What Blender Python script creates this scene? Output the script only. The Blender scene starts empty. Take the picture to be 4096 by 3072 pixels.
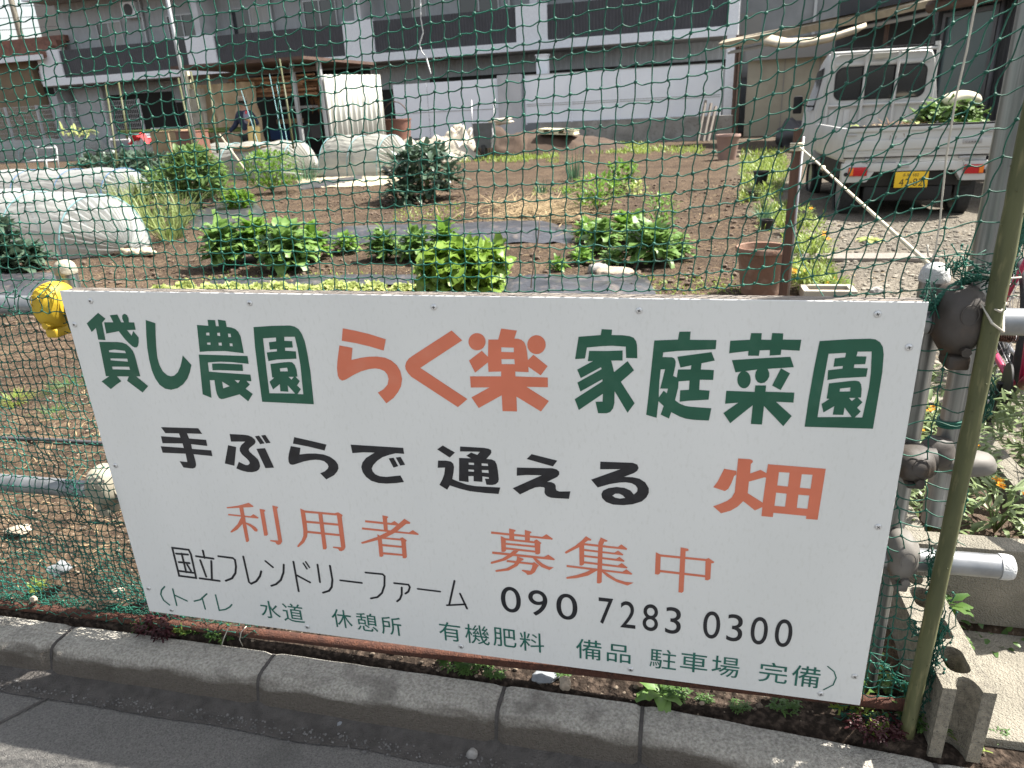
import bpy, bmesh, math, random
from mathutils import Vector, Matrix, Quaternion, noise
from mathutils.geometry import tessellate_polygon
R = random.Random(7)
SC = bpy.context.scene
COL = SC.collection
# ------------------------------------------------------------------ camera
CR = Matrix(((0.97298, 0.226435, -0.045136), (0.040786, -0.36097, -0.931685), (-0.227259, 0.90467, -0.360452)))
CP = Vector((1.40188, -1.325139, 1.252926))
cam = bpy.data.cameras.new('camera'); co = bpy.data.objects.new('camera', cam); COL.objects.link(co)
cr = Matrix((CR[0], -CR[1], -CR[2])).transposed().to_4x4()
co.matrix_world = Matrix.Translation(CP) @ cr
cam.sensor_width = 36; cam.lens = 36 * 2835 / 4096; cam.clip_start = .02; cam.clip_end = 500
cam.dof.use_dof = True; cam.dof.focus_distance = 1.72; cam.dof.aperture_fstop = 7.5
SC.camera = co
# ------------------------------------------------------------------ world, sun, exposure
SUN = Vector((.60, .30, 1.0)).normalized()
w = bpy.data.worlds.new('World'); SC.world = w; w.use_nodes = True
nt = w.node_tree; bg = nt.nodes['Background']
sk = nt.nodes.new('ShaderNodeTexSky'); sk.sky_type = 'NISHITA'; sk.sun_disc = False
sk.sun_elevation = math.asin(SUN.z); sk.sun_rotation = math.atan2(SUN.x, SUN.y); sk.air_density = 1.3; sk.dust_density = 2.5; sk.ozone_density = 1
hs_ = nt.nodes.new('ShaderNodeHueSaturation'); hs_.inputs['Saturation'].default_value = .38; nt.links.new(sk.outputs[0], hs_.inputs['Color']); nt.links.new(hs_.outputs[0], bg.inputs[0]); bg.inputs[1].default_value = .08
sl = bpy.data.lights.new('sun', 'SUN'); sl.energy = 4.6; sl.angle = math.radians(.5); sl.color = (1, .95, .87)
so = bpy.data.objects.new('sun', sl); COL.objects.link(so); so.rotation_euler = (-SUN).to_track_quat('-Z', 'Y').to_euler(); so.location = (4, 2, 12)
SC.view_settings.view_transform = 'Standard'; SC.view_settings.look = 'None'; SC.view_settings.gamma = 1
SC.view_settings.exposure = 1.75
SC.cycles.max_bounces = 8; SC.cycles.transparent_max_bounces = 16
# ------------------------------------------------------------------ helpers
PX = 4096 / 2212
def ray(px, py):
    return CR.transposed() @ Vector(((px * PX - 2048) / 2835, (py * PX - 1536) / 2835, 1))
def at(px, py, z=0.):
    d = ray(px, py); return CP + d * ((z - CP.z) / d.z)
def aty(px, py, y):
    d = ray(px, py); return CP + d * ((y - CP.y) / d.y)
def dep(p): return CR[2].dot(Vector(p) - CP)
FO = Vector((2.78, 27.9, 0)); FU = Vector((.9962, -.0872, 0)); FN = Vector((-.0872, -.9962, 0))
def fw(s, z, d): return FO + FU * s + FN * d + Vector((0, 0, z))
def fac(px, py, d):
    r = ray(px, py); o = FO + FN * d; k = (o - CP).dot(FN) / r.dot(FN); p = CP + r * k
    return (p - o).dot(FU), p.z
def mat(name, c1, c2=None, sc=6, rough=.8, bump=0, bsc=60, metal=0, c3=None, sc3=60, f3=.35, trans=0, spec=.4, alpha=1, stretch=None, det=6, em=0, lo=.35, hi=.65):
    m = bpy.data.materials.new(name); m.use_nodes = True; n = m.node_tree.nodes; L = m.node_tree.links
    b = n['Principled BSDF']; b.inputs['Roughness'].default_value = rough; b.inputs['Metallic'].default_value = metal
    b.inputs['Specular IOR Level'].default_value = spec
    b.inputs['Base Color'].default_value = (*c1, 1)
    tc = n.new('ShaderNodeTexCoord'); src = tc.outputs['Object']
    if stretch:
        mp = n.new('ShaderNodeMapping'); mp.inputs['Scale'].default_value = stretch; L.new(src, mp.inputs[0]); src = mp.outputs[0]
    last = None
    if c2:
        t = n.new('ShaderNodeTexNoise'); t.inputs['Scale'].default_value = sc; t.inputs['Detail'].default_value = det; L.new(src, t.inputs[0])
        r = n.new('ShaderNodeMapRange'); r.inputs[1].default_value = lo; r.inputs[2].default_value = hi; L.new(t.outputs[0], r.inputs[0])
        x = n.new('ShaderNodeMix'); x.data_type = 'RGBA'; x.inputs[6].default_value = (*c1, 1); x.inputs[7].default_value = (*c2, 1); L.new(r.outputs[0], x.inputs[0]); last = x.outputs[2]
    if c3:
        t = n.new('ShaderNodeTexNoise'); t.inputs['Scale'].default_value = sc3; t.inputs['Detail'].default_value = 3; L.new(src, t.inputs[0])
        r = n.new('ShaderNodeMapRange'); r.inputs[1].default_value = .55; r.inputs[2].default_value = .72; L.new(t.outputs[0], r.inputs[0])
        q = n.new('ShaderNodeMath'); q.operation = 'MULTIPLY'; q.inputs[1].default_value = f3; L.new(r.outputs[0], q.inputs[0])
        x = n.new('ShaderNodeMix'); x.data_type = 'RGBA'; L.new(q.outputs[0], x.inputs[0]); x.inputs[7].default_value = (*c3, 1)
        if last: L.new(last, x.inputs[6])
        else: x.inputs[6].default_value = (*c1, 1)
        last = x.outputs[2]
    if last: L.new(last, b.inputs['Base Color'])
    if bump:
        t = n.new('ShaderNodeTexNoise'); t.inputs['Scale'].default_value = bsc; t.inputs['Detail'].default_value = 5; L.new(src, t.inputs[0])
        u = n.new('ShaderNodeBump'); u.inputs['Strength'].default_value = min(1, bump); u.inputs['Distance'].default_value = .01 * max(1, bump); L.new(t.outputs[0], u.inputs['Height']); L.new(u.outputs[0], b.inputs['Normal'])
    if alpha < 1: b.inputs['Alpha'].default_value = alpha
    if trans:
        o = n['Material Output']; tr = n.new('ShaderNodeBsdfTranslucent'); mx = n.new('ShaderNodeMixShader'); mx.inputs[0].default_value = trans
        hs = n.new('ShaderNodeHueSaturation'); hs.inputs['Value'].default_value = 1.6
        if last: L.new(last, hs.inputs['Color'])
        else: hs.inputs['Color'].default_value = (*c1, 1)
        L.new(hs.outputs[0], tr.inputs[0]); L.new(b.outputs[0], mx.inputs[1]); L.new(tr.outputs[0], mx.inputs[2]); L.new(mx.outputs[0], o.inputs[0])
    return m
class MB:
    def __init__(s): s.v = []; s.f = []
    def add(s, vs, fs):
        k = len(s.v); s.v += [Vector(p) for p in vs]; s.f += [tuple(i + k for i in f) for f in fs]; return s
    def box(s, a, b, M=None):
        (x0, y0, z0), (x1, y1, z1) = a, b
        p = [Vector(q) for q in ((x0, y0, z0), (x1, y0, z0), (x1, y1, z0), (x0, y1, z0), (x0, y0, z1), (x1, y0, z1), (x1, y1, z1), (x0, y1, z1))]
        if M: p = [M @ q for q in p]
        return s.add(p, [(3, 2, 1, 0), (4, 5, 6, 7), (0, 1, 5, 4), (1, 2, 6, 5), (2, 3, 7, 6), (3, 0, 4, 7)])
    def bbox(s, a, b, bev=.01, M=None, seg=2):
        bm = bmesh.new(); bmesh.ops.create_cube(bm, size=1)
        for v in bm.verts: v.co = Vector([(a[i] + b[i]) / 2 + v.co[i] * (b[i] - a[i]) for i in range(3)])
        bmesh.ops.bevel(bm, geom=list(bm.edges), offset=bev, segments=seg, profile=.6, affect='EDGES')
        return s.bm(bm, M)
    def bm(s, bm, M=None):
        bm.verts.index_update(); vs = [M @ v.co if M else v.co.copy() for v in bm.verts]
        s.add(vs, [tuple(v.index for v in f.verts) for f in bm.faces]); bm.free(); return s
    def tube(s, pts, r, n=8, cap=True, r2=None, closed=False):
        pts = [Vector(p) for p in pts]; m = len(pts); k = len(s.v); up = Vector((.13, .31, .94)); rings = []
        prev = None
        for i, p in enumerate(pts):
            if closed: d = pts[(i + 1) % m] - pts[i - 1]
            else: d = pts[min(i + 1, m - 1)] - pts[max(i - 1, 0)]
            d.normalize()
            if prev is None:
                a = d.cross(up); 
                if a.length < .05: a = d.cross(Vector((1, 0, 0)))
            else: a = prev - d * prev.dot(d)
            a.normalize(); prev = a; b = d.cross(a)
            rr = r[i] if isinstance(r, (list, tuple)) else (r + (r2 - r) * i / max(1, m - 1) if r2 is not None else r)
            for j in range(n):
                t = 2 * math.pi * j / n; s.v.append(p + a * (math.cos(t) * rr) + b * (math.sin(t) * rr))
        for i in range(m if closed else m - 1):
            i2 = (i + 1) % m
            for j in range(n):
                j2 = (j + 1) % n; s.f.append((k + i * n + j, k + i * n + j2, k + i2 * n + j2, k + i2 * n + j))
        if cap and not closed:
            s.f.append(tuple(k + j for j in range(n))[::-1]); s.f.append(tuple(k + (m - 1) * n + j for j in range(n)))
        return s
    def lathe(s, prof, c=(0, 0, 0), n=24, M=None, cap=True):
        k = len(s.v); c = Vector(c)
        for r, z in prof:
            for j in range(n):
                t = 2 * math.pi * j / n; p = Vector((r * math.cos(t), r * math.sin(t), z)); p = M @ p if M else p; s.v.append(p + c)
        for i in range(len(prof) - 1):
            for j in range(n):
                j2 = (j + 1) % n; s.f.append((k + i * n + j, k + i * n + j2, k + (i + 1) * n + j2, k + (i + 1) * n + j))
        if cap: s.f.append(tuple(k + j for j in range(n))[::-1]); s.f.append(tuple(k + (len(prof) - 1) * n + j for j in range(n)))
        return s
    def lump(s, c, r, sub=1, amp=.25, seed=0, sq=(1, 1, 1), fr=1.5, M=None):
        bm = bmesh.new(); bmesh.ops.create_icosphere(bm, subdivisions=sub, radius=1)
        for v in bm.verts:
            q = v.co * (1 + amp * noise.noise(v.co * fr + Vector((seed * 3.1, seed * 1.7, 0))))
            q = Vector((q.x * sq[0], q.y * sq[1], q.z * sq[2])) * r
            v.co = (M @ q if M else q) + Vector(c)
        return s.bm(bm)
    def prism(s, poly, y0, y1, axis='y', M=None):
        n = len(poly); vs = []
        for d in (y0, y1):
            for a, b in poly: vs.append(Vector((a, d, b)) if axis == 'y' else Vector((d, a, b)) if axis == 'x' else Vector((a, b, d)))
        if M: vs = [M @ q for q in vs]
        k = len(s.v); s.v += vs
        s.f.append(tuple(k + i for i in range(n))); s.f.append(tuple(k + n + i for i in range(n))[::-1])
        for i in range(n):
            j = (i + 1) % n; s.f.append((k + j, k + i, k + n + i, k + n + j))
        return s
    def quad(s, *p): return s.add(p, [tuple(range(len(p)))])
    def leaf(s, b, d, up, L, W, bend=.5, seg=4, tip=.15, cup=.15, wav=0., petiole=.15, shape=.55):
        b = Vector(b); d = Vector(d).normalized(); side = d.cross(up)
        if side.length < .02: side = d.cross(Vector((1, .2, 0)))
        side.normalize(); k = len(s.v); p = b.copy(); q = d.copy(); st = L / seg
        for i in range(seg + 1):
            t = i / seg; wd = W * .5 * (math.sin(math.pi * min(1, max(0, (t - petiole) / (1 - petiole))) ** shape) * (1 - tip) + tip * .6)
            if t < petiole: wd = W * .06
            if i == seg: wd = W * .16
            nrm = side.cross(q); o = nrm * (cup * wd); wv = nrm * (wav * W * R.uniform(-1, 1)); wv2 = nrm * (wav * W * R.uniform(-1, 1))
            s.v += [p - side * wd + o + wv, p.copy(), p + side * wd + o + wv2]
            q = (q + Vector((0, 0, -bend / seg))).normalized(); p = p + q * st
        for i in range(seg):
            a = k + i * 3; s.f += [(a, a + 1, a + 4, a + 3), (a + 1, a + 2, a + 5, a + 4)]
        return s
    def build(s, name, m, parent=None, smooth=False, loc=None):
        me = bpy.data.meshes.new(name); off = Vector(loc) if loc else Vector()
        p = parent
        while p is not None: off = off + p.location if not loc else off; p = p.parent
        me.from_pydata([v - off for v in s.v], [], s.f); me.update()
        if m: me.materials.append(m)
        if smooth:
            for f in me.polygons: f.use_smooth = True
            if isinstance(smooth, float): me.set_sharp_from_angle(angle=math.radians(smooth))
        o = bpy.data.objects.new(name, me); COL.objects.link(o)
        if parent: o.parent = parent
        elif loc: o.location = loc
        return o
def tag(o, label, cat, group=None, kind=None):
    o['label'] = label; o['category'] = cat
    if group: o['group'] = group
    if kind: o['kind'] = kind
    return o
def thing(name, label, cat, loc=(0, 0, 0), group=None):
    o = bpy.data.objects.new(name, None); COL.objects.link(o); o.location = loc; o.empty_display_size = .1
    return tag(o, label, cat, group)
def struct(o): o['kind'] = 'structure'; return o
def glyph(ch):
    c = bpy.data.curves.new('t', 'FONT'); c.body = ch; o = bpy.data.objects.new('t', c); COL.objects.link(o)
    bpy.context.view_layer.update()
    m = bpy.data.meshes.new_from_object(o.evaluated_get(bpy.context.evaluated_depsgraph_get()))
    r = ([v.co.copy() for v in m.vertices], [tuple(p.vertices) for p in m.polygons])
    bpy.data.objects.remove(o); bpy.data.curves.remove(c); bpy.data.meshes.remove(m); return r
GC = {}
def put_glyph(mb, ch, cx, cz, wd, ht, fn, bold=0):
    if ch not in GC: GC[ch] = glyph(ch)
    vs, fs = GC[ch]
    if not vs: return
    x0 = min(v.x for v in vs); x1 = max(v.x for v in vs); y0 = min(v.y for v in vs); y1 = max(v.y for v in vs)
    mb.add([fn(cx + ((v.x - x0) / (x1 - x0) - .5) * wd, cz + ((v.y - y0) / (y1 - y0) - .5) * ht) for v in vs], fs)
def V(*a): return Vector(a)
def rnd(a, b): return R.uniform(a, b)
# ------------------------------------------------------------------ materials
MT = dict(
 white=mat('sign_white', (.695, .70, .685), (.625, .635, .62), 2.2, .42, c3=(.53, .535, .50), sc3=150, f3=.3, spec=.4, stretch=(1, 1, .45), lo=.3, hi=.7),
 green=mat('sign_green', (.009, .080, .047), (.013, .095, .058), 12, .30, c3=(.06, .14, .10), sc3=25, f3=.25),
 orange=mat('sign_orange', (.62, .175, .10), (.57, .16, .09), 12, .35, c3=(.62, .24, .16), sc3=20, f3=.3),
 black=mat('sign_black', (.008, .009, .013), (.016, .018, .024), 60, .35),
 teal=mat('sign_teal', (.012, .10, .075), (.02, .13, .10), 40, .4),
 galv=mat('galvanised', (.30, .31, .32), (.20, .21, .22), 18, .42, metal=.65, stretch=(1, 1, 1), c3=(.30, .30, .29), sc3=90, f3=.4),
 galvd=mat('galvanised_dull', (.34, .345, .34), (.12, .125, .125), 2.2, .40, metal=.75, stretch=(30, 30, .7), c3=(.42, .42, .41), sc3=5, f3=.5),
 rust=mat('rust', (.085, .033, .02), (.05, .021, .014), 40, .9, .6, 250, c3=(.17, .07, .04), sc3=120, f3=.5),
 wood=mat('old_wood', (.30, .265, .23), (.14, .12, .105), 30, .85, .5, 90, stretch=(1, 14, 14), c3=(.07, .055, .05), sc3=40, f3=.5),
 netd=mat('net_dark', (.006, .045, .034), (.010, .11, .08), 7, .6), net=mat('net_green', (.003, .05, .033), (.007, .105, .068), 9, .55, c3=(.015, .11, .085), sc3=14, f3=.6),
 yellow=mat('rubber_yellow', (.50, .34, .02), (.40, .265, .02), 14, .55, .08, 60, c3=(.45, .30, .04), sc3=30, f3=.3),
 grub=mat('rubber_grey', (.062, .055, .05), (.035, .028, .022), 14, .6, .10, 60, c3=(.12, .075, .045), sc3=18, f3=.4),
 lrub=mat('rubber_light_grey', (.17, .16, .145), (.11, .10, .088), 12, .65),
 brub=mat('rubber_beige', (.33, .305, .24), (.24, .22, .17), 14, .6, .08, 60, c3=(.25, .19, .14), sc3=20, f3=.4),
 capw=mat('plastic_white', (.48, .49, .49), (.38, .38, .38), 20, .5, .4, 180),
 capb=mat('plastic_aged', (.33, .305, .235), (.24, .22, .175), 20, .6, .3, 150),
 conc=mat('concrete', (.30, .325, .295), (.23, .22, .20), 7, .95, .8, 220, c3=(.12, .115, .10), sc3=260, f3=.55),
 concl=mat('concrete_light', (.29, .265, .215), (.20, .185, .15), 9, .95, 1.2, 220, c3=(.20, .18, .15), sc3=110, f3=.4),
 block=mat('block', (.29, .265, .21), (.185, .168, .135), 60, .97, 1.0, 260, c3=(.08, .075, .07), sc3=190, f3=.75),
 stake=mat('green_cane', (.10, .105, .045), (.06, .066, .028), 6, .6, stretch=(6, 6, 1), c3=(.25, .22, .11), sc3=20, f3=.4),
 wire=mat('wire', (.45, .42, .36), None, rough=.5, metal=.3),
 cord=mat('cord', (.62, .56, .43), (.5, .45, .34), 60, .8),
)
# ------------------------------------------------------------------ ground, road, kerb
def sm(a, b, x):
    t = max(0, min(1, (x - a) / (b - a))); return t * t * (3 - 2 * t)
def yb(x): return .008 - .07 * max(0, x - 1.36) - .006 * sm(.4, -.6, x)   # back line of the kerb
def gz(x, y):
    z = -.088 + .07 * sm(.03, .30, y) + .018 * sm(.3, 1.2, y)
    z = z + (-.098 - z) * sm(2.03, 2.07, x) * (1 - sm(.40, .46, y))
    z += .03 * sm(1.5, 1.95, x) * (1 - sm(1.96, 2.03, x)) * (1 - sm(.02, .2, y))
    z -= .16 * sm(.010, -.004, y - yb(x))
    z -= .055 * sm(2.6, 3.4, x) * sm(5.4, 7, y) * (1 - sm(12, 14, y))
    return z
def grav(x, y):   # share of gravel drive in the ground at a point
    e = 2.45 - .02 * y + .25 * noise.noise(V(x * .7, y * .7, 3))
    return sm(e - .25, e + .35, x) * (1 - .75 * sm(9.5, 13, y))
def gnoise(x, y):
    a = noise.noise(V(x * 1.3, y * 1.3, 0)) * .03 + noise.noise(V(x * 4.3, y * 4.3, 5)) * .02 + noise.noise(V(x * 13, y * 13, 9)) * .013 + noise.noise(V(x * 34, y * 34, 2)) * .005
    return a * (1 - sm(1.98, 2.05, x) * (1 - sm(.42, .5, y)))
def lines(*seg):
    o = []
    for a, b, st in seg:
        n = max(1, round((b - a) / st)); o += [a + (b - a) * i / n for i in range(n)]
    return o + [seg[-1][1]]
xs = lines((-60, -12, 3), (-12, -6, .3), (-6, -2.2, .09), (-2.2, 2.9, .045), (2.9, 5, .09), (5, 12, .5), (12, 60, 4))
ys = lines((-.14, .3, .02), (.3, 2.0, .04), (2.0, 5.5, .05), (5.5, 9, .1), (9, 20, .3), (20, 30, .5), (30, 140, 8))
vs = []; gw = []
for y in ys:
    for x in xs:
        k = .35 + .65 * sm(.1, .8, y); g = grav(x, y)
        vs.append(V(x, y, gz(x, y) + gnoise(x, y) * k * (1 - .55 * g) * (1 if y < 30 else 0))); gw.append(g)
nx = len(xs)
me = bpy.data.meshes.new('ground')
me.from_pydata(vs, [], [(j * nx + i, j * nx + i + 1, (j + 1) * nx + i + 1, (j + 1) * nx + i) for j in range(len(ys) - 1) for i in range(nx - 1)])
at_ = me.attributes.new('drive', 'FLOAT', 'POINT'); at_.data.foreach_set('value', gw)
for f in me.polygons: f.use_smooth = True
def ground_mat():
    m = bpy.data.materials.new('ground'); m.use_nodes = True; n = m.node_tree.nodes; L = m.node_tree.links; b = n['Principled BSDF']
    b.inputs['Roughness'].default_value = .97; b.inputs['Specular IOR Level'].default_value = .15
    tc = n.new('ShaderNodeTexCoord')
    def nz(sc, det=5):
        t = n.new('ShaderNodeTexNoise'); t.inputs['Scale'].default_value = sc; t.inputs['Detail'].default_value = det; L.new(tc.outputs['Object'], t.inputs[0]); return t.outputs[0]
    def rng(s, a, c, lo=0, hi=1):
        r = n.new('ShaderNodeMapRange'); r.inputs[1].default_value = a; r.inputs[2].default_value = c; r.inputs[3].default_value = lo; r.inputs[4].default_value = hi; L.new(s, r.inputs[0]); return r.outputs[0]
    def mix(f, a, c):
        x = n.new('ShaderNodeMix'); x.data_type = 'RGBA'
        if isinstance(f, float): x.inputs[0].default_value = f
        else: L.new(f, x.inputs[0])
        for i, q in ((6, a), (7, c)):
            if isinstance(q, tuple): x.inputs[i].default_value = (*q, 1)
            else: L.new(q, x.inputs[i])
        return x.outputs[2]
    soil = mix(rng(nz(1.7), .35, .65), (.046, .031, .020), (.112, .078, .050))
    soil = mix(rng(nz(26), .42, .6), soil, (.035, .024, .017))
    soil = mix(rng(nz(90, 3), .60, .70), soil, (.22, .17, .125))
    gr = mix(rng(nz(1.2), .35, .65), (.105, .093, .075), (.19, .168, .135))
    gr = mix(rng(nz(45), .45, .62), gr, (.065, .056, .045))
    gr = mix(rng(nz(120, 2), .58, .68), gr, (.29, .265, .225))
    a = n.new('ShaderNodeAttribute'); a.attribute_name = 'drive'
    d_ = n.new('ShaderNodeAttribute'); d_.attribute_name = 'strip_shade'; soil = mix(d_.outputs['Fac'], soil, mix(rng(nz(60), .45, .68), (.022, .016, .012), (.075, .055, .042)))
    col = mix(a.outputs['Fac'], soil, gr); L.new(col, b.inputs['Base Color'])
    u = n.new('ShaderNodeBump'); u.inputs['Strength'].default_value = .9; u.inputs['Distance'].default_value = .02; L.new(nz(70, 6), u.inputs['Height']); L.new(u.outputs[0], b.inputs['Normal'])
    return m
dm = me.attributes.new('strip_shade', 'FLOAT', 'POINT'); dm.data.foreach_set('value', [1 - sm(.06, .22, v.y) for v in vs])  # painted shade: soil colour darkened in the strip below the sign
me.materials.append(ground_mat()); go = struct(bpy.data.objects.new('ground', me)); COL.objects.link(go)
# road: concrete gutter slab along the kerb
def road_mat():
    return mat('road', (.235, .225, .21), (.11, .106, .10), 230, .95, 1.2, 300, c3=(.10, .097, .09), sc3=5, f3=.6, det=8, lo=.3, hi=.72)
m = MB(); rx = lines((-6, -1.2, .4), (-1.2, 2.6, .05), (2.6, 8, .5)); ry = lines((-9, -1, .5), (-1, -.108, .05))
m.v = [V(x, y, -.18 + .0025 * noise.noise(V(x * 3, y * 3, 0)) + .03 * sm(-.25, -1.2, y) * 0) for y in ry for x in rx]
n_ = len(rx); m.f = [(j * n_ + i, j * n_ + i + 1, (j + 1) * n_ + i + 1, (j + 1) * n_ + i) for j in range(len(ry) - 1) for i in range(n_ - 1)]
road = struct(m.build('road', road_mat()))
# thin dark joints in the slab and the mortar fillet at the foot of the kerb
MT['mortar'] = mat('mortar', (.085, .078, .072), (.055, .05, .046), 30, .95, .8, 200)
m = MB()
for a, b_ in ((V(-.20, -.135), V(-.37, -.42)), (V(1.03, -.135), V(.86, -.46))):
    d = (b_ - a).normalized(); p = V(-d.y, d.x) * .004
    for i in range(8):
        q0 = a + (b_ - a) * i / 8; q1 = a + (b_ - a) * (i + 1) / 8
        m.quad((q0 + p).to_3d() + V(0, 0, -.1755), (q0 - p).to_3d() + V(0, 0, -.1755), (q1 - p).to_3d() + V(0, 0, -.1755), (q1 + p).to_3d() + V(0, 0, -.1755))
struct(m.build('road_joint', MT['mortar']))
m = MB(); N = 120
for i in range(N + 1):
    x = -2 + 5.2 * i / N; y = yb(x); j = .006 * noise.noise(V(x * 5, 1, 1))
    m.v += [V(x, y - .100, -.158), V(x, y - .122 + j, -.169), V(x, y - .150 + j * 1.5, -.1735), V(x, y - .185 + 2 * j, -.1765)]
m.f = [(i * 4 + k, i * 4 + k + 1, i * 4 + k + 5, i * 4 + k + 4) for i in range(N) for k in range(3)]
struct(m.build('mortar_strip', MT['mortar'], smooth=True))
def kerb_mat():
    m = mat('kerb', (.54, .51, .45), (.25, .235, .205), 150, .95, 1.3, 260, c3=(.115, .105, .092), sc3=9, f3=.6, det=10, lo=.3, hi=.72); n = m.node_tree.nodes; L = m.node_tree.links
    b = n['Principled BSDF']; prev = b.inputs['Base Color'].links[0].from_socket
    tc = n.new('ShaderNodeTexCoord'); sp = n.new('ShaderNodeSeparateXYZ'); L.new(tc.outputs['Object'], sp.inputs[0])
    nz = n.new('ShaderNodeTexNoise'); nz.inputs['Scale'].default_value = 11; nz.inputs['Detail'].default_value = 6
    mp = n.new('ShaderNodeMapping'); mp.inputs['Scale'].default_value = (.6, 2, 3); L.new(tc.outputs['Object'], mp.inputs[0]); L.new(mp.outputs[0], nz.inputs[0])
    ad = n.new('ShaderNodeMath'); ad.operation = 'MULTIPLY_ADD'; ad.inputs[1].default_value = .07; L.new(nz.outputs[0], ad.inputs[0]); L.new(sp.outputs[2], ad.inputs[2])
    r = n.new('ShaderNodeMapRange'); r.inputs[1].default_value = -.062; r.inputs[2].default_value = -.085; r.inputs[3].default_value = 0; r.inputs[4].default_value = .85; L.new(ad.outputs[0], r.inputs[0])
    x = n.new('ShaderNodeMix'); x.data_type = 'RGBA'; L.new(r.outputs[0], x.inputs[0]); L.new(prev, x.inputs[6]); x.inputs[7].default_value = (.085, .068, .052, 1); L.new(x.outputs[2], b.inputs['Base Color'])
    return m
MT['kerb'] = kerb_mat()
KL = ['leftmost kerb stone, mostly cut off by the photo edge, with lit net pattern on top', 'long kerb stone below the bottom left corner of the sign', 'long kerb stone below the middle of the sign', 'short cut kerb stone left of the straight joint, below the phone number', 'kerb stone at the right with rounded shadows falling on it', 'sunlit kerb stone in front of the hollow block, cut off at bottom right']
jx = [-.93, -.283, .367, 1.011, 1.352, 1.972, 2.6]
def kprof(x):
    y = yb(x); return [(y, -.30), (y, -.094), (y - .004, -.089), (y - .066, -.0895), (y - .084, -.0925), (y - .094, -.101), (y - .100, -.116), (y - .108, -.150), (y - .114, -.172), (y - .12, -.30)]
for i in range(6):
    x0 = jx[i] + .0045; x1 = jx[i + 1] - .0045; m = MB(); n = 28; P = len(kprof(0))
    for k in range(n + 1):
        t = k / n; x = x0 + (x1 - x0) * t; ed = min(x - x0, x1 - x) ; rr = .006 * (1 - sm(0, .014, ed))
        for j, (y, z) in enumerate(kprof(x)):
            b_ = .0022 * noise.noise(V(x * 14, y * 14 + z * 20, i)) ; m.v.append(V(x, y + (rr if j > 3 else 0) + b_ * (j > 2), z - (rr if 0 < j < 7 else 0) + b_ * (0 < j < 6)))
    m.f = [(k * P + j, k * P + j + 1, (k + 1) * P + j + 1, (k + 1) * P + j) for k in range(n) for j in range(P - 1)]
    m.f += [tuple(range(P))[::-1], tuple(n * P + j for j in range(P))]
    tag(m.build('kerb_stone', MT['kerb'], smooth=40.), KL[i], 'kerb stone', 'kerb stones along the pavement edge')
m = MB()
for x in jx[1:-1]:
    m.prism([(y + .006 if j > 2 else y, z - .004) for j, (y, z) in enumerate(kprof(x))], x - .0044, x + .0044, 'x')
struct(m.build('kerb_mortar', MT['mortar']))
# grit along the gutter
m = MB()
MT['grit'] = mat('grit', (.07, .068, .066), (.17, .165, .16), 40, .9)
for i in range(1700):
    x = rnd(-.75, 2.2); c = .5 + .5 * noise.noise(V(x * 2.2, 7, 0)); 
    if rnd(0, 1) > c: continue
    y = yb(x) - .165 + R.gauss(0, .012); r = rnd(.0012, .0035) * (1.6 if rnd(0, 1) > .93 else 1)
    m.lump((x, y, -.1745 + r * .3), r, 1, .5, i, (1, 1, .8))
tag(m.build('grit', MT['grit']), 'dark loose grit lying in the gutter along the kerb foot', 'grit', kind='stuff')
MT['stone'] = mat('stone', (.30, .29, .27), (.20, .19, .18), 14, .9, .5, 120)
MT['stoneb'] = mat('stone_blue', (.22, .235, .25), (.16, .17, .18), 20, .85, .4, 120)
MT['stonet'] = mat('stone_tan', (.37, .31, .24), (.27, .22, .17), 16, .9, .5, 120)
def stone(x, y, z, r, sq, seed, m, label, name='stone', rot=0):
    b = MB().lump((0, 0, 0), r, 3, .45, seed, sq, M=Matrix.Rotation(rot, 3, 'Z')); 
    o = b.build(name, m, smooth=50.); o.location = (x, y, z); return tag(o, label, 'stone', 'loose stones')
P = at(1020, 1630, -.17); stone(P.x, P.y, -.168, .013, (1, .9, .9), 3, MT['stone'], 'round grey pebble in the gutter below the middle of the sign')
P = at(733, 1563, -.17); stone(P.x, P.y, -.172, .007, (1, 1, .8), 4, MT['stoneb'], 'small bluish pebble in the gutter, left of the round grey pebble')
P = at(945, 1620, -.17); 
P = at(1176, 1466, -.08); stone(P.x, P.y + .004, -.078, .03, (1.2, .7, .45), 8, MT['stoneb'], 'flat blue grey stone under the sign beside the tan stone', rot=.4)
P = at(1221, 1480, -.08); stone(P.x, P.y, -.075, .018, (.8, .8, 1), 12, MT['stonet'], 'tan upright stone under the sign right of the flat blue stone')
P = at(2058, 1594, -.08); stone(P.x, P.y + .01, -.07, .024, (1, .7, .9), 15, MT['stoneb'], 'dark blue grey stone at the foot of the hollow concrete block')
P = at(244, 540 + 1210 - 400, -.05)
P = at(450 * .1, 1155, -.02); stone(P.x, P.y, 0., .03, (1.3, .9, .35), 21, MT['stonet'], 'flat tan stone on the soil behind the net, at the left photo edge')
P = at(136, 1246, -.03); stone(P.x, P.y, .0, .028, (1.1, .7, .8), 23, MT['stoneb'], 'blue grey broken stone lying behind the net left of the sign', rot=.7)
P = at(255, 1283, -.04); stone(P.x, P.y, -.035, .02, (1, .8, .7), 27, MT['stonet'], 'pale stone behind the net close to the sign corner')
P = at(75, 1300, -.05); stone(P.x, P.y, -.04, .012, (1, .8, .7), 29, MT['stonet'], 'small orange tan stone just behind the rusty pipe')
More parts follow.
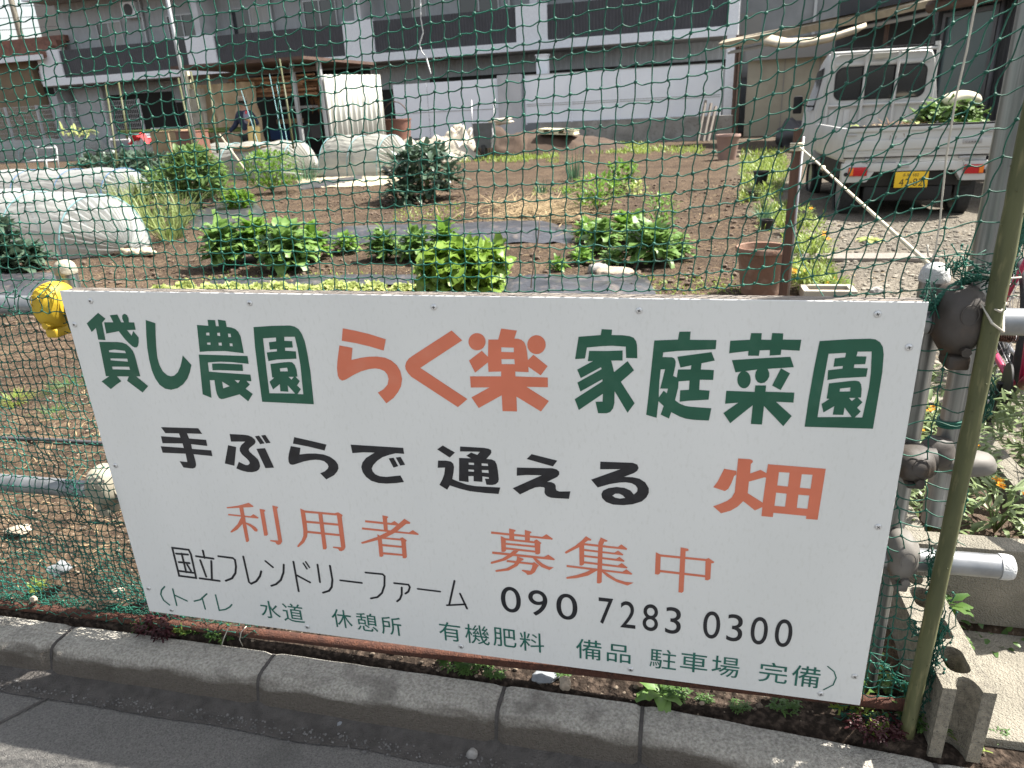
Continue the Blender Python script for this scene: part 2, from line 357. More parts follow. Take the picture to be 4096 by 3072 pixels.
# pebbles and clods in the soil
m = MB()
for i in range(1900):
    if i < 1500: x = rnd(-1.7, .35); y = rnd(.05, 1.6)
    else: x = rnd(.2, 2.1); y = rnd(.0, .14)
    r = .002 + .006 * rnd(0, 1) ** 3; m.lump((x, y, gz(x, y) + gnoise(x, y) * .6 + r * .5 + .004), r, 1, .5, i, (1, .9, .7))
tag(m.build('pebbles', mat('pebbles', (.22, .175, .13), (.09, .07, .052), 9, .95, lo=.42, hi=.58)), 'small pale pebbles and crumbs strewn over the soil near the sign', 'pebbles', kind='stuff')
m = MB()
for i in range(8500):
    x = rnd(2.1, 5.0); y = 2.2 + 5.0 * rnd(0, 1) ** 1.6
    if rnd(0, 1) > grav(x, y) * .9 + .06: continue
    r = .006 + .018 * rnd(0, 1) ** 4; m.lump((x, y, gz(x, y) + gnoise(x, y) * .5 + r * .25), r, 1, .5, i, (1.1, 1, .55), M=Matrix.Rotation(rnd(0, 6), 3, 'Z'))
tag(m.build('gravel', mat('gravel', (.24, .215, .175), (.11, .098, .08), 7, .95, lo=.42, hi=.58)), 'grey and tan gravel scattered over the drive behind the net', 'gravel', kind='stuff')
m = MB()
for i in range(7000):
    x = rnd(-6, 2.4); y = 2.4 + 9 * rnd(0, 1) ** 1.5; r = .004 + .026 * rnd(0, 1) ** 3
    m.lump((x, y, gz(x, y) + gnoise(x, y) * .8 + r * .3), r, 1, .6, i, (1, 1, .7))
tag(m.build('clods', mat('clods', (.075, .052, .037), (.13, .095, .07), 3, .98)), 'brown crumbly clods over the tilled vegetable beds', 'soil clods', kind='stuff')
# ------------------------------------------------------------------ sign board
GL = """G green 貸
O 92.1,858.9 108.3,845.2 95.7,835.2 92.6,792.8 72.7,793.6 74.8,822.2 60.1,811.9 52.6,832.7
O 101.9,836.4 127.4,836.9 122.7,853.7 143.7,855.9 148.9,837.4 156.6,837.6 154.4,846.2 156.2,853.3 161.2,857.3 165.7,857.6 169.9,854.2 171.7,847.8 169.9,837.9 184,837.8 183.5,820.3 159.2,819 168.2,805.5 176,817.2 186.3,801.4 183.1,790.1 178.9,781.4 174.1,777.3 168.2,777.3 161.7,780.9 154.3,788.6 146.6,798.3 136.1,815.8 99.7,809
O 73.4,788 124.6,789.1 137.8,788.1 148.5,784.1 156.7,776.1 161.5,766.9 163.4,757.6 164.2,705.1 152.5,704.6 179.6,680.9 159.3,663.6 123.9,691.9 131.7,703.3 98.2,702.4 106.9,690.2 89,680 70.9,668.2 50.2,687.4 76.2,701.8 66.5,701.4
H 94.4,767.8 111.6,770.2 139.4,767.9 140.3,762 93.8,763
H 93.1,747.5 140.2,748.4 140.1,741 92.1,742.7
H 91.3,726.9 139.8,728.3 140.2,720.6 91.1,720
G green し
O 216.9,844.4 240.5,837.3 233.4,807.2 227.9,780.9 223.9,754.3 224.8,735.5 230.3,719.6 239.8,710.7 249.5,708.6 258.9,711 270.6,719.8 280.7,734.3 287.7,747.8 293.7,761.6 311.5,739.1 302.8,721.1 292.3,704.5 277,689.6 259.8,679.3 240.8,674.3 225,676.3 212.5,685.4 204.7,700.9 200.4,721.1 200.2,748.1 202.9,777.5 208.8,809.2
G green 農
O 348.6,835.7 377.6,834.3 378.6,848.3 397.6,847.9 396.7,834 404.1,833.9 404.8,849.3 423.7,847.1 423.9,832.8 434.3,831.9 444,828.8 450.7,822.1 454.2,810.6 454.1,772.1 407.4,775.9 361.6,774 340.9,771.6
H 368.2,818 376.3,818.6 375.5,811.6 366.8,811.9
H 396.1,818.4 403.3,818.9 402.8,810.9 395.3,811.8
H 423.2,817.3 430,817.2 430,809.3 422.9,809
H 364.8,794.4 374,795.2 373,789.5 364.3,789.9
H 394.6,795.4 402.7,795.5 401.9,788.5 393.7,788.8
H 422.4,794.6 429.9,794.5 429.4,787.7 422.1,787.9
O 336.8,765.1 374.9,765.5 462.1,765.9 461.4,747.2 416.9,749.8 389.6,749.8 356.2,746.8 354.1,724.4 386.8,723.1 460.5,721.2 459.8,705.2 447.1,705.5 454.3,696.9 441.2,686.2 456.9,673.9 441.6,654.9 422.4,671.4 378,657.9 371.5,656.9 365.9,659.6 362.6,669 362.2,681.5 363.8,703.8 351.4,703.3 345.8,659 324.3,666.7
H 383.3,701.3 400.7,690.5 382.5,684.3
H 416.7,706.3 430.7,706.2 424.6,698.8
O 366.6,744.3 387.2,745.6 444.9,745.2 443.6,729.4 382.1,729.2 364.5,728.2
G green 園
O 490.7,834 537.2,837.9 580.1,839.6 591,837.6 599.9,831.8 605.8,821.4 610,804.1 611.7,775.9 612.3,736.2 607.9,656.1 477.6,655.6 481.5,729.6 485.1,785.5
H 509.3,808.7 541.6,811.4 540.4,802.6 522.2,800 521.1,782.9 538.9,784.8 537.9,779.3 512.1,775.8 512.6,755.6 534.3,760 583,763.7 584.5,780.7 558.4,781.3 559.2,788.3 578.7,789.5 579.4,804.2 560.8,804.3 562,813.5 587.8,814.5 589.7,788.7 590.1,749.1 585.6,679.2 571.3,678.9 581.6,691.5 573.7,700 582.2,710.8 573.4,721.1 578.2,721.3 578.8,737.6 576.4,748.6 571,754.6 563.9,755.5 550.7,754.2 516.2,748.9 514.6,716.6 519.7,716.4 505.9,705.9 511.4,687.5 531,701.5 529.2,683.8 549.1,683.6 550.4,699.3 565.3,680 500.2,677.7 504,739
H 537.8,739.3 556.4,741.6 556.8,733 537.5,732.1
H 555.9,719.8 568.9,720.4 562.3,713.2
G orange ら
O 704.4,836.4 731.6,831.9 763.7,825.1 800.1,814.5 792.2,789.2 760.2,797.7 730.8,803.8 698,808.4
O 691.1,797.7 721.1,793 714.6,765.4 738.7,771.4 757.3,774.3 775.5,775.2 793.3,773.3 807.5,767.2 818.4,757.2 825.1,744 827.2,726.2 822.9,709.4 814.5,695.3 802.3,680.9 784.2,667.3 767.1,691.8 781.7,700.6 792.1,711.8 795.9,724.8 794.1,735.3 788.2,742.9 778.1,747 767.6,748 753.7,746.1 734.6,740.2 718.1,732.6 694.5,719.1 686.3,716.4 679.8,719.7 677,727.5 677.8,745.9 682.5,767.3
G orange く
O 947.2,837.5 968.5,816.9 871,753.1 970.4,686.5 947.7,666.8 848.5,732.3 841.9,740.2 837.6,749 837.3,756.4 840.8,765.4 847.5,773.3 857.8,780.6
G orange 楽
O 1052.2,844.1 1084.7,840.6 1078.3,823.6 1086.5,823.6 1093.3,821.4 1098.8,816.6 1102.1,807.5 1103.7,795.7 1104.8,778.8 1116.6,790.6 1145.1,767.2 1130.1,746.8 1105.1,764.3 1105.2,752.6 1077.3,752.9 1077.1,742.3 1144.6,742.5 1144.4,721.3 1099.5,720.3 1145.6,691 1128.2,666.4 1077.2,697.5 1077.1,663.7 1045.7,663 1045.9,699 993.9,667.2 979.5,690.9 1020.4,715.4 979.7,713.3 979.6,738.4 1046.9,741.2 1047.5,751.9 1020.2,750 1020.4,770.9 991.2,747.1 979.8,773.2 1008.7,795.7 1021.1,782.8 1024.1,820.1 1044.9,820.8
H 1050.4,804.4 1076.7,804.3 1076.1,794.5 1049.9,794.5
H 1049.1,778.9 1076.4,779.8 1077.1,768.9 1049.4,768.1
O 1018.1,815.4 1017.2,810.6 1015.1,806 1012,802.1 1008,799 1003.5,797 998.7,796.2 994,796.7 989.6,798.4 986,801.3 983.4,805.1 981.9,809.5 981.6,814.3 982.5,819.2 984.7,823.7 987.8,827.6 991.8,830.6 996.3,832.6 1001.1,833.3 1005.8,832.8 1010,831.1 1013.6,828.3 1016.2,824.5 1017.8,820.1
O 1142.4,812.7 1141.7,807.6 1139.6,802.7 1136.5,798.4 1132.5,795.1 1127.9,792.9 1122.9,792.1 1118,792.6 1113.5,794.5 1109.6,797.6 1106.8,801.6 1105,806.4 1104.6,811.6 1105.4,816.8 1107.5,821.7 1110.7,825.9 1114.7,829.1 1119.3,831.2 1124.2,832.1 1129.1,831.5 1133.6,829.7 1137.4,826.6 1140.2,822.6 1142,817.9
G green 家
O 1254,847.7 1274.1,847.1 1273.2,836.3 1293.6,836.4 1308.4,834.9 1315.8,831.6 1320.6,825 1322.5,816.5 1323.4,790.2 1301.8,790.1 1300.9,813.3 1274.8,814.4 1255.7,813.1 1224.9,809.3 1220.9,786.1 1201.2,784.3 1208.6,831 1252.2,835.7
O 1229.4,802.4 1263.9,803.2 1294.9,805.3 1295,784.5 1272.9,783.7 1278.6,759.6 1304.8,783.6 1317.6,765 1292.1,739.6 1319.9,694.8 1306.1,673.3 1279.8,719.4 1279.7,693.6 1277,681.1 1271.4,673.1 1264.3,669.9 1246.8,669.1 1241.6,694.2 1255.9,695.1 1256.6,712.3 1207.4,674 1199.2,697.7 1255.7,739.1 1255.4,743.5 1211.1,715 1205.1,734.2 1253.9,765 1252.9,769.1 1212.1,744.1 1205.1,762.1 1237,781.4 1226.6,780.7
G green 庭
O 1401.3,846.3 1422,846.9 1421.3,830.7 1469.9,831.6 1469.4,813.4 1397.9,807.5 1372.6,803.8 1371.6,794.3 1389.2,794.4 1393.9,792.4 1396.6,786 1396.4,777.4 1392.9,756.3 1400,753.2 1401.6,769.8 1425.7,771 1426.3,779.4 1406.1,774 1399.4,796 1462.1,807.3 1469.1,790.7 1445.1,784.2 1444.1,771.6 1468.6,771.2 1468.2,751 1443.4,750.4 1443.4,729.3 1462.9,728.5 1461.9,709.6 1423.2,705.3 1407.3,702.4 1407.4,726.9 1424,728.4 1424.3,747.8 1403.6,745.3 1403.4,732.5 1398.4,705.3 1407.4,698.5 1418.3,694.3 1429.1,692.9 1468.2,691.7 1464.9,665.2 1435.8,665.1 1420.8,666.8 1408.5,670.7 1392,679.3 1388,665.1 1371.6,672.9 1376.8,691.7 1366.4,701.7 1363.9,665.4 1343.2,670.9 1346.1,704.5 1350.2,761.1 1354.9,827.4 1399.3,830.5
H 1368.8,768.8 1377,769.4 1373.4,750.3 1369,728.7 1384,729.1 1381.9,719.2 1375.9,724.5 1366.9,709.7 1366.6,720.5 1367.1,744.2
G green 菜
O 1530.9,846.7 1549.7,847.2 1549.7,834.6 1567.2,834.6 1567.8,847.8 1587.2,847.7 1587.4,835.7 1619.4,836.3 1618.3,815 1586.5,816 1586.3,805.9 1566.9,803.8 1566.6,814.7 1548.6,813.5 1547.9,802.7 1528.6,802.4 1528.6,811.7 1494.4,806 1494.7,830.9 1529.8,833.8
O 1500.3,792.6 1557.5,798.7 1603.6,802.7 1611.4,782.6 1565.5,777.4 1569.3,769.1 1569.6,762 1566.7,754.6 1562.1,749.6 1555.8,747.9 1549.9,749.9 1546,755.4 1544.1,762.5 1544.8,770.5 1547.3,775.4 1508.2,768.1
O 1536.9,754.5 1536.8,749.9 1535.9,745.6 1534.2,741.8 1531.9,738.9 1529.1,736.9 1525.9,736.2 1522.7,736.7 1519.6,738.3 1516.9,741 1514.7,744.6 1513.2,748.9 1512.5,753.5 1512.6,758.1 1513.5,762.4 1515.2,766.1 1517.5,769 1520.4,770.9 1523.5,771.6 1526.6,771.1 1529.7,769.5 1532.4,766.8 1534.6,763.2 1536.1,759
O 1589,779.5 1605.8,770.1 1592.2,735.7 1576.2,744.3
O 1545.9,743.3 1565.5,744 1565.4,731.2 1617.1,731.7 1617.3,711.3 1585.9,711.5 1616.8,683.5 1603.4,661.3 1564.9,701.7 1564.3,662.5 1543.8,662.6 1544.4,702.3 1505.3,661.9 1491.3,682.8 1517.6,706.2 1493.2,702.6 1493.9,729.8 1545.8,729.9
G green 園
O 1650.8,834.7 1700.7,839.6 1734.6,841.5 1743.9,840.3 1751.7,835.3 1757.4,826.6 1760.8,812.4 1762.9,779.1 1762.5,726.2 1761.7,665.5 1641.8,662.4 1643.3,717.1 1646.6,780.8
H 1668.6,810.8 1697.9,813.5 1697.3,804.8 1680.1,802.3 1679.7,785.9 1695.6,788.1 1695.3,782.8 1671.3,778.9 1672.1,759.4 1692,763.8 1737.3,768.7 1737.7,785.2 1714.2,784.9 1714.5,791.7 1732.5,793.1 1732.8,807.6 1715.9,807.5 1717.1,816.4 1740.3,817.5 1743.9,778.4 1744.5,747.4 1740.7,687.2 1727.6,686.9 1736.5,699.1 1729.4,706.5 1737.1,718.1 1728.1,727.1 1733.5,727.3 1732.7,743.7 1730.3,753.8 1726.3,759.1 1719.4,760.3 1710.1,759.1 1675.5,752.9 1674.7,722.2 1679.8,722.1 1667,711 1672.1,693.9 1689.8,707.7 1688.8,690.3 1707.3,690.7 1707.7,705.9 1722.2,687.3 1662.7,683.6 1663.7,721.3
H 1695.6,743.6 1713.1,746.6 1713.5,738.7 1695.5,737.4
H 1713.1,725.5 1724.4,726.1 1718.7,719.3
G black 手
O 187.1,574.3 291.4,577.5 299,563.2 256.6,561.9 259.2,548.4 306.2,547.8 305.7,531.5 261.1,533.5 260.8,520.5 314,520.2 313.7,504.8 261.7,506.3 262.6,485.2 261.6,475.9 257.7,469.3 249.8,466.1 241.8,466.1 223.8,467.2 216.9,483.9 238.7,483 239.4,506 173.7,504.2 172.9,521.8 238.2,521.7 237.5,533.7 180.2,530.6 180.6,549.6 235.3,549.2 234.1,560.5 195.5,558.8
G black ぶ
O 363.7,537.5 384.7,534 369.1,482.7 344,487
O 374.5,567.6 410.3,568.1 423.6,567.2 433.3,563.4 439.2,557.2 440.3,551.3 436.4,545.2 426.8,538.6 419.7,532.9 417.2,528.2 419.2,523.1 429.4,513.4 436.9,505.6 439.7,496.8 439.5,486.2 435.3,478.3 427.3,472.3 414.4,468.7 402.1,468.3 387.2,470.7 373,475.8 383.8,494.5 392.8,490.3 401.2,486.8 407.5,487.6 413.1,492.5 412.6,497.8 407.8,504.3 396.4,515.5 392.8,523.6 394,531.9 400.1,540.5 412.3,550.2 373.8,547.7
O 438.9,532.9 462.2,536.4 476.6,485.8 453.1,482.7
O 441.3,566 452.8,568.4 463.4,549 451.4,546
O 458.4,569.1 469.7,571.3 479.6,551.4 467.5,549.4
G black ら
O 544.1,570.4 587.3,563.1 623.8,556.5 616.6,540.8 574.9,548.5 537.9,553.3
O 531.2,546.4 555.6,543.5 550.3,525.9 571.9,529.8 592.2,531.3 612,530.3 627.9,525.5 639.8,516.7 645.3,506.9 645.1,496.7 640.5,487.8 630.7,477.5 609.3,464.7 596,480 608.6,486.1 617.3,493.7 620.4,499.9 618.4,506.6 611,512.9 601.3,515.1 589.6,515.1 575.8,512.9 558.2,508.2 532.7,498.5 526.5,497 520.7,498.5 518.3,504.4 519.3,514.8 523.2,527.1
G black で
O 684.5,560.5 811.9,560.9 812.7,546.1 792,546 775.6,540.7 758.9,533.7 744.9,523.6 733.8,511.9 729.1,503.1 730.1,495.6 735.7,488.4 746.5,484.1 762.6,483.7 797.7,490.2 804.5,474 785,469.4 760.5,466 741.1,466.1 723.7,470.4 711.9,479.7 705.2,491.1 703.2,504.5 707.7,516.6 718.3,529.1 741,544.1 713.6,543 685.9,539
O 773.9,531.8 786.1,534.5 794.9,513.8 783.1,509.2
O 791.4,535.4 803.2,537.9 812.1,518.7 800,515.5
G black 通
O 905.8,573.1 932.6,557.7 919.6,544.5 892,562.6
O 891.6,534.9 910.1,536.2 921.4,534.6 926.7,529.4 927.6,520.8 925.5,508.4 921.2,490.9 935.5,485.4 954.7,479.5 974,477.4 1031.1,478.6 1026.4,462 994.1,461.9 960.1,463.4 937.5,467.7 914.1,474.2 906.9,462.6 889.4,473.4 897.9,488.5 903.1,501.3 906.7,518.7 889.2,516.8
O 945.7,573.4 999.3,573.7 1010.3,572.2 1015.6,569.2 1015.7,563.3 1012.6,558 1003.4,547.1 1015.1,546.8 1022.8,543.4 1026.2,535.1 1027.9,521.5 1029,499.1 1027.1,492 1021.2,486.2 1013,483.4 999.9,483.1 997.4,498.1 1006.4,498.3 1006.3,502.3 991.8,503.4 990.9,489.5 970.9,489.5 971.5,502.7 959.6,501.4 959,486.4 936.7,487.8 941.5,545.2 969,546 958.3,551.6 969.8,560.3 983.8,555.6 990,563.7 944.5,561.4
H 962.1,535.2 974.7,535.6 974.6,529.9 962.4,530
H 991.9,535.7 1005.9,535.7 1006.7,530.1 992,529.8
H 960.6,518.4 973.5,518.4 973.2,513.3 960.3,513.2
H 991.5,519.2 1006.4,520 1006.8,512.8 991.4,513
G black え
O 1104.6,566 1160,554.5 1150.3,539.9 1093.7,553.5
O 1071.1,531.2 1149.2,535.4 1158.3,533.3 1163.5,528.6 1163.8,521.9 1159.4,515.6 1136.6,501.4 1145.3,501.6 1152.2,498.8 1155.1,493.9 1155.4,486.2 1157.1,482 1163.2,479.9 1186.9,482.3 1183.6,463.7 1156.7,462.9 1144.3,463 1136.7,465.5 1132.1,469.4 1130,475.3 1131.1,485.8 1128,487.7 1120.3,487.9 1109.3,485.2 1098.2,479.2 1075.2,465.2 1059.4,479.3 1125.3,516.6 1091.8,514.8 1069.8,511
G black る
O 1251.3,558.8 1318.1,561 1327.6,557.7 1330.5,549.9 1327.8,543 1320.8,537 1300.7,526.7 1318.6,527.3 1332.9,524.9 1344.9,517.2 1352.3,504.2 1352.6,493.2 1348.1,481.8 1338.7,471.2 1319.7,462.5 1300.3,458.7 1278.4,458.1 1263.6,463 1255,472.1 1253.5,481.8 1257.4,490.6 1268.4,497.1 1285.4,501.3 1302.3,500.5 1314.3,495.4 1321.9,486.4 1328.7,493.9 1329.1,502.2 1324.9,508.7 1316.5,513 1304.5,514.2 1290.1,512.2 1270.8,507 1245.7,496.8 1231.8,514.6 1293.6,544.4 1250.9,540.8
H 1276.5,479.6 1283.1,485.2 1291.5,485.7 1298.8,482.4 1304,476.5 1292.9,473.8 1283.1,475.2
G orange 畑
O 1500.1,561 1523.8,558.1 1524.3,550.3 1520.2,546.1 1515.7,528.6 1510.9,516.2 1504.5,510.3 1481.3,517.2 1488.7,530.3
O 1525.3,586.1 1548.2,586 1552.7,584 1553.7,580.3 1550.1,575.1 1550.3,554.2 1569.5,564 1580.9,557.3 1582.3,577.5 1688.9,575.4 1685.9,460.3 1664,460.3 1664,467 1601.3,468.5 1601.2,458.3 1579.2,458.6 1579.3,479.7 1565.6,470.6 1541.6,490 1531.5,476.4 1518.6,465.6 1500.2,457.6 1483.5,472.8 1497.3,480 1510.4,488 1518.9,496.8 1523.7,509.3 1524.2,529.3
H 1549.2,535.8 1577.3,547.5 1581.2,547.5 1579.2,490.1 1548.9,509.3
H 1604.1,561.7 1624.1,561.8 1623.7,530.7 1603.4,531.6
H 1646.6,560.4 1666.3,560.5 1665.8,529.3 1645.9,530
H 1602.6,515.3 1622.7,514.4 1622.3,484.5 1602.1,484.7
H 1644.6,514.2 1665,513.9 1664.6,483.6 1644.4,483.8
G orange 利
O 321.5,363.3 354.2,370.3 370.9,375.8 387.6,382 399.2,373.7 398.2,370.9 323.4,360
O 322.6,344.2 385,343.5 394.6,350.3 407.3,341.7 405.2,338.6 321.7,339.9
O 358.1,368 369.5,369.1 366.7,270.7 361.5,265.7 356.8,266
O 360,341.7 367.1,338.3 356.2,317.2 339.7,300.6 321.5,289.7 317.1,290.1 319.2,293.6 342.8,315.8
O 366.8,324.4 380.5,320.9 393.1,312.8 397.7,306 396.4,301.5 392.3,299.5 388.1,300.7 379.9,311.4 367.2,319.6
O 414.9,367.5 429.1,365.9 430,362.3 425.9,359.9 424.2,294.4 419.9,290.4 412.8,290
O 452.1,380.3 466.8,378 466.9,374.7 463.2,372.2 460.8,278 454.6,269.2 447.7,266.5 442.5,269.2 441.2,273.2 426.7,275.7 428,278.8 450.1,279.5
G orange 用
O 527.1,379 538.4,374.3 538,341.8 536.2,312.7 532.2,299 521.8,281.8 503.9,265.9 500.2,266.5 501.1,270.2 515,286.5 522.4,300.6 525.1,316.8
O 617.8,374.1 626.7,377.5 637.8,370.9 634.6,365.5 632.3,280.5 627.4,271.9 619.3,267 614,267.8 611.5,272.9 597.7,274.8 599.2,278.2 620.5,278.6 622.4,369.4
O 537.2,374.2 623.8,373.9 623,368.2 536.7,368.2
O 537.4,345.7 622.1,345.7 622,339.8 536.9,339.6
O 536.4,316.9 621,316.2 620.6,310.4 535.3,310.5
O 573.8,372.5 584.2,372.2 581.4,272.2 577.2,267.5 570.4,267.2
G orange 者
O 740.3,380.2 754,378.3 754.3,375 751.2,372.5 749.4,338.5 739.6,338.8
O 694.4,362.1 760.9,361.3 769.3,367.7 779.4,360.1 774.2,355.5 693.7,356.4
O 683.6,341.1 802.7,339.7 813.2,347.1 827.2,337.6 825.3,334.9 682.9,335.6
O 795,376 809,367.3 807.5,363.4 798.2,362.5 769.8,336.8 744.5,320.8 719.5,309.6 679.2,294.8 675.1,296.5 676.4,299 720.6,318.8 758.7,342 784.7,366.2
O 721.1,326.6 731.4,319.9 729.5,266.1 724.5,262.4 719.1,263.1
O 778.7,321.8 784.8,324.3 795,316.9 791.7,312.1 790.3,269.6 785.6,265.4 779.2,265.7 780.3,314.8
O 731.3,319.4 780.8,320 780.8,314.8 730.8,314.7
O 730.7,299.9 780.3,299.8 780,294.6 729.9,293.8
O 730.3,276.5 779.7,277.1 779.6,271.8 729.6,270.6
G orange 募
O 1003.5,362.9 1121.6,360.9 1131.3,369 1145.9,358.4 1144,355.6 1003.2,356.9
O 1046.1,375.3 1060.7,372.6 1061,369.4 1057.3,367.2 1056.9,347.5 1045.3,346.9
O 1082.3,375.1 1097,371.9 1097.4,368.7 1093.7,366.8 1092.7,347.7 1081.8,347.7
O 1025.6,353.2 1036.9,347.8 1036.1,315 1031.3,310.8 1025.2,310.7
O 1103.2,349.4 1108.7,353 1119.3,344.6 1116.6,340.4 1115.6,316.9 1110.5,313 1104.5,313.5
O 1036.4,348.3 1105.7,347.3 1105.5,342.2 1036.1,342.9
O 1036.3,336.3 1105.3,335.9 1105.1,330.8 1036.1,331.1
O 1035.7,324.1 1104.8,322.6 1104.7,317.5 1035.5,318.6
O 1003.1,309.2 1123.9,308.2 1134.5,315.4 1149.2,305 1147.1,302 1002.8,303
O 1053.4,317.5 1066.1,317.7 1052.8,303.1 1033.4,288.6 1000.4,275.1 997.2,276.6 999.3,280.6 1025.6,292.3 1042.3,305.6
O 1095.1,306.4 1106.7,301.6 1120.7,289.5 1133.6,283.4 1145.8,282.7 1136,274.2 1117.8,280 1106.4,290.9
O 1037,289.9 1097.1,288.9 1101.2,291.8 1112.2,283.3 1108.9,279.9 1101.5,264.2 1093.3,257 1084,254.6 1079.7,260 1070.5,265.1 1072.5,267.5 1091,266.6 1095.3,275.8 1096.9,283.7 1035.9,284.3
O 1061.5,302.6 1075.9,298.1 1076.2,294.5 1070.8,291.4 1060.9,276.4 1040.1,261.5 1010.1,254.1 1006.9,256.5 1010.3,259.4 1035,267.1 1053.1,280.1 1060.3,293.2
G orange 集
O 1219.8,372.9 1231.7,366 1230.4,362.4 1224.2,362.3 1215.4,354.1 1203.9,342.5 1174.5,322.3 1172,324.7 1173.3,327.9 1196.4,346.1 1210.4,360.9
O 1204.5,344.1 1215.6,354.1 1215.1,299.1 1209.8,294.5 1204.7,294.8
O 1252.2,373.2 1267,366.9 1266.3,363.9 1260.2,363.3 1256.5,354.1 1254.3,255.3 1248.9,251.3 1243.4,252.1 1247,358.9
O 1215.6,354.7 1289.7,352.8 1297,360.3 1309.8,350.7 1308.6,347.3 1215.6,349.1
O 1215.5,339.4 1281.7,337 1290.1,343.5 1301.7,334.9 1300.5,332.1 1215.4,334.3
O 1215.4,323.6 1285.8,321.6 1293.2,327.7 1304.8,318.5 1303.1,315.9 1215.3,318.6
O 1215.2,306.9 1290.1,304.9 1298.2,312.1 1311.4,302.1 1310,299.2 1215.2,301.5
O 1175.5,292.6 1300.2,289.4 1308.8,297 1321.8,286.9 1320.1,284 1175.4,287.1
O 1233.8,289.2 1246.5,287.7 1223.6,269.8 1197.9,259.9 1175.9,255.1 1173.3,257.5 1175.9,260.3 1198,268.2 1218.5,278.3
O 1252.8,285.5 1261.6,285 1286.7,268.5 1306.7,263.4 1325.1,263.6 1311.8,254.1 1286.8,260.9 1266.6,272.1
G orange 中
O 1371,348.5 1381.5,343.3 1381.7,295.1 1377.5,291 1370.7,291.4
O 1475.2,342.5 1481.3,346 1493.6,337.5 1491.9,334.4 1487.3,333.3 1487.6,293.4 1482.6,289 1476.7,289.7
O 1380.7,343.8 1476.3,343.2 1475.9,337.7 1380.9,338.3
O 1381.4,303.9 1476.8,301.7 1476.6,296.1 1381.6,298
O 1422.6,366.5 1438,364.5 1439.7,361.6 1438.2,359.1 1433.3,358 1433.1,254 1429.7,249.9 1422.4,250.2
G black 国立フレンドリーファーム
S 6.0 130.1,223.1 179.5,222.3 183,209.5 181.1,134.2 129.1,134.8 130.1,223.1
S 5.9 139.1,205.9 172.3,206.9
S 6.0 140.6,179.5 170.2,180.2
S 6.0 134.4,150.9 174.6,150.2
S 6.0 154.8,206.3 154.7,151
S 6.0 164,173 169.7,157.5
S 5.9 222.2,222.9 222,203.5
S 5.8 198.6,204.5 247.2,202.8
S 6.0 207.5,191.8 213.2,144.2
S 5.9 240.3,193.3 229.6,138.3
S 5.9 193.3,134.7 250.2,133.9
S 5.8 266.6,212.2 307.3,211.4 312.6,206.2 311.3,185.8 305.1,164.6 291.4,146.9 271.9,137.1
S 5.8 339.4,218.2 340,141.4 345.4,136.6 362.4,146.5 376.5,164.2 382.6,178.5
S 5.5 402.5,212.2 418.6,197.6
S 5.6 452.2,206.9 447.3,184.1 435.9,160.2 419.2,144.5 405.4,138.2
S 5.5 481.5,219.1 481,132
S 5.4 482.7,180.8 517.1,163.2
S 4.7 509.4,218 515.7,204.7
S 4.5 516.8,223.2 523.4,209.6
S 5.4 547.8,218.1 546.4,168.2
S 5.5 581.9,218.7 582.3,178.4 576.8,155.6 567.7,143.2 551.1,135.7
S 5.2 605.2,179.5 660.6,179
S 5.1 677.4,211.5 721.2,212.1 725.6,207 721.8,178.5 712.5,155.4 699,141.3 681.8,135.4
S 5.1 750,189.4 785.6,189.6 788.6,182.6 783.4,169 775.9,162.8
S 5.1 767.1,177.7 765,157.9 758.9,143.9 751.1,136.3
S 4.8 810,180.2 864.8,179.6
S 5.0 904.6,214.3 886,143.6
S 4.9 881,141.6 926.2,150.3
S 5.0 916.5,179 930.2,139.7
G teal (トイレ
S 4.4 72.6,92.1 60.2,79.9 53.9,64.5 58.3,45.6 72.8,32.9
S 4.4 97.6,87.1 96.6,35.1
S 4.4 100.9,67.3 133,54.2
S 4.3 201.5,85.4 177.7,64 157.8,56.5
S 4.3 184.5,69.7 185.5,35.1
S 4.2 228.8,85.1 229,35.8 249,41.5 264.6,51.8 271.7,59.9
G teal )
S 2.8 1744.4,96.7 1758,85 1763.9,69.1 1760,48.5 1743,32.3"""
sign = thing('sign_board', 'large white farm sign with green, orange and black Japanese lettering on the pipe rail', 'sign', (.91, .012, 0))
MB().bbox((0, 0, 0), (1.82, .003, .91), .001, seg=1).build('panel', MT['white'], sign)
fr = MB(); fr.box((.004, .0035, .866), (1.816, .040, .908)).box((.004, .0035, .002), (1.816, .030, .032)).box((.004, .0035, .0325), (.034, .030, .8655)).box((1.786, .0035, .0325), (1.816, .030, .8655)).box((.895, .0035, .0325), (.925, .030, .8655))
fr.build('wooden_frame', MT['wood'], sign)
def ytext(k): return -.0006 - .00004 * k
LT = []; CNT = {'国立フレンドリーファーム': [6, 5, 1, 1, 2, 4, 2, 1, 1, 2, 1, 3], '(トイレ': [1, 2, 2, 1]}
for ln in GL.strip().split('\n'):
    q = ln.split(' ')
    if q[0] == 'G':
        cur = (q[1], MB(), [0]); LT.append(cur); poly = None; cnt = list(CNT.get(q[2], [])); left = cnt.pop(0) if cnt else 99; continue
    if q[0] == 'S' and left == 0:
        cur = (cur[0], MB(), [0]); LT.append(cur); left = cnt.pop(0)
    left -= q[0] == 'S'
    if q[0] in 'OH':
        pts = [V(*map(float, a.split(','))).to_3d() / 1000 for a in q[1:]]
        if q[0] == 'O': poly = [pts]; cur[2].append(poly)
        else: poly.append(pts)
    else:
        wd = float(q[1]) / 2000; pts = [V(*map(float, a.split(','))) / 1000 for a in q[2:]]; cur[2].append(('S', wd, pts))
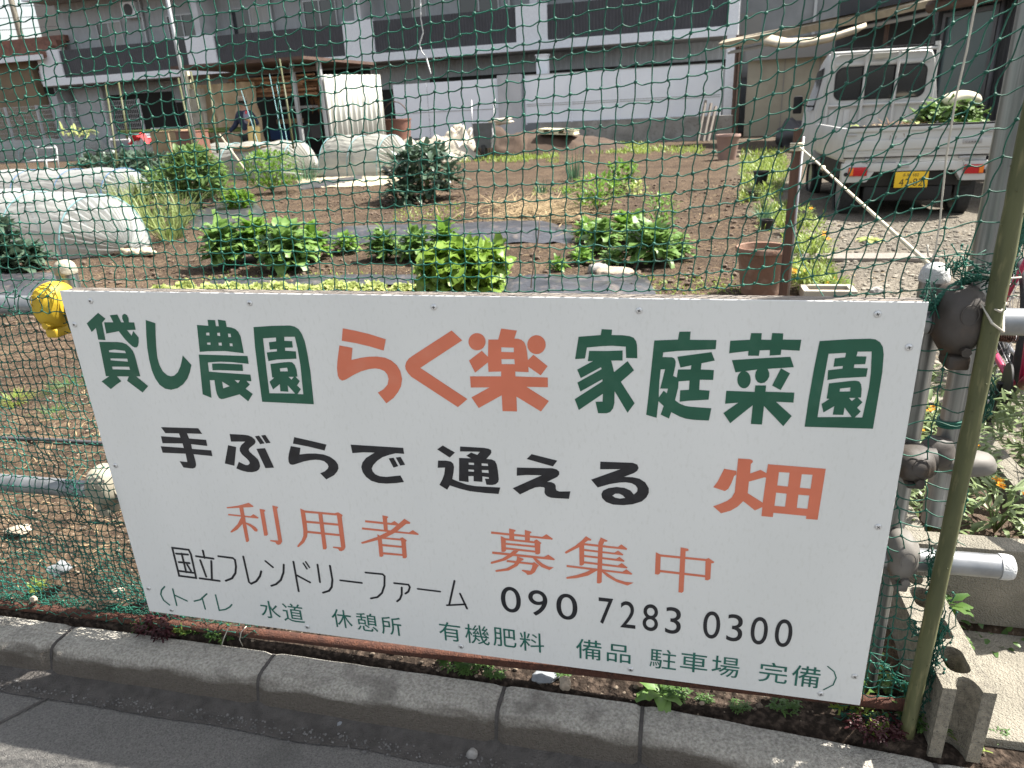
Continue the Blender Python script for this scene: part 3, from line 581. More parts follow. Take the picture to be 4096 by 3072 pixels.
for colr, mb, items in LT:
    k = 0
    for it in items[1:]:
        k += 1; y = ytext(k)
        if isinstance(it, tuple):
            _, wd, pts = it; n = len(pts); L_ = []; R_ = []
            closed = (pts[0] - pts[-1]).length < 1e-6
            ext = [p.copy() for p in pts]
            if not closed:
                ext[0] += (pts[0] - pts[1]).normalized() * wd * .5; ext[-1] += (pts[-1] - pts[-2]).normalized() * wd * .5
            for i, p in enumerate(ext):
                a = (pts[i] - pts[i - 1]).normalized() if i or closed else None
                if closed and i == 0: a = (pts[0] - pts[-2]).normalized()
                b_ = (pts[i + 1] - pts[i]).normalized() if i < n - 1 else ((pts[1] - pts[0]).normalized() if closed else None)
                a = a or b_; b_ = b_ or a; d = (a + b_).normalized(); nn = V(-d.y, d.x); h = wd / max(.4, nn.dot(V(-a.y, a.x)))
                L_.append(p + nn * h); R_.append(p - nn * h)
            for i in range(n - 1): mb.quad((R_[i].x, y, R_[i].y), (R_[i + 1].x, y, R_[i + 1].y), (L_[i + 1].x, y, L_[i + 1].y), (L_[i].x, y, L_[i].y))
            if not closed:
                for p, d in ((ext[0], (pts[0] - pts[1]).normalized()), (ext[-1], (pts[-1] - pts[-2]).normalized())):
                    s_ = V(-d.y, d.x); arc = [p + s_ * wd * math.cos(t) + d * wd * math.sin(t) for t in [math.pi * j / 6 for j in range(7)]]
                    mb.add([(a.x, y, a.y) for a in arc], [tuple(range(7))[::-1]])
        else:
            tri = tessellate_polygon(it); fl = [p for lp in it for p in lp]
            mb.add([(p.x, y, p.y) for p in fl], [])
            b0 = len(mb.v) - len(fl)
            for t in tri:
                a, b_, c = [fl[i] for i in t]
                if (b_ - a).cross(c - a).z < 0: t = t[::-1]
                mb.f.append(tuple(b0 + i for i in t))
G5 = [('水',386,60,57,56),('道',453,59,60,59),('休',591,60,56,57),('憩',660,59,57,57),('所',726,57,55,57),('有',881,62,56,57),('機',951,64,62,58),('肥',1020,65,58,56),('料',1087,62,60,57),('備',1224,61,60,58),('品',1294,60,55,52),('駐',1395,60,60,57),('車',1464,62,60,56),('場',1533,61,60,57),('完',1635,61,60,56),('備',1703,62,58,58)]
G4 = [('0',1041,179,48,73),('9',1106,178,45,73),('0',1174,177,49,73),('7',1264,177,33,73),('2',1314,174,34,74),('8',1364,173,34,74),('3',1414,172,34,73),('0',1497,172,36,74),('3',1546,171,33,73),('0',1597,171,35,74),('0',1647,172,35,74)]
for G_, colr, y_ in ((G5, 'teal', -.0009), (G4, 'black', -.0007)):
    for ch, cx, cz, wd, ht in G_:
        mb = MB(); put_glyph(mb, ch, cx, cz, wd, ht, lambda a, b_: V(a / 1000, y_, b_ / 1000)); LT.append((colr, mb, None))
for colr, mb, _ in LT:
    if mb.f: mb.build('character', MT[colr], sign)
MT['screw'] = mat('screw', (.62, .63, .64), None, rough=.35, metal=.6); MT['slot'] = mat('slot', (.03, .03, .03), None, rough=.8)
for x, z in ((.08,.887),(.017,.829),(.492,.888),(.913,.886),(1.325,.886),(1.741,.887),(1.8,.827),(1.798,.455),(.022,.457),(.019,.08),(.075,.016),(.487,.019),(.907,.02),(1.322,.018),(1.738,.019),(1.8,.079)):
    MX = Matrix.Rotation(math.pi / 2, 3, 'X')
    s_ = MB().lathe([(.0066, .0001), (.0064, .0012), (.005, .0022), (.002, .0026)], (x, 0, z), 16, MX).build('screw', MT['screw'], sign, smooth=True)
    a = rnd(0, 1.5); c_ = MB()
    for q in (a, a + math.pi / 2):
        d = V(math.cos(q), 0, math.sin(q)); e = V(-d.z, 0, d.x)
        c_.quad(*[V(x, -.00275 - .0001 * (q > a), z) + d * i * .0032 + e * j * .0007 for i, j in ((-1, -1), (1, -1), (1, 1), (-1, 1))])
    c_.build('slot', MT['slot'], s_)
# ------------------------------------------------------------------ pipe rail
rail = thing('pipe_fence', 'galvanised scaffold pipe fence with rubber clamp covers carrying the sign and the net', 'fence', (.9, .1, -.05))
def pipe(name, pts, r=.0243, m='galv', n=20, parent=rail): return MB().tube(pts, r, n).build(name, MT[m], parent, smooth=40.)
dome = [(.0258, 0), (.0264, .003), (.0264, .008), (.0255, .010), (.0250, .016), (.0225, .024), (.017, .030), (.010, .0335), (.003, .0345)]
for x, zt, cm in ((-.085, .925, 'capb'), (1.858, .922, 'capw')):
    p = pipe('post', [(x, .115, -.12), (x, .115, zt + .004)], m='galvd')
    MB().lathe(dome, (x, .115, zt - .001), 24).build('cap', MT[cm], p, smooth=50.)
pipe('rail', [(-2.2, .066, .85), (3.6, .066, .862)])
p = pipe('rail', [(-2.2, .066, .325), (2.06, .066, .345)])
MB().lathe([(.0262, 0), (.0262, .016), (.024, .024), (.016, .028), (.004, .029)], (2.05, .066, .345), 24, Matrix.Rotation(math.pi / 2, 3, 'Y')).build('cap', MT['capw'], p, smooth=50.)
def clamp(c, sx, sz, m, tilt=0, lab=None, seed=1, sy=.052):
    b = MB(); M_ = Matrix.Rotation(tilt, 3, 'Y')
    bm = bmesh.new(); bmesh.ops.create_icosphere(bm, subdivisions=4, radius=1)
    for v in bm.verts:
        q = v.co.copy(); w_ = 1 - .28 * sm(.0, -1, q.z) + .06 * noise.noise(q * 1.8 + V(seed, 0, 0))
        q = V(math.copysign(abs(q.x) ** .75, q.x) * w_, math.copysign(abs(q.y) ** .8, q.y) * w_, math.copysign(abs(q.z) ** .85, q.z) + .03 * noise.noise(q * 2.6 + V(seed, 3, 1)))
        g = .045 * math.exp(-((q.x - .55) / .08) ** 2); q.y -= -g if q.y < 0 else 0
        v.co = (M_ @ V(q.x * sx, q.y * sy, q.z * sz)) + V(*c)
    b.bm(bm)
    x, y, z = c   # mouth rings gripping the rail
    b.tube([(x - sx * 1.04, y + .006, z + .002), (x + sx * 1.04, y + .006, z + .002)], .0285, 20)
    # bolt lug and lower lip
    b.bbox((x - sx * .35, y - sy * .7, z - sz * 1.18), (x + sx * .5, y + sy * .3, z - sz * .80), .006)
    b.tube([(x + sx * .15, y - sy * .95, z - sz * .62), (x + sx * .15, y - sy * .6, z - sz * .62)], .009, 6)
    # raised oval and seam on the front
    b.tube([V(x, y - sy * 1.0, z + sz * .35) + V(.014 * math.cos(t), .0015 - .004 * abs(math.sin(t)) * 0, .018 * math.sin(t)) for t in [i * math.pi / 8 for i in range(16)]], .0012, 5, closed=True)
    o = b.build('clamp_cover', MT[m], rail, smooth=60.)
    if lab: o['label'] = lab
    return o
clamp((-.083, .055, .857), .037, .060, 'yellow', .16, 'bright yellow rubber clamp cover at the top left corner of the sign', 3)
clamp((1.888, .056, .862), .043, .070, 'grub', -.05, 'big grey brown rubber clamp cover at the top right corner of the sign', 5, .056)
clamp((-.088, .060, .355), .043, .062, 'brub', .1, 'beige rubber clamp cover on the lower rail left of the sign', 7)
clamp((1.862, .072, .565), .038, .036, 'grub', .0, 'dark grey rubber clamp cover on the right post', 9, .05)
clamp((1.868, .066, .350), .030, .056, 'lrub', .0, 'grey rubber clamp cover on the lower rail by the right post', 11, .05)
pole = thing('net_pole', 'tall galvanised scaffold pole rising behind the right end of the net', 'pole', (1.966, .2, .36))
MB().tube([(1.966, .2, .36), (1.966, .2, 2.7)], .0243, 24).build('pipe', MT['galvd'], pole, smooth=40.)
b = MB().lump((2.00, .185, .515), .045, 3, .12, 4, (1.35, .8, .62)); b.build('clamp_cover', MT['lrub'], pole, smooth=True)
b = MB().lump((1.935, .17, .545), .04, 3, .15, 6, (.9, .8, .9)); b.build('clamp_cover', MT['grub'], pole, smooth=True)
b = MB()
for k in range(3): b.tube([V(1.966 + .027 * math.cos(t), .2 + .027 * math.sin(t), .60 + .005 * k + .006 * math.cos(t)) for t in [i * math.pi / 12 for i in range(24)]], .003, 6, closed=True)
b.build('rope_tie', MT['net'], pole, smooth=True)
b = MB().tube([(1.93, .15, .81), (2.02, .15, .80)], .006, 10)
for k in range(14): b.tube([V(1.975 + k * .004, .15 + .008 * math.cos(t), .805 + .008 * math.sin(t)) for t in [i * math.pi / 6 for i in range(12)]], .0014, 4, closed=True)
b.build('clamp_bolt', MT['rust'], pole, smooth=True)
# rusty pipe on the soil holding the foot of the net
tag(MB().tube([(-2.2, .03, -.115), (-.575, .03, -.076), (.7, .03, -.046), (1.926, .03, -.010)], .0135, 16).build('rusty_pipe', MT['rust'], smooth=40.), 'long rusty pipe lying on the soil along the foot of the net', 'pipe')
# green cane
st = MB(); pts = []
for i in range(60):
    z = -.06 + 2.3 * i / 59; pts.append(V(1.921 + .004 * math.sin(z * 3), -.002 + .0045 * math.sin(z * 2.1), z))
st.tube(pts, [.0150 + .0012 * noise.noise(V(0, 0, p.z * 20)) + (.0012 if i % 9 == 0 else 0) for i, p in enumerate(pts)], 10)
for i in range(120):
    z = -.04 + 2.2 * i / 120; t = i * 2.4; st.lump((1.921 + .004 * math.sin(z * 3) + .0148 * math.cos(t), -.002 + .0045 * math.sin(z * 2.1) + .0148 * math.sin(t), z), .0018, 1, .1, i)
tag(st.build('garden_stake', MT['stake'], smooth=True), 'olive green garden stake standing in front of the net end at the right', 'stake')
# ------------------------------------------------------------------ net
net = thing('green_net', 'green knotted net hung on the pipe fence over the whole view', 'net', (.9, .05, 0))
CELL = .0293
def npos(u, v):
    # u along the net, v up the net, both in metres of net
    z = .915 + (v - .915)
    k = .012 + .085 * sm(.95, 1.5, v) ; z += k * (u - .9)
    z += .27 * sm(1.15, 2.05, u) ** 1.6 * (u - 1.15) * sm(.75, 1.2, v) * 1.2
    x = u + .055 * (v - .915) * (1 if v > .915 else .3)
    x -= .34 * sm(1.25, 1.9, u) * (1.16 - v if v < 1.16 else 0) * (1 if v > .9 else max(0, (v - .3) / .6)) * (1 - sm(1.88, 2.0, u))
    y = .046 + .012 * math.sin(u * 5 + v * 3) * sm(.95, 1.3, v) + .02 * noise.noise(V(u * 3, v * 3, 0)) * sm(.95, 1.2, v)
    if v < .9: y = .036 - .012 * sm(.6, .0, v) + .010 * noise.noise(V(u * 6, v * 5, 2))
    return V(x, y, z)
nodes = {}
I0, I1 = -44, 70; J0, J1 = -2, 76
for i in range(I0, I1):
    for j in range(J0, J1):
        u = i * CELL; v = j * CELL if j * CELL > .9 else None
        if v is None:
            t = j / 30.7; v = .9 * t
            # lower part hangs slack: rows crowd together toward the ground
            v = .9 * (t * .72 + .28 * t * t)
        if .05 < u < 1.74 and v < .905: continue
        if v < .85 and u < .2: continue
        if u > 1.965 and not (v > 1.0 and u < 2.04): continue
        p = npos(u, v)
        if v < .6 and u < .1:
            p.z = max(p.z, gz(p.x, .03) + .012); p.x += .012 * noise.noise(V(u * 9, v * 9, 4)) * (1 - v)
        elif v < .5: p.z = max(p.z, -.02)
        q = p + V(R.gauss(0, .0016), R.gauss(0, .0025), R.gauss(0, .0016))
        if -.15 < u < -.0 and (.79 < v < .925 or .29 < v < .43): q.y -= .050
        elif v < .9 and u < .1 and (.8 < v < .9 or .28 < v < .38): q.y -= .012
        nodes[i, j] = q
strands = MB(); knots = MB(); slack = MB()
def strand(a, b, sag, tgt=None):
    n = 5; L = (b - a).length; off = V(R.gauss(0, .14), R.gauss(0, .2), R.gauss(0, .12)) * L * .5; pts = []
    for k in range(n + 1):
        t = k / n; p = a.lerp(b, t); s_ = math.sin(math.pi * t)
        p = p + V(0, 0, -sag * L) * s_ + off * s_ * .6 + off.cross(V(0, 1, 0)) * math.sin(2 * math.pi * t) * .5
        pts.append(p)
    (tgt or strands).tube(pts, .00128, 5, cap=False)
for (i, j), p in nodes.items():
    if (i + 1, j) in nodes: strand(p, nodes[i + 1, j], .09 if p.z > .9 else .16)
    if (i, j + 1) in nodes: strand(p, nodes[i, j + 1], .0)
    r = rnd(.0028, .0038); knots.lump(p, r, 1, .5, i * 7 + j, (1, 1, 1.1), 2)
for lay in range(2):    # finer looking slack net below the rail at the left, with a partial second fold near the ground
    n2 = {}
    for i in range(-62, 4):
        for j in range(0, 42 if lay == 0 else 12):
            v = .85 * (j / 41) ** 1.12; q = npos(i * .0215 + .010 * lay, v)
            n2[i, j] = q + V(.014 * noise.noise(V(i * .10, j * .14, lay + 3)), .004 + .012 * lay - (.046 if (-.14 < q.x < 0 and .29 < v < .43) else .014 if .27 < v < .38 else 0), .016 * noise.noise(V(i * .09, j * .12, lay + 9))) + V(R.gauss(0, .0018), R.gauss(0, .003), R.gauss(0, .0018)); n2[i, j].z = max(n2[i, j].z, gz(q.x, .05) + .010)
    for (i, j), p in n2.items():
        if lay and noise.noise(V(i * .09, j * .12, 5)) < -.05: continue
        if (i + 1, j) in n2: strand(p, n2[i + 1, j], .12, slack)
        if (i, j + 1) in n2: strand(p, n2[i, j + 1], .0, slack)
        slack.lump(p, .0029, 1, .5, i * 7 + j, (1, 1, 1.1), 2)
slack.build('slack_netting', MT['netd'], net, smooth=True)
strands.build('strands', MT['net'], net, smooth=True)
kn = knots.build('knots', MT['net'], net, smooth=True); 
# gathered edge: border rope beside the cane, bunches and frayed ends
rope = MB()
def coil(pts, r, strands_=3, pitch=.02, sr=None):
    pts = [Vector(p) for p in pts]; fine = []
    for a, b in zip(pts[:-1], pts[1:]):
        n = max(2, int((b - a).length / .004)); fine += [a.lerp(b, i / n) for i in range(n)]
    fine.append(pts[-1])
    for s_ in range(strands_):
        acc = 0; o = []
        for i, p in enumerate(fine):
            if i: acc += (fine[i] - fine[i - 1]).length
            t = acc / pitch * 2 * math.pi + s_ * 2 * math.pi / strands_; d = (fine[min(i + 1, len(fine) - 1)] - fine[max(0, i - 1)]).normalized()
            a_ = d.cross(V(0, 1, 0)).normalized(); b_ = d.cross(a_); o.append(p + a_ * math.cos(t) * r + b_ * math.sin(t) * r)
        rope.tube(o, sr or r * 1.05, 5)
coil([(1.985, .03, 1.9), (1.975, .05, 1.3), (1.966, .06, 1.05), (1.957, .07, .98), (1.948, .075, .93), (1.940, .06, .89)], .0062, 3, .03)
coil([(1.94, .05, .96), (1.92, .05, .945), (1.895, .05, .94), (1.87, .05, .925), (1.85, .045, .905), (1.835, .045, .885)], .004, 3, .02)
def bunch(pts, n, sp, r=.0011):
    pts = [Vector(p) for p in pts]; fine = []
    for a, b in zip(pts[:-1], pts[1:]):
        m_ = max(2, int((b - a).length / .009)); fine += [a.lerp(b, i / m_) for i in range(m_)]
    fine.append(pts[-1])
    for s_ in range(n):
        o = V(R.gauss(0, sp), R.gauss(0, sp), R.gauss(0, sp)); i0 = R.randrange(0, max(1, len(fine) // 3)); i1 = R.randrange(len(fine) * 2 // 3, len(fine)) + 1
        q = [p + o + V(R.gauss(0, sp * .7), R.gauss(0, sp * .7), R.gauss(0, sp * .7)) for p in fine[i0:i1]]
        if len(q) > 1: rope.tube(q, r, 5)
        for p in q:
            if rnd(0, 1) < .3: rope.lump(p, rnd(.002, .0035), 1, .5, s_)
bunch([(1.948, .03, .77), (1.957, .03, .74), (1.958, .035, .70), (1.950, .035, .665)], 10, .004)
bunch([(1.938, .03, .56), (1.948, .03, .53), (1.950, .03, .49), (1.944, .03, .45), (1.93, .02, .43)], 9, .0035)
bunch([(1.925, .03, .41), (1.918, .035, .37), (1.922, .03, .33), (1.915, .03, .30)], 13, .005)
bunch([(1.962, .02, .31), (1.958, .02, .22), (1.954, .02, .14), (1.952, .02, .05), (1.945, .02, -.05)], 13, .0055)
bunch([(1.835, .035, .11), (1.87, .03, .085), (1.90, .03, .05), (1.93, .03, .02)], 6, .006)
bunch([(1.90, .03, .22), (1.925, .03, .17), (1.94, .03, .20)], 6, .006)
bunch([(1.78, .02, -.045), (1.84, .02, -.05), (1.9, .02, -.04), (1.95, .015, -.05)], 12, .006)
bunch([(-1.2, .04, -.060), (-.7, .045, -.058), (-.3, .05, -.050), (.05, .05, -.04), (.4, .05, -.035)], 9, .008)
bunch([(1.85, .04, .99), (1.87, .04, .96), (1.90, .04, .95), (1.94, .05, .95)], 14, .012)
bunch([(1.83, .04, .93), (1.835, .035, .90), (1.84, .03, .88)], 8, .008)
bunch([(1.955, .06, 1.0), (1.945, .06, .95), (1.94, .05, .90)], 10, .008)
for c, d in ((V(1.945, .045, .905), V(-.1, -.2, .1)), (V(1.94, .03, .80), V(-.1, -.1, .2)), (V(1.935, .03, .43), V(.1, -.1, -.3))):
    for k in range(26):
        e = c + V(R.gauss(0, .008), R.gauss(0, .006), R.gauss(0, .006)) + d * .06; rope.tube([c, c.lerp(e, .5) + V(0, 0, rnd(-.004, .006)), e], .0008, 4)
rope.build('border_rope', MT['net'], net, smooth=True)
# wire hooks and ties
tag(MB().tube([aty(2109, 0, .03) + V(0, 0, .3), aty(2109, 0, .03), aty(2088, 110, .03), aty(2065, 210, .03), aty(2044, 340, .03), aty(2030, 480, .03), aty(2020, 545, .03), aty(2013, 558, .03), aty(2005, 553, .03), aty(2003, 528, .03)], .0016, 8).build('hooked_wire', MT['wire'], smooth=True), 'long grey wire with a hooked lower end hanging in the net', 'wire')
tag(MB().tube([aty(908, -10, .04), aty(909, 40, .035), aty(914, 70, .045), aty(906, 95, .04), aty(911, 112, .04), aty(921, 125, .03), aty(928, 150, .03), aty(931, 160, .02)], [.0013] * 5 + [.0018, .0015, .0006], 6).build('white_string', MT['capw'], smooth=True), 'short white string dangling in the net left of the middle', 'string')
tag(MB().tube([aty(1166, 465, .04), aty(1164, 500, .03), aty(1160, 530, .035), aty(1150, 555, .04), aty(1152, 580, .03), aty(1148, 605, .035), aty(1147, 622, .03)], .0011, 6).build('dark_twine', mat('twine', (.12, .09, .07), None, rough=.9), smooth=True), 'thin dark twine hanging in the net above the middle of the sign', 'string')
t_ = MB(); t_.tube([V(1.925, -.018, .90), V(1.945, .02, .905), V(1.952, .06, .89), V(1.95, .03, .878), V(1.935, -.019, .865), V(1.915, -.0195, .88), V(1.905, .01, .905), V(1.925, -.018, .90)], .0022, 8)
t_.tube([V(1.90, .02, .955), V(1.93, .0, .952), V(1.96, .02, .950)], .0016, 6)
tag(t_.build('wire_tie', MT['wire'], smooth=True), 'pale wire tie binding the green stake to the upper rail', 'wire')
# shadow-side hooks of thin wire at the foot of the sign
tag(MB().tube([(.235, .012, -.03), (.225, -.002, -.055), (.215, -.012, -.085)], .0012, 6).build('wire_peg', MT['wire'], smooth=True), 'thin straight wire peg beside the rusty pipe below the sign', 'wire')
tag(MB().tube([(.27, .008, -.085), (.268, .004, -.06), (.272, .012, -.04), (.282, .025, -.03)], .0012, 6).build('wire_loop', MT['wire'], smooth=True), 'thin curved wire loop over the rusty pipe below the sign', 'wire')
# ------------------------------------------------------------------ hollow block, slab, planter
blk = MB()
def block(cx, cy, z0, L, Wd, H, rot):
    bm = bmesh.new(); M_ = Matrix.Rotation(rot, 3, 'Z')
    # plan outline with half cells at both ends, three through cells
    def ring(x0, x1, y0, y1, n=5, r=.02):
        o = []
        for (cx_, cy_, a0) in ((x1 - r, y1 - r, 0), (x0 + r, y1 - r, 90), (x0 + r, y0 + r, 180), (x1 - r, y0 + r, 270)):
            for i in range(n): a = math.radians(a0 + 90 * i / (n - 1)); o.append(V(cx_ + r * math.cos(a), cy_ + r * math.sin(a), 0))
        return o
    w2 = Wd / 2; l2 = L / 2; d = .022; hw = w2 - .026
    end = lambda s_: [V(w2, s_ * l2, 0), V(hw, s_ * l2, 0)] + [V(hw * math.cos(a), s_ * (l2 - d * math.sin(a) - .018 * math.sin(a)), 0) for a in [math.pi * i / 8 for i in range(1, 8)]] + [V(-hw, s_ * l2, 0), V(-w2, s_ * l2, 0)]
    outer = end(1) + end(-1)[::-1]
    cells = [ring(-w2 + .026, w2 - .026, yc - .041, yc + .041) for yc in (-.105, 0, .105)]
    loops = [outer] + cells; flat = [p for l in loops for p in l]
    tri = tessellate_polygon(loops); out = MB()
    for zz, flip in ((0, 1), (H, 0)):
        k = len(out.v); out.v += [V(p.x, p.y, zz) for p in flat]
        for t in tri:
            a, b, c = [flat[i] for i in t]
            if ((b - a).cross(c - a).z < 0) != bool(flip): t = t[::-1]
            out.f.append(tuple(k + i for i in t))
    o = 0; T = len(flat)
    for li, l in enumerate(loops):
        n = len(l)
        for i in range(n):
            j = (i + 1) % n; f = (o + i, o + j, T + o + j, T + o + i); out.f.append(f)
        o += n
    out.v = [M_ @ p + V(cx, cy, z0) for p in out.v]
    bm.free(); return out
hb = block(2.005, .165, -.085, .39, .10, .19, .02).build('hollow_block', MT['block'])
bmx = bmesh.new(); bmx.from_mesh(hb.data); bmesh.ops.recalc_face_normals(bmx, faces=bmx.faces); bmx.to_mesh(hb.data); bmx.free()
tag(hb, 'rough grey hollow concrete block lying by the green stake with weeds in its cells', 'concrete block')
m = MB().bbox((2.075, .035, -.14), (5.5, .40, -.075), .008); tag(m.build('concrete_slab', MT['concl']), 'sunlit concrete slab beside the hollow block at the right edge', 'slab')
pl_ = MB(); x0, x1, y0, y1, zt, zb, th = 1.99, 2.43, .405, 1.45, .172, -.06, .066
pl_.bbox((x0, y0, zb), (x1, y0 + th, zt), .008).bbox((x1 - th, y0 + th + .001, zb), (x1, y1 - th - .001, zt - .002), .008).bbox((x0, y1 - th, zb), (x1, y1, zt - .001), .008).bbox((x0, y0 + th + .001, zb), (x0 + th, y1 - th - .001, zt - .002), .008)
# the front wall runs on to the right
pl_.bbox((x1 + .001, y0 + .004, zb), (2.9, y0 + th - .004, zt - .012), .008)
tag(pl_.build('concrete_planter', MT['concl'], smooth=30.), 'low rectangular concrete planter full of orange flowers behind the net pole', 'planter')
s_ = MB(); gx = [x0 + th + (x1 - x0 - 2 * th) * i / 10 for i in range(11)]; gy = [y0 + th + (y1 - y0 - 2 * th) * i / 24 for i in range(25)]
s_.v = [V(x, y, .105 + .012 * noise.noise(V(x * 20, y * 20, 0))) for y in gy for x in gx]; s_.f = [(j * 11 + i, j * 11 + i + 1, j * 11 + i + 12, j * 11 + i + 11) for j in range(24) for i in range(10)]
MT['dsoil'] = mat('planter_soil', (.075, .05, .035), (.12, .085, .06), 60, .97, 1, 200)
struct(s_.build('planter_soil', MT['dsoil'], smooth=True))
# ------------------------------------------------------------------ buildings behind the field
def proj(p):
    q = CR @ (Vector(p) - CP); return (q.x / q.z * 2835 + 2048) / PX, (q.y / q.z * 2835 + 1536) / PX
MB_ = Matrix(((FU.x, FN.x, 0, FO.x), (FU.y, FN.y, 0, FO.y), (0, 0, 1, 0), (0, 0, 0, 1)))   # facade frame: s, d, z
def fbox(mb, s0, s1, d0, d1, z0, z1): return mb.box((s0, d0, z0), (s1, d1, z1), MB_)
class FB(MB):
    def B(s, s0, s1, d0, d1, z0, z1): fbox(s, s0, s1, d0, d1, z0, z1); return s
    def corr(s, s0, s1, d, z0, z1, pitch=.1, depth=.02):
        n = max(2, int((s1 - s0) / pitch)); k = len(s.v); c = []
        for i in range(n + 1):
            t = s0 + (s1 - s0) * i / n; u = (s1 - s0) / n
            c += [(t, d), (t + u * .35, d), (t + u * .5, d - depth), (t + u * .85, d - depth)] if i < n else [(t, d)]
        for a, b in c: s.v += [MB_ @ V(a, b, z0), MB_ @ V(a, b, z1)]
        for i in range(len(c) - 1): s.f.append((k + 2 * i, k + 2 * i + 2, k + 2 * i + 3, k + 2 * i + 1))
        return s
MT.update(
 bwall=mat('siding', (.39, .405, .42), (.34, .355, .37), 2, .8), bband=mat('band_tile', (.74, .76, .80), (.66, .68, .72), 20, .6, c3=(.55, .57, .62), sc3=30),
 bdark=mat('balcony_panel', (.05, .05, .058), (.04, .04, .047), 3, .5), bsoff=mat('soffit', (.24, .235, .225), None, rough=.9),
 glass=mat('window_glass', (.02, .025, .03), None, rough=.06, spec=.8), curtain=mat('curtain', (.42, .42, .41), (.34, .34, .33), 3, .8, stretch=(6, 6, .3)),
 alu=mat('aluminium', (.42, .43, .44), None, rough=.45, metal=.5), whitep=mat('white_panel', (.82, .85, .90), (.76, .79, .85), 1.5, .55),
 brownw=mat('brown_wall', (.22, .165, .105), (.18, .135, .09), 1.5, .85), tile=mat('roof_tile', (.24, .12, .085), (.16, .08, .06), 5, .8, .8, 9),
 greyp=mat('grey_paint', (.50, .51, .53), (.42, .43, .45), 2, .75), void=mat('dark_room', (.018, .017, .016), None, rough=.9),
 corrw=mat('corrugated_white', (.50, .50, .46), (.40, .40, .365), 4, .55, c3=(.32, .25, .16), sc3=6, f3=.35, stretch=(2, 2, .4)),
 tarp=mat('beige_tarp', (.58, .45, .31), (.46, .35, .23), 3, .85, .6, 6), timber=mat('timber', (.46, .25, .14), (.26, .15, .09), 6, .85, c3=(.08, .05, .035), sc3=30),
 cwall=mat('retaining_wall', (.34, .33, .31), (.23, .22, .205), 2.5, .95, .5, 30, c3=(.11, .10, .09), sc3=9, f3=.5),
 hgrey=mat('house_render', (.23, .24, .25), (.19, .20, .21), 2, .8), beige=mat('beige_shed_wall', (.36, .335, .265), (.31, .285, .225), 2, .8), dsteel=mat('dark_corrugated', (.035, .036, .040), (.026, .027, .030), 4, .55),
 brown=mat('brown_steel', (.10, .06, .045), (.07, .045, .035), 6, .8), canopy=mat('canopy', (.44, .38, .285), (.33, .285, .215), 5, .7), poly=mat('white_sheet', (.46, .42, .345), (.34, .30, .24), 6, .6, .8, 12),
 red=mat('red_plastic', (.55, .03, .035), None, rough=.5), cardb=mat('cardboard', (.33, .235, .14), (.27, .19, .115), 5, .85), pale=mat('pale_plastic', (.66, .62, .44), (.58, .54, .38), 6, .6),
 hay=mat('hay', (.24, .12, .05), (.14, .07, .03), 14, .95), bamb=mat('bamboo', (.085, .092, .035), (.055, .06, .024), 8, .5), bambg=mat('green_bamboo', (.13, .18, .04), (.10, .14, .03), 8, .45),
 dgrey=mat('dark_grey_plastic', (.06, .06, .065), None, rough=.5), brownp=mat('brown_plastic', (.18, .085, .06), (.14, .065, .05), 6, .6), blue=mat('blue_plastic', (.03, .07, .20), None, rough=.5))
def bpart(mb, name, m, par, smooth=False): return mb.build(name, MT[m], par, smooth)
bld = thing('apartment_building', 'long grey apartment building with dark balcony fronts across the back of the field', 'building', fw(-15, 0, 0))
bpart(FB().B(-31.3, .2, -9, -.3, 0, 11), 'wall', 'bwall', bld)
bpart(FB().corr(-31.2, .15, -.27, 2.35, 3.25, .22, .014).corr(-31.2, .15, -.27, 3.6, 6.9, .3, .012), 'siding', 'bwall', bld)
bpart(FB().B(-31.5, .25, -.26, 1.1, 3.26, 3.30), 'soffit', 'bsoff', bld)
bpart(FB().B(-31.5, .25, 1.0, 1.22, 3.301, 3.60).B(-31.5, .25, 1.0, 1.22, 6.9, 7.2), 'floor_band', 'bband', bld)
bpart(FB().B(-31.5, .25, -.26, 1.0, 3.301, 3.5).B(-31.5, .25, -.26, .99, 6.9, 7.1), 'balcony_floor', 'bsoff', bld)
for a, b in ((-30.1, -22.8), (-21.3, -15.0), (-13.65, -7.7), (-6.5, -.1)):
    for z in (3.601, 7.201): bpart(FB().corr(a, b, 1.12, z, z + 1.17, .12, .012).B(a, b, 1.05, 1.10, z, z + 1.17), 'balcony_panel', 'bdark', bld)
for a, b in ((-31.5, -30.1), (-22.8, -21.3), (-15., -13.65), (-7.7, -6.5), (-.1, .25)):
    bpart(FB().B(a, b, 1.02, 1.20, 3.601, 4.84), 'pier', 'bband', bld)
for a, b in ((-22.3, -22.0), (-14.5, -14.2), (-7.2, -6.9)): bpart(FB().B(a, b, -.26, 1.02, 3.601, 6.9), 'partition', 'greyp', bld)
bpart(FB().B(-.1, .25, 1.0, 1.2, 0, 3.3).B(-.1, .25, 1.0, 1.2, 4.841, 11), 'corner_column', 'bband', bld)
def window(s, wd, z0, z1, par=bld, d=-.27, cur=.5):
    f = FB().B(s, s + wd, d, d + .07, z0, z0 + .06).B(s, s + wd, d, d + .07, z1 - .06, z1).B(s, s + .05, d, d + .07, z0 + .061, z1 - .061).B(s + wd - .05, s + wd, d, d + .07, z0 + .061, z1 - .061).B(s + wd / 2 - .03, s + wd / 2 + .03, d, d + .072, z0 + .061, z1 - .061)
    f = bpart(f, 'window', 'alu', par)
    bpart(FB().B(s + .051, s + wd / 2 - .031, d, d + .03, z0 + .062, z1 - .062), 'pane', 'glass', f)
    bpart(FB().B(s + wd / 2 + .031, s + wd - .051, d, d + .04, z0 + .062, z1 - .062), 'pane', 'curtain' if cur > .5 else 'glass', f)
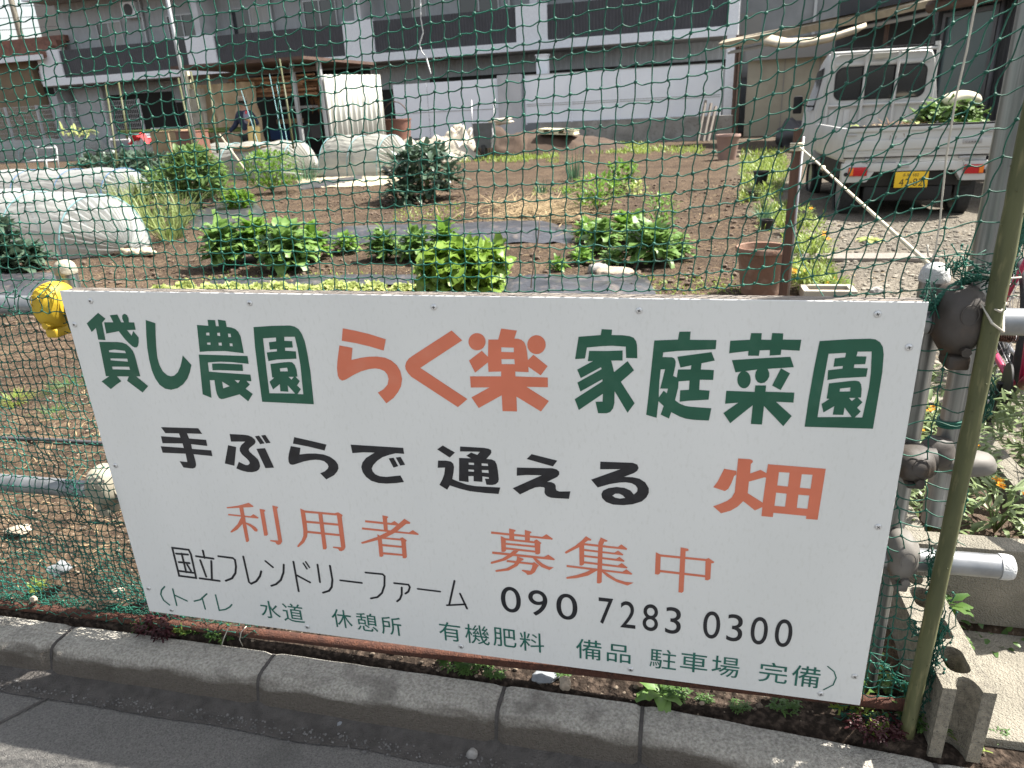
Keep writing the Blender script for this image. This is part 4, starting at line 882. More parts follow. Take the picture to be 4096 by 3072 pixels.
for s, wd, c in ((-28.95, 1.5, 1), (-24.8, 1.7, 0), (-21.3, 2.0, 1), (-17.6, 1.6, 0), (-13.1, 1.2, 1), (-10.5, 1.7, 0), (-4.5, 1.7, 1)): window(s, wd, 3.8, 5.95, cur=c)
bpart(FB().B(-31.2, -29.4, -.3, -.1, .2, 3.2), 'garage_wall', 'greyp', bld)
o = bpart(FB().B(-29.2, -25.3, -.3, -.22, 1.1, 2.8), 'opening', 'void', bld)
bpart(FB().B(-25.2, -12, -.3, -.22, .3, 2.3).B(-12, 0, -.3, -.22, 2.38, 2.62), 'opening', 'void', bld)
for s in (-26.1, -19.2, -8.4): bpart(FB().B(s, s + .09, -.2, -.1, 3.5, 6.9), 'downpipe', 'alu', bld)
bpart(FB().B(-24.6, -23.2, -.2, -.15, 4.75, 4.8).B(-24.6, -23.2, -.2, -.15, 5.0, 5.04), 'railing', 'alu', bld)
ac = thing('air_conditioner', 'white outdoor air conditioner unit hung high on the left of the apartment wall', 'air conditioner', fw(-26.5, 6.0, -.1))
bpart(FB().B(-27.0, -26.2, -.26, .05, 5.98, 6.62), 'casing', 'whitep', ac)
fm = Matrix(((FU.x, 0, FN.x), (FU.y, 0, FN.y), (0, 1, 0)))
MB().lathe([(.25, 0), (.25, .02), (.2, .025), (.04, .03)], fw(-26.6, 6.3, .052), 20, fm).build('fan_grille', MT['dgrey'], ac)
P = fac(612, 168, .3); tag(FB().B(P[0] - 1.0, P[0] + .9, 1.16, 1.20, P[1] - .2, P[1] + .25).build('pink_cloth', mat('pink_cloth', (.45, .25, .25), None, rough=.9)), 'faded pinkish cloth hung over the far balcony rail', 'cloth') if 0 else None
# white panel fence and retaining wall
f2 = thing('panel_fence', 'long white panel fence on a low wall in front of the apartment building', 'fence', fw(-3.5, .86, 3))
for i in range(4):
    a = -6.87 + i * 1.69; bpart(FB().B(a + .02, a + 1.67, 2.98, 3.0, .78, 2.36), 'panel', 'whitep', f2)
fp = FB()
for i in range(5): a = -6.87 + i * 1.69; fp.B(a - .018, a + .018, 2.97, 3.03, .72, 2.38)
bpart(fp, 'posts', 'whitep', f2); fr_ = FB()
for z in (1.34, 1.40, 2.36): fr_.B(-6.85, -.12, 3.001, 3.012, z, z + .022)
bpart(fr_, 'rail', 'alu', f2)
tag(FB().B(-6.3, .4, 2.9, 3.12, -.2, .76).build('retaining_wall', MT['cwall']), 'low stained concrete wall under the right white panel fence', 'wall')
f3 = thing('panel_fence', 'shorter white panel fence behind the covered soil heap, left of the grey column', 'fence', fw(-10, .9, 3))
for i in range(3):
    a = -12.1 + i * 1.4; bpart(FB().B(a, a + 1.38, 2.98, 3.0, .4, 2.33), 'panel', 'whitep', f3)
bpart(FB().B(-12.1, -7.95, 3.001, 3.012, 1.3, 1.325), 'rail', 'alu', f3)
tag(FB().B(-7.85, -7.0, 2.9, 3.2, 0, 2.42).build('grey_column', MT['greyp']), 'bluish grey column between the two white panel fences', 'column')
cb = thing('white_cabinet', 'small white box cabinet standing behind the right panel fence by its left end', 'cabinet', fw(-6.3, 0, 2.5)); bpart(FB().B(-6.55, -6.15, 2.3, 2.6, 0, 3.0).B(-6.58, -6.12, 2.27, 2.63, 3.001, 3.04), 'casing', 'whitep', cb)
# mesh fence at the left
f4 = thing('mesh_fence', 'grey steel mesh fence in front of the dark garage at the left', 'fence', fw(-29, 0, 2.4))
mf = FB()
for i in range(150): s = -40 + i * .1; mf.B(s, s + .012, 2.395, 2.405, .6, 2.42)
for k in range(10): mf.B(-40, -25, 2.406, 2.416, .7 + k * .19, .715 + k * .19)
bpart(mf, 'mesh', 'alu', f4)
for i in range(8): s = -39 + i * 2.0; bpart(FB().B(s, s + .09, 2.3, 2.39, 0, 2.45), 'post', 'greyp', f4)
# left house, far roof, utility pole
hs = thing('brown_house', 'brown walled house with a red tiled roof at the far left', 'house', fw(-40, 0, 1))
a = fac(66, 140, 1); b = fac(20, 133, 1)
bpart(FB().B(-60, a[0], -8, 1, 0, b[1]), 'wall', 'brownw', hs); ez = b[1]
rf = FB(); n = 40
for i in range(4):
    z = ez + .02 + i * .26; dd = 1.5 - i * .5; rf.B(-60, a[0] + 1.4, dd - .55, dd, z, z + .12 + .14)
bpart(rf, 'roof', 'tile', hs); bpart(FB().B(-60, a[0] + 1.5, 1.501, 1.6, ez - .1, ez + .12), 'gutter', 'bband', hs)
gw_ = thing('grey_annex', 'light grey block walled annex between the brown house and the apartments', 'building', fw(-33, 0, .5))
bpart(FB().B(a[0] + .1, -31.55, -3, .6, 0, 3.45), 'wall', 'greyp', gw_); bpart(FB().B(a[0] + .05, -31.55, -3, .7, 3.46, 4.05), 'parapet', 'bband', gw_); bpart(FB().B(-33.3, -31.6, .601, .62, 2.9, 3.3).B(-34.0, -33.2, .601, .62, .2, 2.2), 'dark_recess', 'void', gw_)
fh = thing('dark_roofed_house', 'dark grey gabled house rising behind the tiled roof at the top left', 'house', fw(-38, 0, -9)); q = fac(62, 30, -9)
bpart(FB().B(q[0] + .6, -25, -14, -9, 0, 14), 'wall', 'bsoff', fh); fr2 = FB(); fr2.prism([(q[0], 14), (q[0] + 1.2, 9.6), (q[0] + 2.2, 9.6), (q[0] + 3, 14)], -9.0 + .01, -8.4, 'y', MB_); bpart(fr2, 'eaves', 'bdark', fh)
q = fac(40, 60, -2.5); up = thing('utility_pole', 'pale concrete utility pole with wires in the top left corner', 'pole', fw(q[0], 0, -2.5))
MB().tube([fw(q[0], 0, -2.5), fw(q[0], 14, -2.5)], .17, 14, r2=.12).build('pole', MT['concl'], up, smooth=True)
MB().box((-.03, -.9, 0), (.03, .9, .08), MB_ @ Matrix.Translation((q[0], -2.5, 8.3)) @ Matrix.Rotation(1.57, 4, 'Z')).build('crossarm', MT['alu'], up)
wr = MB()
for k in range(6):
    z = 8.6 - k * .55; wr.tube([fw(q[0] - 20, z + .8, -2.4), fw(q[0], z, -2.35), fw(q[0] + 4, z - .3 + .2 * k, -6)], .018, 5)
wr.build('wires', MT['dgrey'], up)
# thin poles in the field
P = at(1551, 287); tag(MB().tube([(P.x, P.y, -.1), (P.x, P.y, 5)], .045, 12).build('white_pole', MT['capw'], smooth=True), 'thin white pole standing behind the pink plant pot, right of the panel fence', 'pole')
P = at(424, 318, .2); P = CP + (P - CP).normalized() * 16.8; P0 = V(P.x, P.y, 0)
tag(MB().tube([(P.x, P.y, 0), (P.x, P.y, 5.5)], .035, 12).build('grey_pole', MT['alu'], smooth=True), 'tall thin grey pole in front of the apartments, at the left end of the shed', 'pole')
# ------------------------------------------------------------------ timber shed
SD = 12.3
def sx(px, py): return fac(px, py, SD)
sL = sx(404, 175)[0]; sR = sx(706, 300)[0]; sm_ = sx(545, 250)[0]; zt = sx(560, 165)[1]
shed = thing('timber_shed', 'open shed with beige sheet sides and timber stored under its roof', 'shed', fw((sL + sR) / 2, 0, SD))
bpart(FB().B(sL, sR + .1, SD - 2.6, SD - 2.55, 0, zt + .2), 'back_wall', 'void', shed)
bpart(FB().B(sL + .3, sR + .2, SD - 2.6, SD + .9, zt + .25, zt + .32), 'roof', 'brown', shed)
for s in (sL, (sm_ + sR) / 2 + .3, sR): bpart(FB().B(s, s + .09, SD - .05, SD + .04, 0, zt + .249), 'post', 'alu' if s > sL else 'pale', shed)
bpart(FB().B(sL, sR, SD - .03, SD + .03, zt + .05, zt + .14), 'beam', 'brown', shed)
t_ = MB(); n = 40; mz = 24
for j in range(mz + 1):
    for i in range(n + 1):
        s = sL + (sm_ + .15 - sL) * i / n; z = .05 + (zt - .15) * j / mz; t_.v.append(fw(s, z, SD - .12 + .07 * math.sin(i * .9 + j * .1) + .15 * noise.noise(V(i * .2, j * .25, 3))))
t_.f = [(j * (n + 1) + i, j * (n + 1) + i + 1, (j + 1) * (n + 1) + i + 1, (j + 1) * (n + 1) + i) for j in range(mz) for i in range(n)]
t_.build('hanging_sheet', MT['tarp'], shed, smooth=True)
t_ = MB(); wl = sx(455, 250)[0]
for j in range(21):
    for i in range(13):
        s = sL + .1 + (wl - sL - .1) * i / 12 * (1 - .25 * (1 - j / 20)); z = .55 + (zt - .75) * j / 20; t_.v.append(fw(s, z, SD + .1 + .05 * math.sin(i * 1.2 + j * .15)))
t_.f = [(j * 13 + i, j * 13 + i + 1, (j + 1) * 13 + i + 1, (j + 1) * 13 + i) for j in range(20) for i in range(12)]
o = t_.build('white_curtain', MT['poly'], shed, smooth=True)
# corrugated side wall of the shed, running back
P0 = fw(sR + .12, 0, SD); dv = V(.50, .866, 0); L_ = 0
while proj(P0 + dv * L_ + V(0, 0, 1))[0] < 831 and L_ < 8: L_ += .02
cw = MB(); n = int(L_ / .155); zc = 0; zt2 = sx(711, 160)[1]; nn = V(dv.y, -dv.x, 0)
for i in range(n * 8 + 1):
    p = P0 + dv * (L_ * i / (n * 8)); off = nn * (.04 * math.sin(i / 8 * 2 * math.pi)); cw.v += [p + off, p + off + V(0, 0, zt2)]
cw.f = [(2 * i, 2 * i + 2, 2 * i + 3, 2 * i + 1) for i in range(n * 8)]
o = cw.build('corrugated_wall', MT['corrw'], shed, smooth=True); sol = o.modifiers.new('s', 'SOLIDIFY'); sol.thickness = .006
LBL = ['rusty brown pole', 'pale sawn board', 'dark weathered plank', 'grey brown log', 'reddish board', 'thin bark covered pole']
for k in range(22):
    z = zt - .02 - .08 * (k // 4) - rnd(0, .04); s0 = sm_ - .9 + rnd(-.3, .7); ln = sR - s0 - rnd(.1, .8); d0 = SD - .35 - .45 * (k % 4) + rnd(-.1, .1); r = rnd(.025, .045)
    a_ = fw(s0, z + rnd(-.06, .06), d0); b_ = fw(s0 + ln, z + rnd(-.08, .08), d0 + rnd(-.1, .1)); m = MB()
    if k % 3 == 1: m.tube([a_, b_], r, 4)
    else: m.tube([a_, a_.lerp(b_, .5) + V(0, 0, rnd(-.02, .02)), b_], r, 8, r2=r * .8)
    tag(m.build('timber', MT['timber']), 'long brown timber stored lengthwise under the shed roof', 'timber', 'timbers stored under the shed roof')
P = fac(690, 205, SD - .6); m = MB()
for i in range(260):
    t = rnd(0, 6.28); rr = rnd(.1, .45); c = fw(P[0] + .3 * math.cos(t) * rnd(.3, 1), P[1] + .35 * math.sin(t) * rnd(.2, 1), SD - .6 + rnd(-.2, .1)); m.leaf(c, V(rnd(-1, 1), rnd(-1, 1), rnd(-1, 1)), V(0, 0, 1), .25, .02, .8, 3)
tag(m.build('hay_bundle', MT['hay']), 'ragged brown bundle of dry stalks hanging inside the shed by the corrugated wall', 'hay')
for k, (px, py, wd, ht, c, lab) in enumerate(((655, 285, .65, .36, 'dgrey', 'dark grey crate low inside the shed'), (620, 262, .55, .12, 'cardb', 'tan board shelf inside the shed'), (640, 232, 1.1, .06, 'alu', 'grey shelf plank inside the shed'), (600, 290, .36, .28, 'blue', 'dark blue tub on the shed floor'))):
    P = fac(px, py, SD - 1.2); tag(FB().B(P[0] - wd / 2, P[0] + wd / 2, SD - 1.6, SD - 1.1, P[1] - ht / 2, P[1] + ht / 2).bbox((0, 0, 0), (.01, .01, .01), .001, MB_ @ Matrix.Translation((P[0], SD - 1.3, P[1] + ht / 2 + .001))).build('storage_box', MT[c]), lab, 'box', 'things stored in the shed')
# ------------------------------------------------------------------ right side: beige shed, canopy, dark house
bs = thing('beige_shed', 'beige panelled storage shed with a dark eave, left of the truck', 'shed', at(1640, 290)); BD = 1.5
a = fac(1612, 200, BD); b = fac(1765, 200, BD); tp = fac(1660, 128, BD)[1]; base = 0
bpart(FB().B(a[0], b[0] + 3, BD - 3, BD, 0, tp), 'wall', 'beige', bs)
bpart(FB().B(a[0] - .1, b[0] + 3.1, BD + .001, BD + .25, tp - .02, tp + .38), 'eave', 'bsoff', bs)
for s in (a[0] + (b[0] - a[0]) * .52, b[0]): bpart(FB().B(s - .015, s + .015, BD + .001, BD + .015, .1, tp - .03), 'door_seam', 'bsoff', bs)
bpart(FB().B(a[0] - .45, a[0] - .2, BD - .1, BD + .15, 0, tp + .8), 'post', 'brown', bs)
hz = thing('grey_house', 'grey rendered house with a glass porch roof above the beige shed', 'house', fw(3, 0, -2)); a2 = fac(1590, 40, -2); 
bpart(FB().B(a2[0], a2[0] + 9, -8, -2, 0, 10), 'wall', 'hgrey', hz)
q0 = fac(1595, 30, -2); q1 = fac(1638, 140, -2); bpart(FB().B(q0[0], q1[0], -1.999, -1.95, 2, q0[1]), 'door', 'bsoff', hz)
q0 = fac(1760, 0, -2); bpart(FB().B(q0[0], q0[0] + .1, -1.99, -1.9, 3, 10), 'downpipe', 'alu', hz)
# carport canopy running back along the drive
cp = thing('carport_roof', 'weathered cream carport roof edge sloping above the beige shed and truck cab', 'carport', at(1700, 300))
def ray_at(px, py, D): d = ray(px, py); return CP + d * D
e0 = ray_at(1560, 97, 21.5); e1 = ray_at(1890, 32, 16.5); e2 = ray_at(2030, 0, 14.8)
MB().tube([e0, e1, e2], [.14, .12, .10], 4).build('gutter_beam', MT['canopy'], cp)
MB().tube([e0 + V(.2, .1, -.22), e1 + V(.1, 0, -.2), e2 + V(.1, 0, -.2)], .05, 4).build('rail', MT['alu'], cp)
m = MB(); b0 = e0 + V(.3, .2, .15); 
m.quad(e0 + V(0, 0, .1), e2 + V(0, 0, .1), e2 + V(4, 1, .7), e0 + V(4, 1, .7)); o = m.build('roof_sheet', MT['bsoff'], cp)
c0 = [ray_at(1645, 96, 17), ray_at(1680, 104, 16.6), ray_at(1735, 103, 16), ray_at(1790, 92, 15.4), ray_at(1850, 72, 14.8)]
m = MB(); n = len(c0)
for p in c0: m.v += [p, p + V(.25, .3, .14)]
m.f = [(2 * i, 2 * i + 1, 2 * i + 3, 2 * i + 2) for i in range(n - 1)]; o = m.build('rolled_awning', MT['canopy'], cp, smooth=True); sol = o.modifiers.new('s', 'SOLIDIFY'); sol.thickness = .08
for p in (e0 + V(.5, .3, 0), e1 + V(.3, 0, 0)): MB().tube([(p.x, p.y, 0), (p.x, p.y, p.z)], .05, 8).build('post', MT['brown'], cp)
bpart(MB().box((4.9, 19.5, 0), (9.5, 19.7, 4.6)), 'back_wall', 'dsteel', cp)  # added dark sheet, stands in for the shadow under the canopy
# dark house on the right
dh = thing('dark_house', 'black corrugated metal house wall with a rusty gutter behind the truck', 'house', V(6, 11.5, 0))
A = V(5.5, 10.9, 0); dv = V(-.43, .90, 0); nn = V(-.90, -.43, 0)
m = MB(); n = 90
for i in range(n * 4 + 1):
    p = A + dv * (-5 + 5.95 * i / (n * 4)); of = nn * (.018 * (1 if i % 4 in (1, 2) else 0)); m.v += [p + of, p + of + V(0, 0, 3.1)]
m.f = [(2 * i, 2 * i + 2, 2 * i + 3, 2 * i + 1) for i in range(n * 4)]; m.build('wall', MT['dsteel'], dh)
g = lambda px, py, D: ray_at(px, py, D)
MB().tube([A + dv * 1.0 + nn * .25 + V(0, 0, 2.40), A - dv * 4 + nn * .25 + V(0, 0, 2.40)], .09, 8).build('gutter', MT['brown'], dh, smooth=True)
m = MB(); k = [A + dv * 1.0 + V(0, 0, 2.52), A - dv * 4 + V(0, 0, 2.52)]; m.quad(k[0] + nn * .5, k[1] + nn * .5, k[1] + V(0, 0, .16), k[0] + V(0, 0, .16)); o = m.build('porch_roof', MT['canopy'], dh); sol = o.modifiers.new('s', 'SOLIDIFY'); sol.thickness = .03
wd_ = MB(); W0 = A + dv * 1.6 + nn * .05; 
def wbox(mb, t0, t1, z0, z1, th): 
    a_ = A + dv * t0 + nn * .03; b_ = A + dv * t1 + nn * .03; mb.add([a_ + V(0, 0, z0), b_ + V(0, 0, z0), b_ + V(0, 0, z1), a_ + V(0, 0, z1), a_ + nn * th + V(0, 0, z0), b_ + nn * th + V(0, 0, z0), b_ + nn * th + V(0, 0, z1), a_ + nn * th + V(0, 0, z1)], [(0, 3, 2, 1), (4, 5, 6, 7), (0, 1, 5, 4), (1, 2, 6, 5), (2, 3, 7, 6), (3, 0, 4, 7)]); return mb
wf = wbox(wbox(wbox(wbox(MB(), -.1, -.04, 1.0, 2.3, .06), .84, .9, 1.0, 2.3, .06), -.039, .839, 2.24, 2.3, .06), -.039, .839, 1.0, 1.06, .06).build('window', MT['dgrey'], dh); wbox(MB(), -.038, .838, 1.061, 2.239, .02).build('pane', mat('milky_glass', (.07, .095, .10), None, rough=.2), wf)
for t in (-.8, -.2, -2.0): MB().tube([A + dv * t + nn * .12, A + dv * t + nn * .12 + V(0, 0, 2.4)], .035, 8).build('downpipe', MT['dgrey'], dh, smooth=True)
B0 = A + dv * .95
m = MB().box((B0.x - .1, B0.y, 0), (B0.x + 6, B0.y + .2, 3.6)); m.build('back_wall', MT['dsteel'], dh)
# ------------------------------------------------------------------ plants
def lm(name, a, b, tr=.3, rough=.45, spec=.35, sc=14): return mat(name, a, b, sc, rough, trans=tr, spec=spec)
LF = dict(bright=lm('leaf_bright', (.075, .16, .018), (.15, .26, .045)), cab=lm('leaf_cabbage', (.075, .15, .03), (.17, .27, .08), .25), dark=lm('leaf_dark', (.030, .062, .036), (.085, .125, .085), .12, .35, .6, 9), lett=lm('leaf_lettuce', (.11, .19, .022), (.185, .28, .05), .3),
  pars=lm('leaf_parsley', (.08, .17, .02), (.14, .24, .03), .3), fava=lm('leaf_fava', (.085, .15, .045), (.13, .20, .06), .25), gar=lm('leaf_garlic', (.13, .18, .05), (.21, .25, .09), .25), pale=lm('leaf_pale', (.27, .33, .10), (.40, .43, .17), .3), onion=lm('leaf_onion', (.06, .13, .075), (.09, .17, .09), .15),
  cal=lm('leaf_calendula', (.13, .18, .075), (.19, .24, .11), .25), weed=lm('leaf_weed', (.045, .10, .022), (.08, .145, .035), .3), red=lm('leaf_red', (.055, .014, .016), (.032, .009, .011), .2), grass=lm('grass', (.14, .21, .035), (.22, .27, .06), .3), straw=mat('straw', (.34, .255, .14), (.20, .145, .08), 12, .85), flo=mat('petal_orange', (.92, .42, .01), (.85, .32, .01), 20, .6, trans=.3), eye=mat('flower_eye', (.45, .17, .01), None, rough=.8), yel=mat('petal_yellow', (.75, .60, .03), None, rough=.6), stem=mat('stem', (.10, .15, .045), (.14, .18, .06), 10, .6))
def base(px, py):
    p = at(px, py); z = gz(p.x, p.y) + gnoise(p.x, p.y) * .8; p = at(px, py, z); return p, PX * dep(p) / 2835
def leafy(p, w_, h, n, m, label, cat, group=None, wav=.12, name='leafy_plant', wide=.5, heart=0):
    b = MB(); n = int(n * 5); wide *= 1.8; h *= 1.12
    for i in range(n):
        a = i * 2.4 + rnd(-.4, .4); ph = math.asin(min(1, max(0, (i + .5) / n))) ; rr = rnd(.62, 1.0) if i % 3 else rnd(.3, .7)
        c = V(math.cos(a) * math.cos(ph) * w_ * .40 * rr, math.sin(a) * math.cos(ph) * w_ * .40 * rr, h * (.18 + .62 * math.sin(ph) * rr)); L = (.21 * h + .085 * w_) * rnd(.6, 1.25)
        el = rnd(.15, .75) + ph * .55; d = V(math.cos(a + rnd(-.4, .4)) * math.cos(el), math.sin(a) * math.cos(el), math.sin(el))
        b.leaf(p + c - d * L * .35, d, V(0, 0, 1), L, L * wide * rnd(.85, 1.15), rnd(.7, 1.7), 6, .25, .22, wav * .7, .05, .42)
        if i % 4 == 0: b.tube([p + V(math.cos(a), math.sin(a), 0) * w_ * .04, p + c - d * L * .3], .004, 4, r2=.0025)
    o = b.build(name, LF[m], smooth=True, loc=p); return tag(o, label, cat, group)
def bushy(p, w_, h, n, m, label, cat, group=None, s=.05, name='bushy_plant', wide=.55, stems=8, droop=.4, cols=None, wav=.05):
    root = thing(name, label, cat, p, group); b = MB(); sb = MB()
    for i in range(stems):
        a = rnd(0, 6.28); r = w_ * .36 * math.sqrt(rnd(.05, 1)); top = p + V(math.cos(a) * r, math.sin(a) * r, h * rnd(.6, .95) * (1 - .4 * (r / (w_ * .5)) ** 2)); sb.tube([p, p.lerp(top, .5) + V(rnd(-.02, .02), rnd(-.02, .02), h * .08), top], h * .012 + .001, 5, r2=h * .006 + .0006)
    for i in range(n):
        a = rnd(0, 6.28); rr = rnd(0, 1) ** .45; z = rnd(-.75, 1); k = math.sqrt(max(0, 1 - z * z * .9)); bump = 1 + .28 * noise.noise(V(math.cos(a) * 1.7 + p.x, math.sin(a) * 1.7 + p.y, z * 1.7))
        c = p + V(math.cos(a) * w_ * .5 * rr * k * bump, math.sin(a) * w_ * .5 * rr * k * bump, h * (.5 + .46 * z * bump)); c.z = max(c.z, p.z + .01)
        el = rnd(-.2, 1.2); L = s * rnd(.6, 1.3); b.leaf(c, V(math.cos(a) * math.cos(el) + rnd(-.5, .5), math.sin(a) * math.cos(el) + rnd(-.5, .5), math.sin(el)), V(0, 0, 1), L, L * wide * rnd(.8, 1.2), droop * rnd(.3, 1.6), 3, .15, .2, wav, .08, .6)
    sb.build('stems', LF['stem'], root, smooth=True); b.build('foliage', LF[m], root, smooth=True); return root
def grassy(p, w_, h, n, m, label, cat, group=None, wd=.012, bend=1.2, name='grassy_plant', out=.5, seg=6):
    b = MB()
    for i in range(n):
        a = rnd(0, 6.28); r = w_ * .3 * math.sqrt(rnd(0, 1)); o = rnd(.05, out); b.leaf(p + V(math.cos(a) * r, math.sin(a) * r, 0), V(math.cos(a) * o, math.sin(a) * o, 1), V(math.sin(a), -math.cos(a), .01).cross(V(0, 0, 1)) + V(0, 0, .01), h * rnd(.65, 1.25), wd * rnd(.7, 1.2), bend * rnd(.2, 1.3), seg, .1, .3, 0, 0, .35)
    o = b.build(name, LF[m], smooth=True, loc=p); return tag(o, label, cat, group)
def B_(px, py, w_, h): p, s = base(px, py); return p, w_ * s, h * s
gL = 'leafy greens in the near bed left of the middle'
for px, py, w_, h, n, lab in ((495, 575, 105, 125, 26, 'bright leafy green plant at the left end of the near vegetable bed'), (560, 560, 100, 118, 24, 'tall bright leafy green, second from the left in the near bed'), (625, 584, 125, 132, 30, 'largest leafy green in the near bed, with dark shade beneath'), (680, 560, 85, 95, 20, 'leafy green at the right side of the left clump in the near bed'), (750, 545, 75, 55, 16, 'small low leafy green alone between the two near clumps'), (832, 562, 85, 88, 22, 'leafy green at the left of the clump behind the frilly lettuce'), (900, 563, 95, 90, 22, 'wide leafy green in the middle of the clump behind the frilly lettuce'), (965, 555, 85, 95, 20, 'leafy green standing directly behind the frilly lettuce')):
    p, W, H = B_(px, py, w_, h); leafy(p, W, H * .92, n, 'cab' if n % 4 else 'bright', lab, 'leafy vegetable', gL)
p, W, H = B_(1010, 640, 165, 130); bushy(p, W * .95, H * .86, 700, 'lett', 'big frilly yellow green lettuce just above the sign, right of the middle', 'lettuce', None, .11, 'lettuce', .95, 5, 1.0, wav=.30)
gR = 'greens in the bed right of the middle'
for px, py, w_, h, n, m, lab in ((1300, 548, 85, 95, 20, 'cab', 'green plant with upright leaves in the right bed, above the two stones'), (1405, 572, 140, 125, 26, 'cab', 'large broad leaved green at the right end of the right bed'), (1460, 560, 90, 70, 16, 'cab', 'outer spreading leaves plant at the far right of the right bed'), (1355, 520, 100, 85, 18, 'bright', 'bright green in the middle of the right bed'), (1270, 520, 90, 60, 18, 'bright', 'low bright green at the left back of the right bed'), (1205, 585, 55, 38, 12, 'bright', 'tiny seedling green at the left edge of the right bed'), (1255, 572, 70, 50, 14, 'bright', 'small green with round leaves left of the stones'), (1325, 572, 75, 48, 14, 'cab', 'low spreading green just behind the two stones')):
    p, W, H = B_(px, py, w_, h); leafy(p, W, H * .9, n, m, lab, 'leafy vegetable', gR)
p, W, H = B_(1425, 505, 75, 88); bushy(p, W, H, 260, 'bright', 'tall flowering green with tiny yellow buds behind the right bed', 'vegetable', gR, .05)
p, W, H = B_(1290, 455, 120, 75); bushy(p, W, H, 420, 'pars', 'bushy green plant with yellow flowers behind the right bed', 'vegetable', gR, .07)
p, W, H = B_(1345, 415, 75, 62); bushy(p, W, H, 260, 'bright', 'rounded green plant on the bare soil beyond the flowering one', 'vegetable', gR, .09)
p, W, H = B_(1375, 425, 40, 30); bushy(p, W, H, 80, 'pale', 'yellowing plant at the right foot of the rounded green plant', 'vegetable', gR, .07)
p, W, H = B_(1240, 392, 45, 62); grassy(p, W, H, 26, 'onion', 'clump of upright green onions behind the straw', 'green onion', None, .03, .15, 'green_onion', .25)
p, W, H = B_(1172, 420, 50, 30); grassy(p, W, H, 22, 'onion', 'low thin green onion tuft left of the tall onion clump', 'green onion', None, .02, .3, 'green_onion', .5)
p, W, H = B_(1225, 428, 30, 25); bushy(p, W, H, 70, 'pars', 'little green weed between the straw and the onions', 'weed', None, .05)
p, W, H = B_(920, 432, 150, 112); bushy(p, W, H, 620, 'dark', 'dark blue green broccoli plant alone on bare soil in the middle', 'broccoli', None, .17, 'broccoli_plant', .6, 9, .7, wav=.12)
p, W, H = B_(868, 445, 70, 45); bushy(p, W, H, 170, 'dark', 'low dark leaves at the left foot of the lone broccoli', 'broccoli', None, .13, 'broccoli_plant', .6, 5, .7, wav=.12)
p, W, H = B_(590, 418, 125, 72); bushy(p, W, H * 1.25, 1300, 'pars', 'low bright parsley mound between the tunnels', 'parsley', None, .075, 'parsley')
p, W, H = B_(435, 452, 115, 130); bushy(p, W, H, 1300, 'fava', 'tall leafy broad bean bush right of the big plastic tunnel', 'bean plant', None, .11, 'bean_plant', .72, 14)
p, W, H = B_(480, 432, 60, 75); bushy(p, W, H, 300, 'pars', 'shorter bean bush at the right side of the tall one', 'bean plant', None, .09, 'bean_plant', .5, 8)
for px, py, w_, h, m, lab in ((400, 385, 90, 62, 'fava', 'leafy bush behind the tall bean bush, below the cardboard'), (350, 440, 80, 70, 'fava', 'leafy bush between the garlic and the tall bean bush'), (250, 420, 60, 45, 'dark', 'dark bush at the far side of the second tunnel end'), (520, 455, 60, 40, 'pars', 'low green weeds on the film right of the tall bean bush'), (300, 372, 80, 45, 'dark', 'dark bush below the white chairs'), (745, 345, 55, 36, 'dark', 'small dark bush left of the short white tunnel')):
    p, W, H = B_(px, py, w_, h); bushy(p, W, H, 420, m, lab, 'vegetable', None, .09, 'leafy_bush', .55, 8)
for px, py, w_, h, lab in ((285, 470, 80, 85, 'garlic clump close behind the end of the big plastic tunnel'), (330, 500, 90, 100, 'garlic clump with arching yellow green leaves right of the tunnel end'), (372, 520, 80, 90, 'nearest garlic clump, right of the gathered tunnel end'), (395, 480, 70, 80, 'garlic clump in front of the tall bean bush'), (310, 440, 70, 60, 'garlic clump at the far end of the row by the second tunnel')):
    p, W, H = B_(px, py, w_, h); grassy(p, W * 1.2, H, 70, 'gar', lab, 'garlic', 'garlic clumps right of the tunnel', .026, 1.5, 'garlic_plant', .7)
for px, py, w_, h, lab in ((15, 585, 75, 110, 'dark leafy plant at the left photo edge above the rail'), (50, 592, 80, 60, 'dark broccoli leaves spilling over black film at the left edge')):
    p, W, H = B_(px, py, w_, h); bushy(p, W, H, 200, 'dark', lab, 'broccoli', None, .14, 'broccoli_plant', .6, 6, .7, wav=.12)
for px, py, w_, h, lab in ((215, 395, 70, 48, 'leftmost dark bush in the row behind the second tunnel'), (275, 402, 85, 60, 'dark bush second from the left in the row behind the second tunnel'), (330, 405, 90, 62, 'dark bush beneath the cardboard, behind the garlic'), (370, 415, 70, 50, 'dark bush left of the bean bush'), (630, 345, 65, 50, 'dark bush in front of the shed opening, left of the corrugated wall'), (690, 350, 60, 42, 'dark bush at the foot of the corrugated wall'), (575, 322, 60, 28, 'small dark bush below the person')):
    p, W, H = B_(px, py, w_, h); p = p; bushy(p, W * 1.2, H * 1.15, 520, 'dark', lab, 'vegetable', 'dark bushes along the back beds', .16, 'broccoli_plant', .6, 6, .6, wav=.1)
p, W, H = B_(665, 392, 90, 55); grassy(p, W, H, 60, 'onion', 'wispy onion tuft in front of the white tunnel', 'green onion', None, .02, .9, 'green_onion', .8)
for k in range(12):
    px = 345 + k * 52 + rnd(-8, 8); py = 634 - 4 * (k % 2) + (4 if k < 4 else 0) ; p, W, H = B_(px, py, 78, 30)
    leafy(p + V(0, rnd(-.05, .05), 0), W, H * .8, 22, 'pale', 'low pale yellow lettuce in the row just above the sign top', 'lettuce', 'row of pale lettuces along the sign top', .3, 'pale_lettuce', .8)
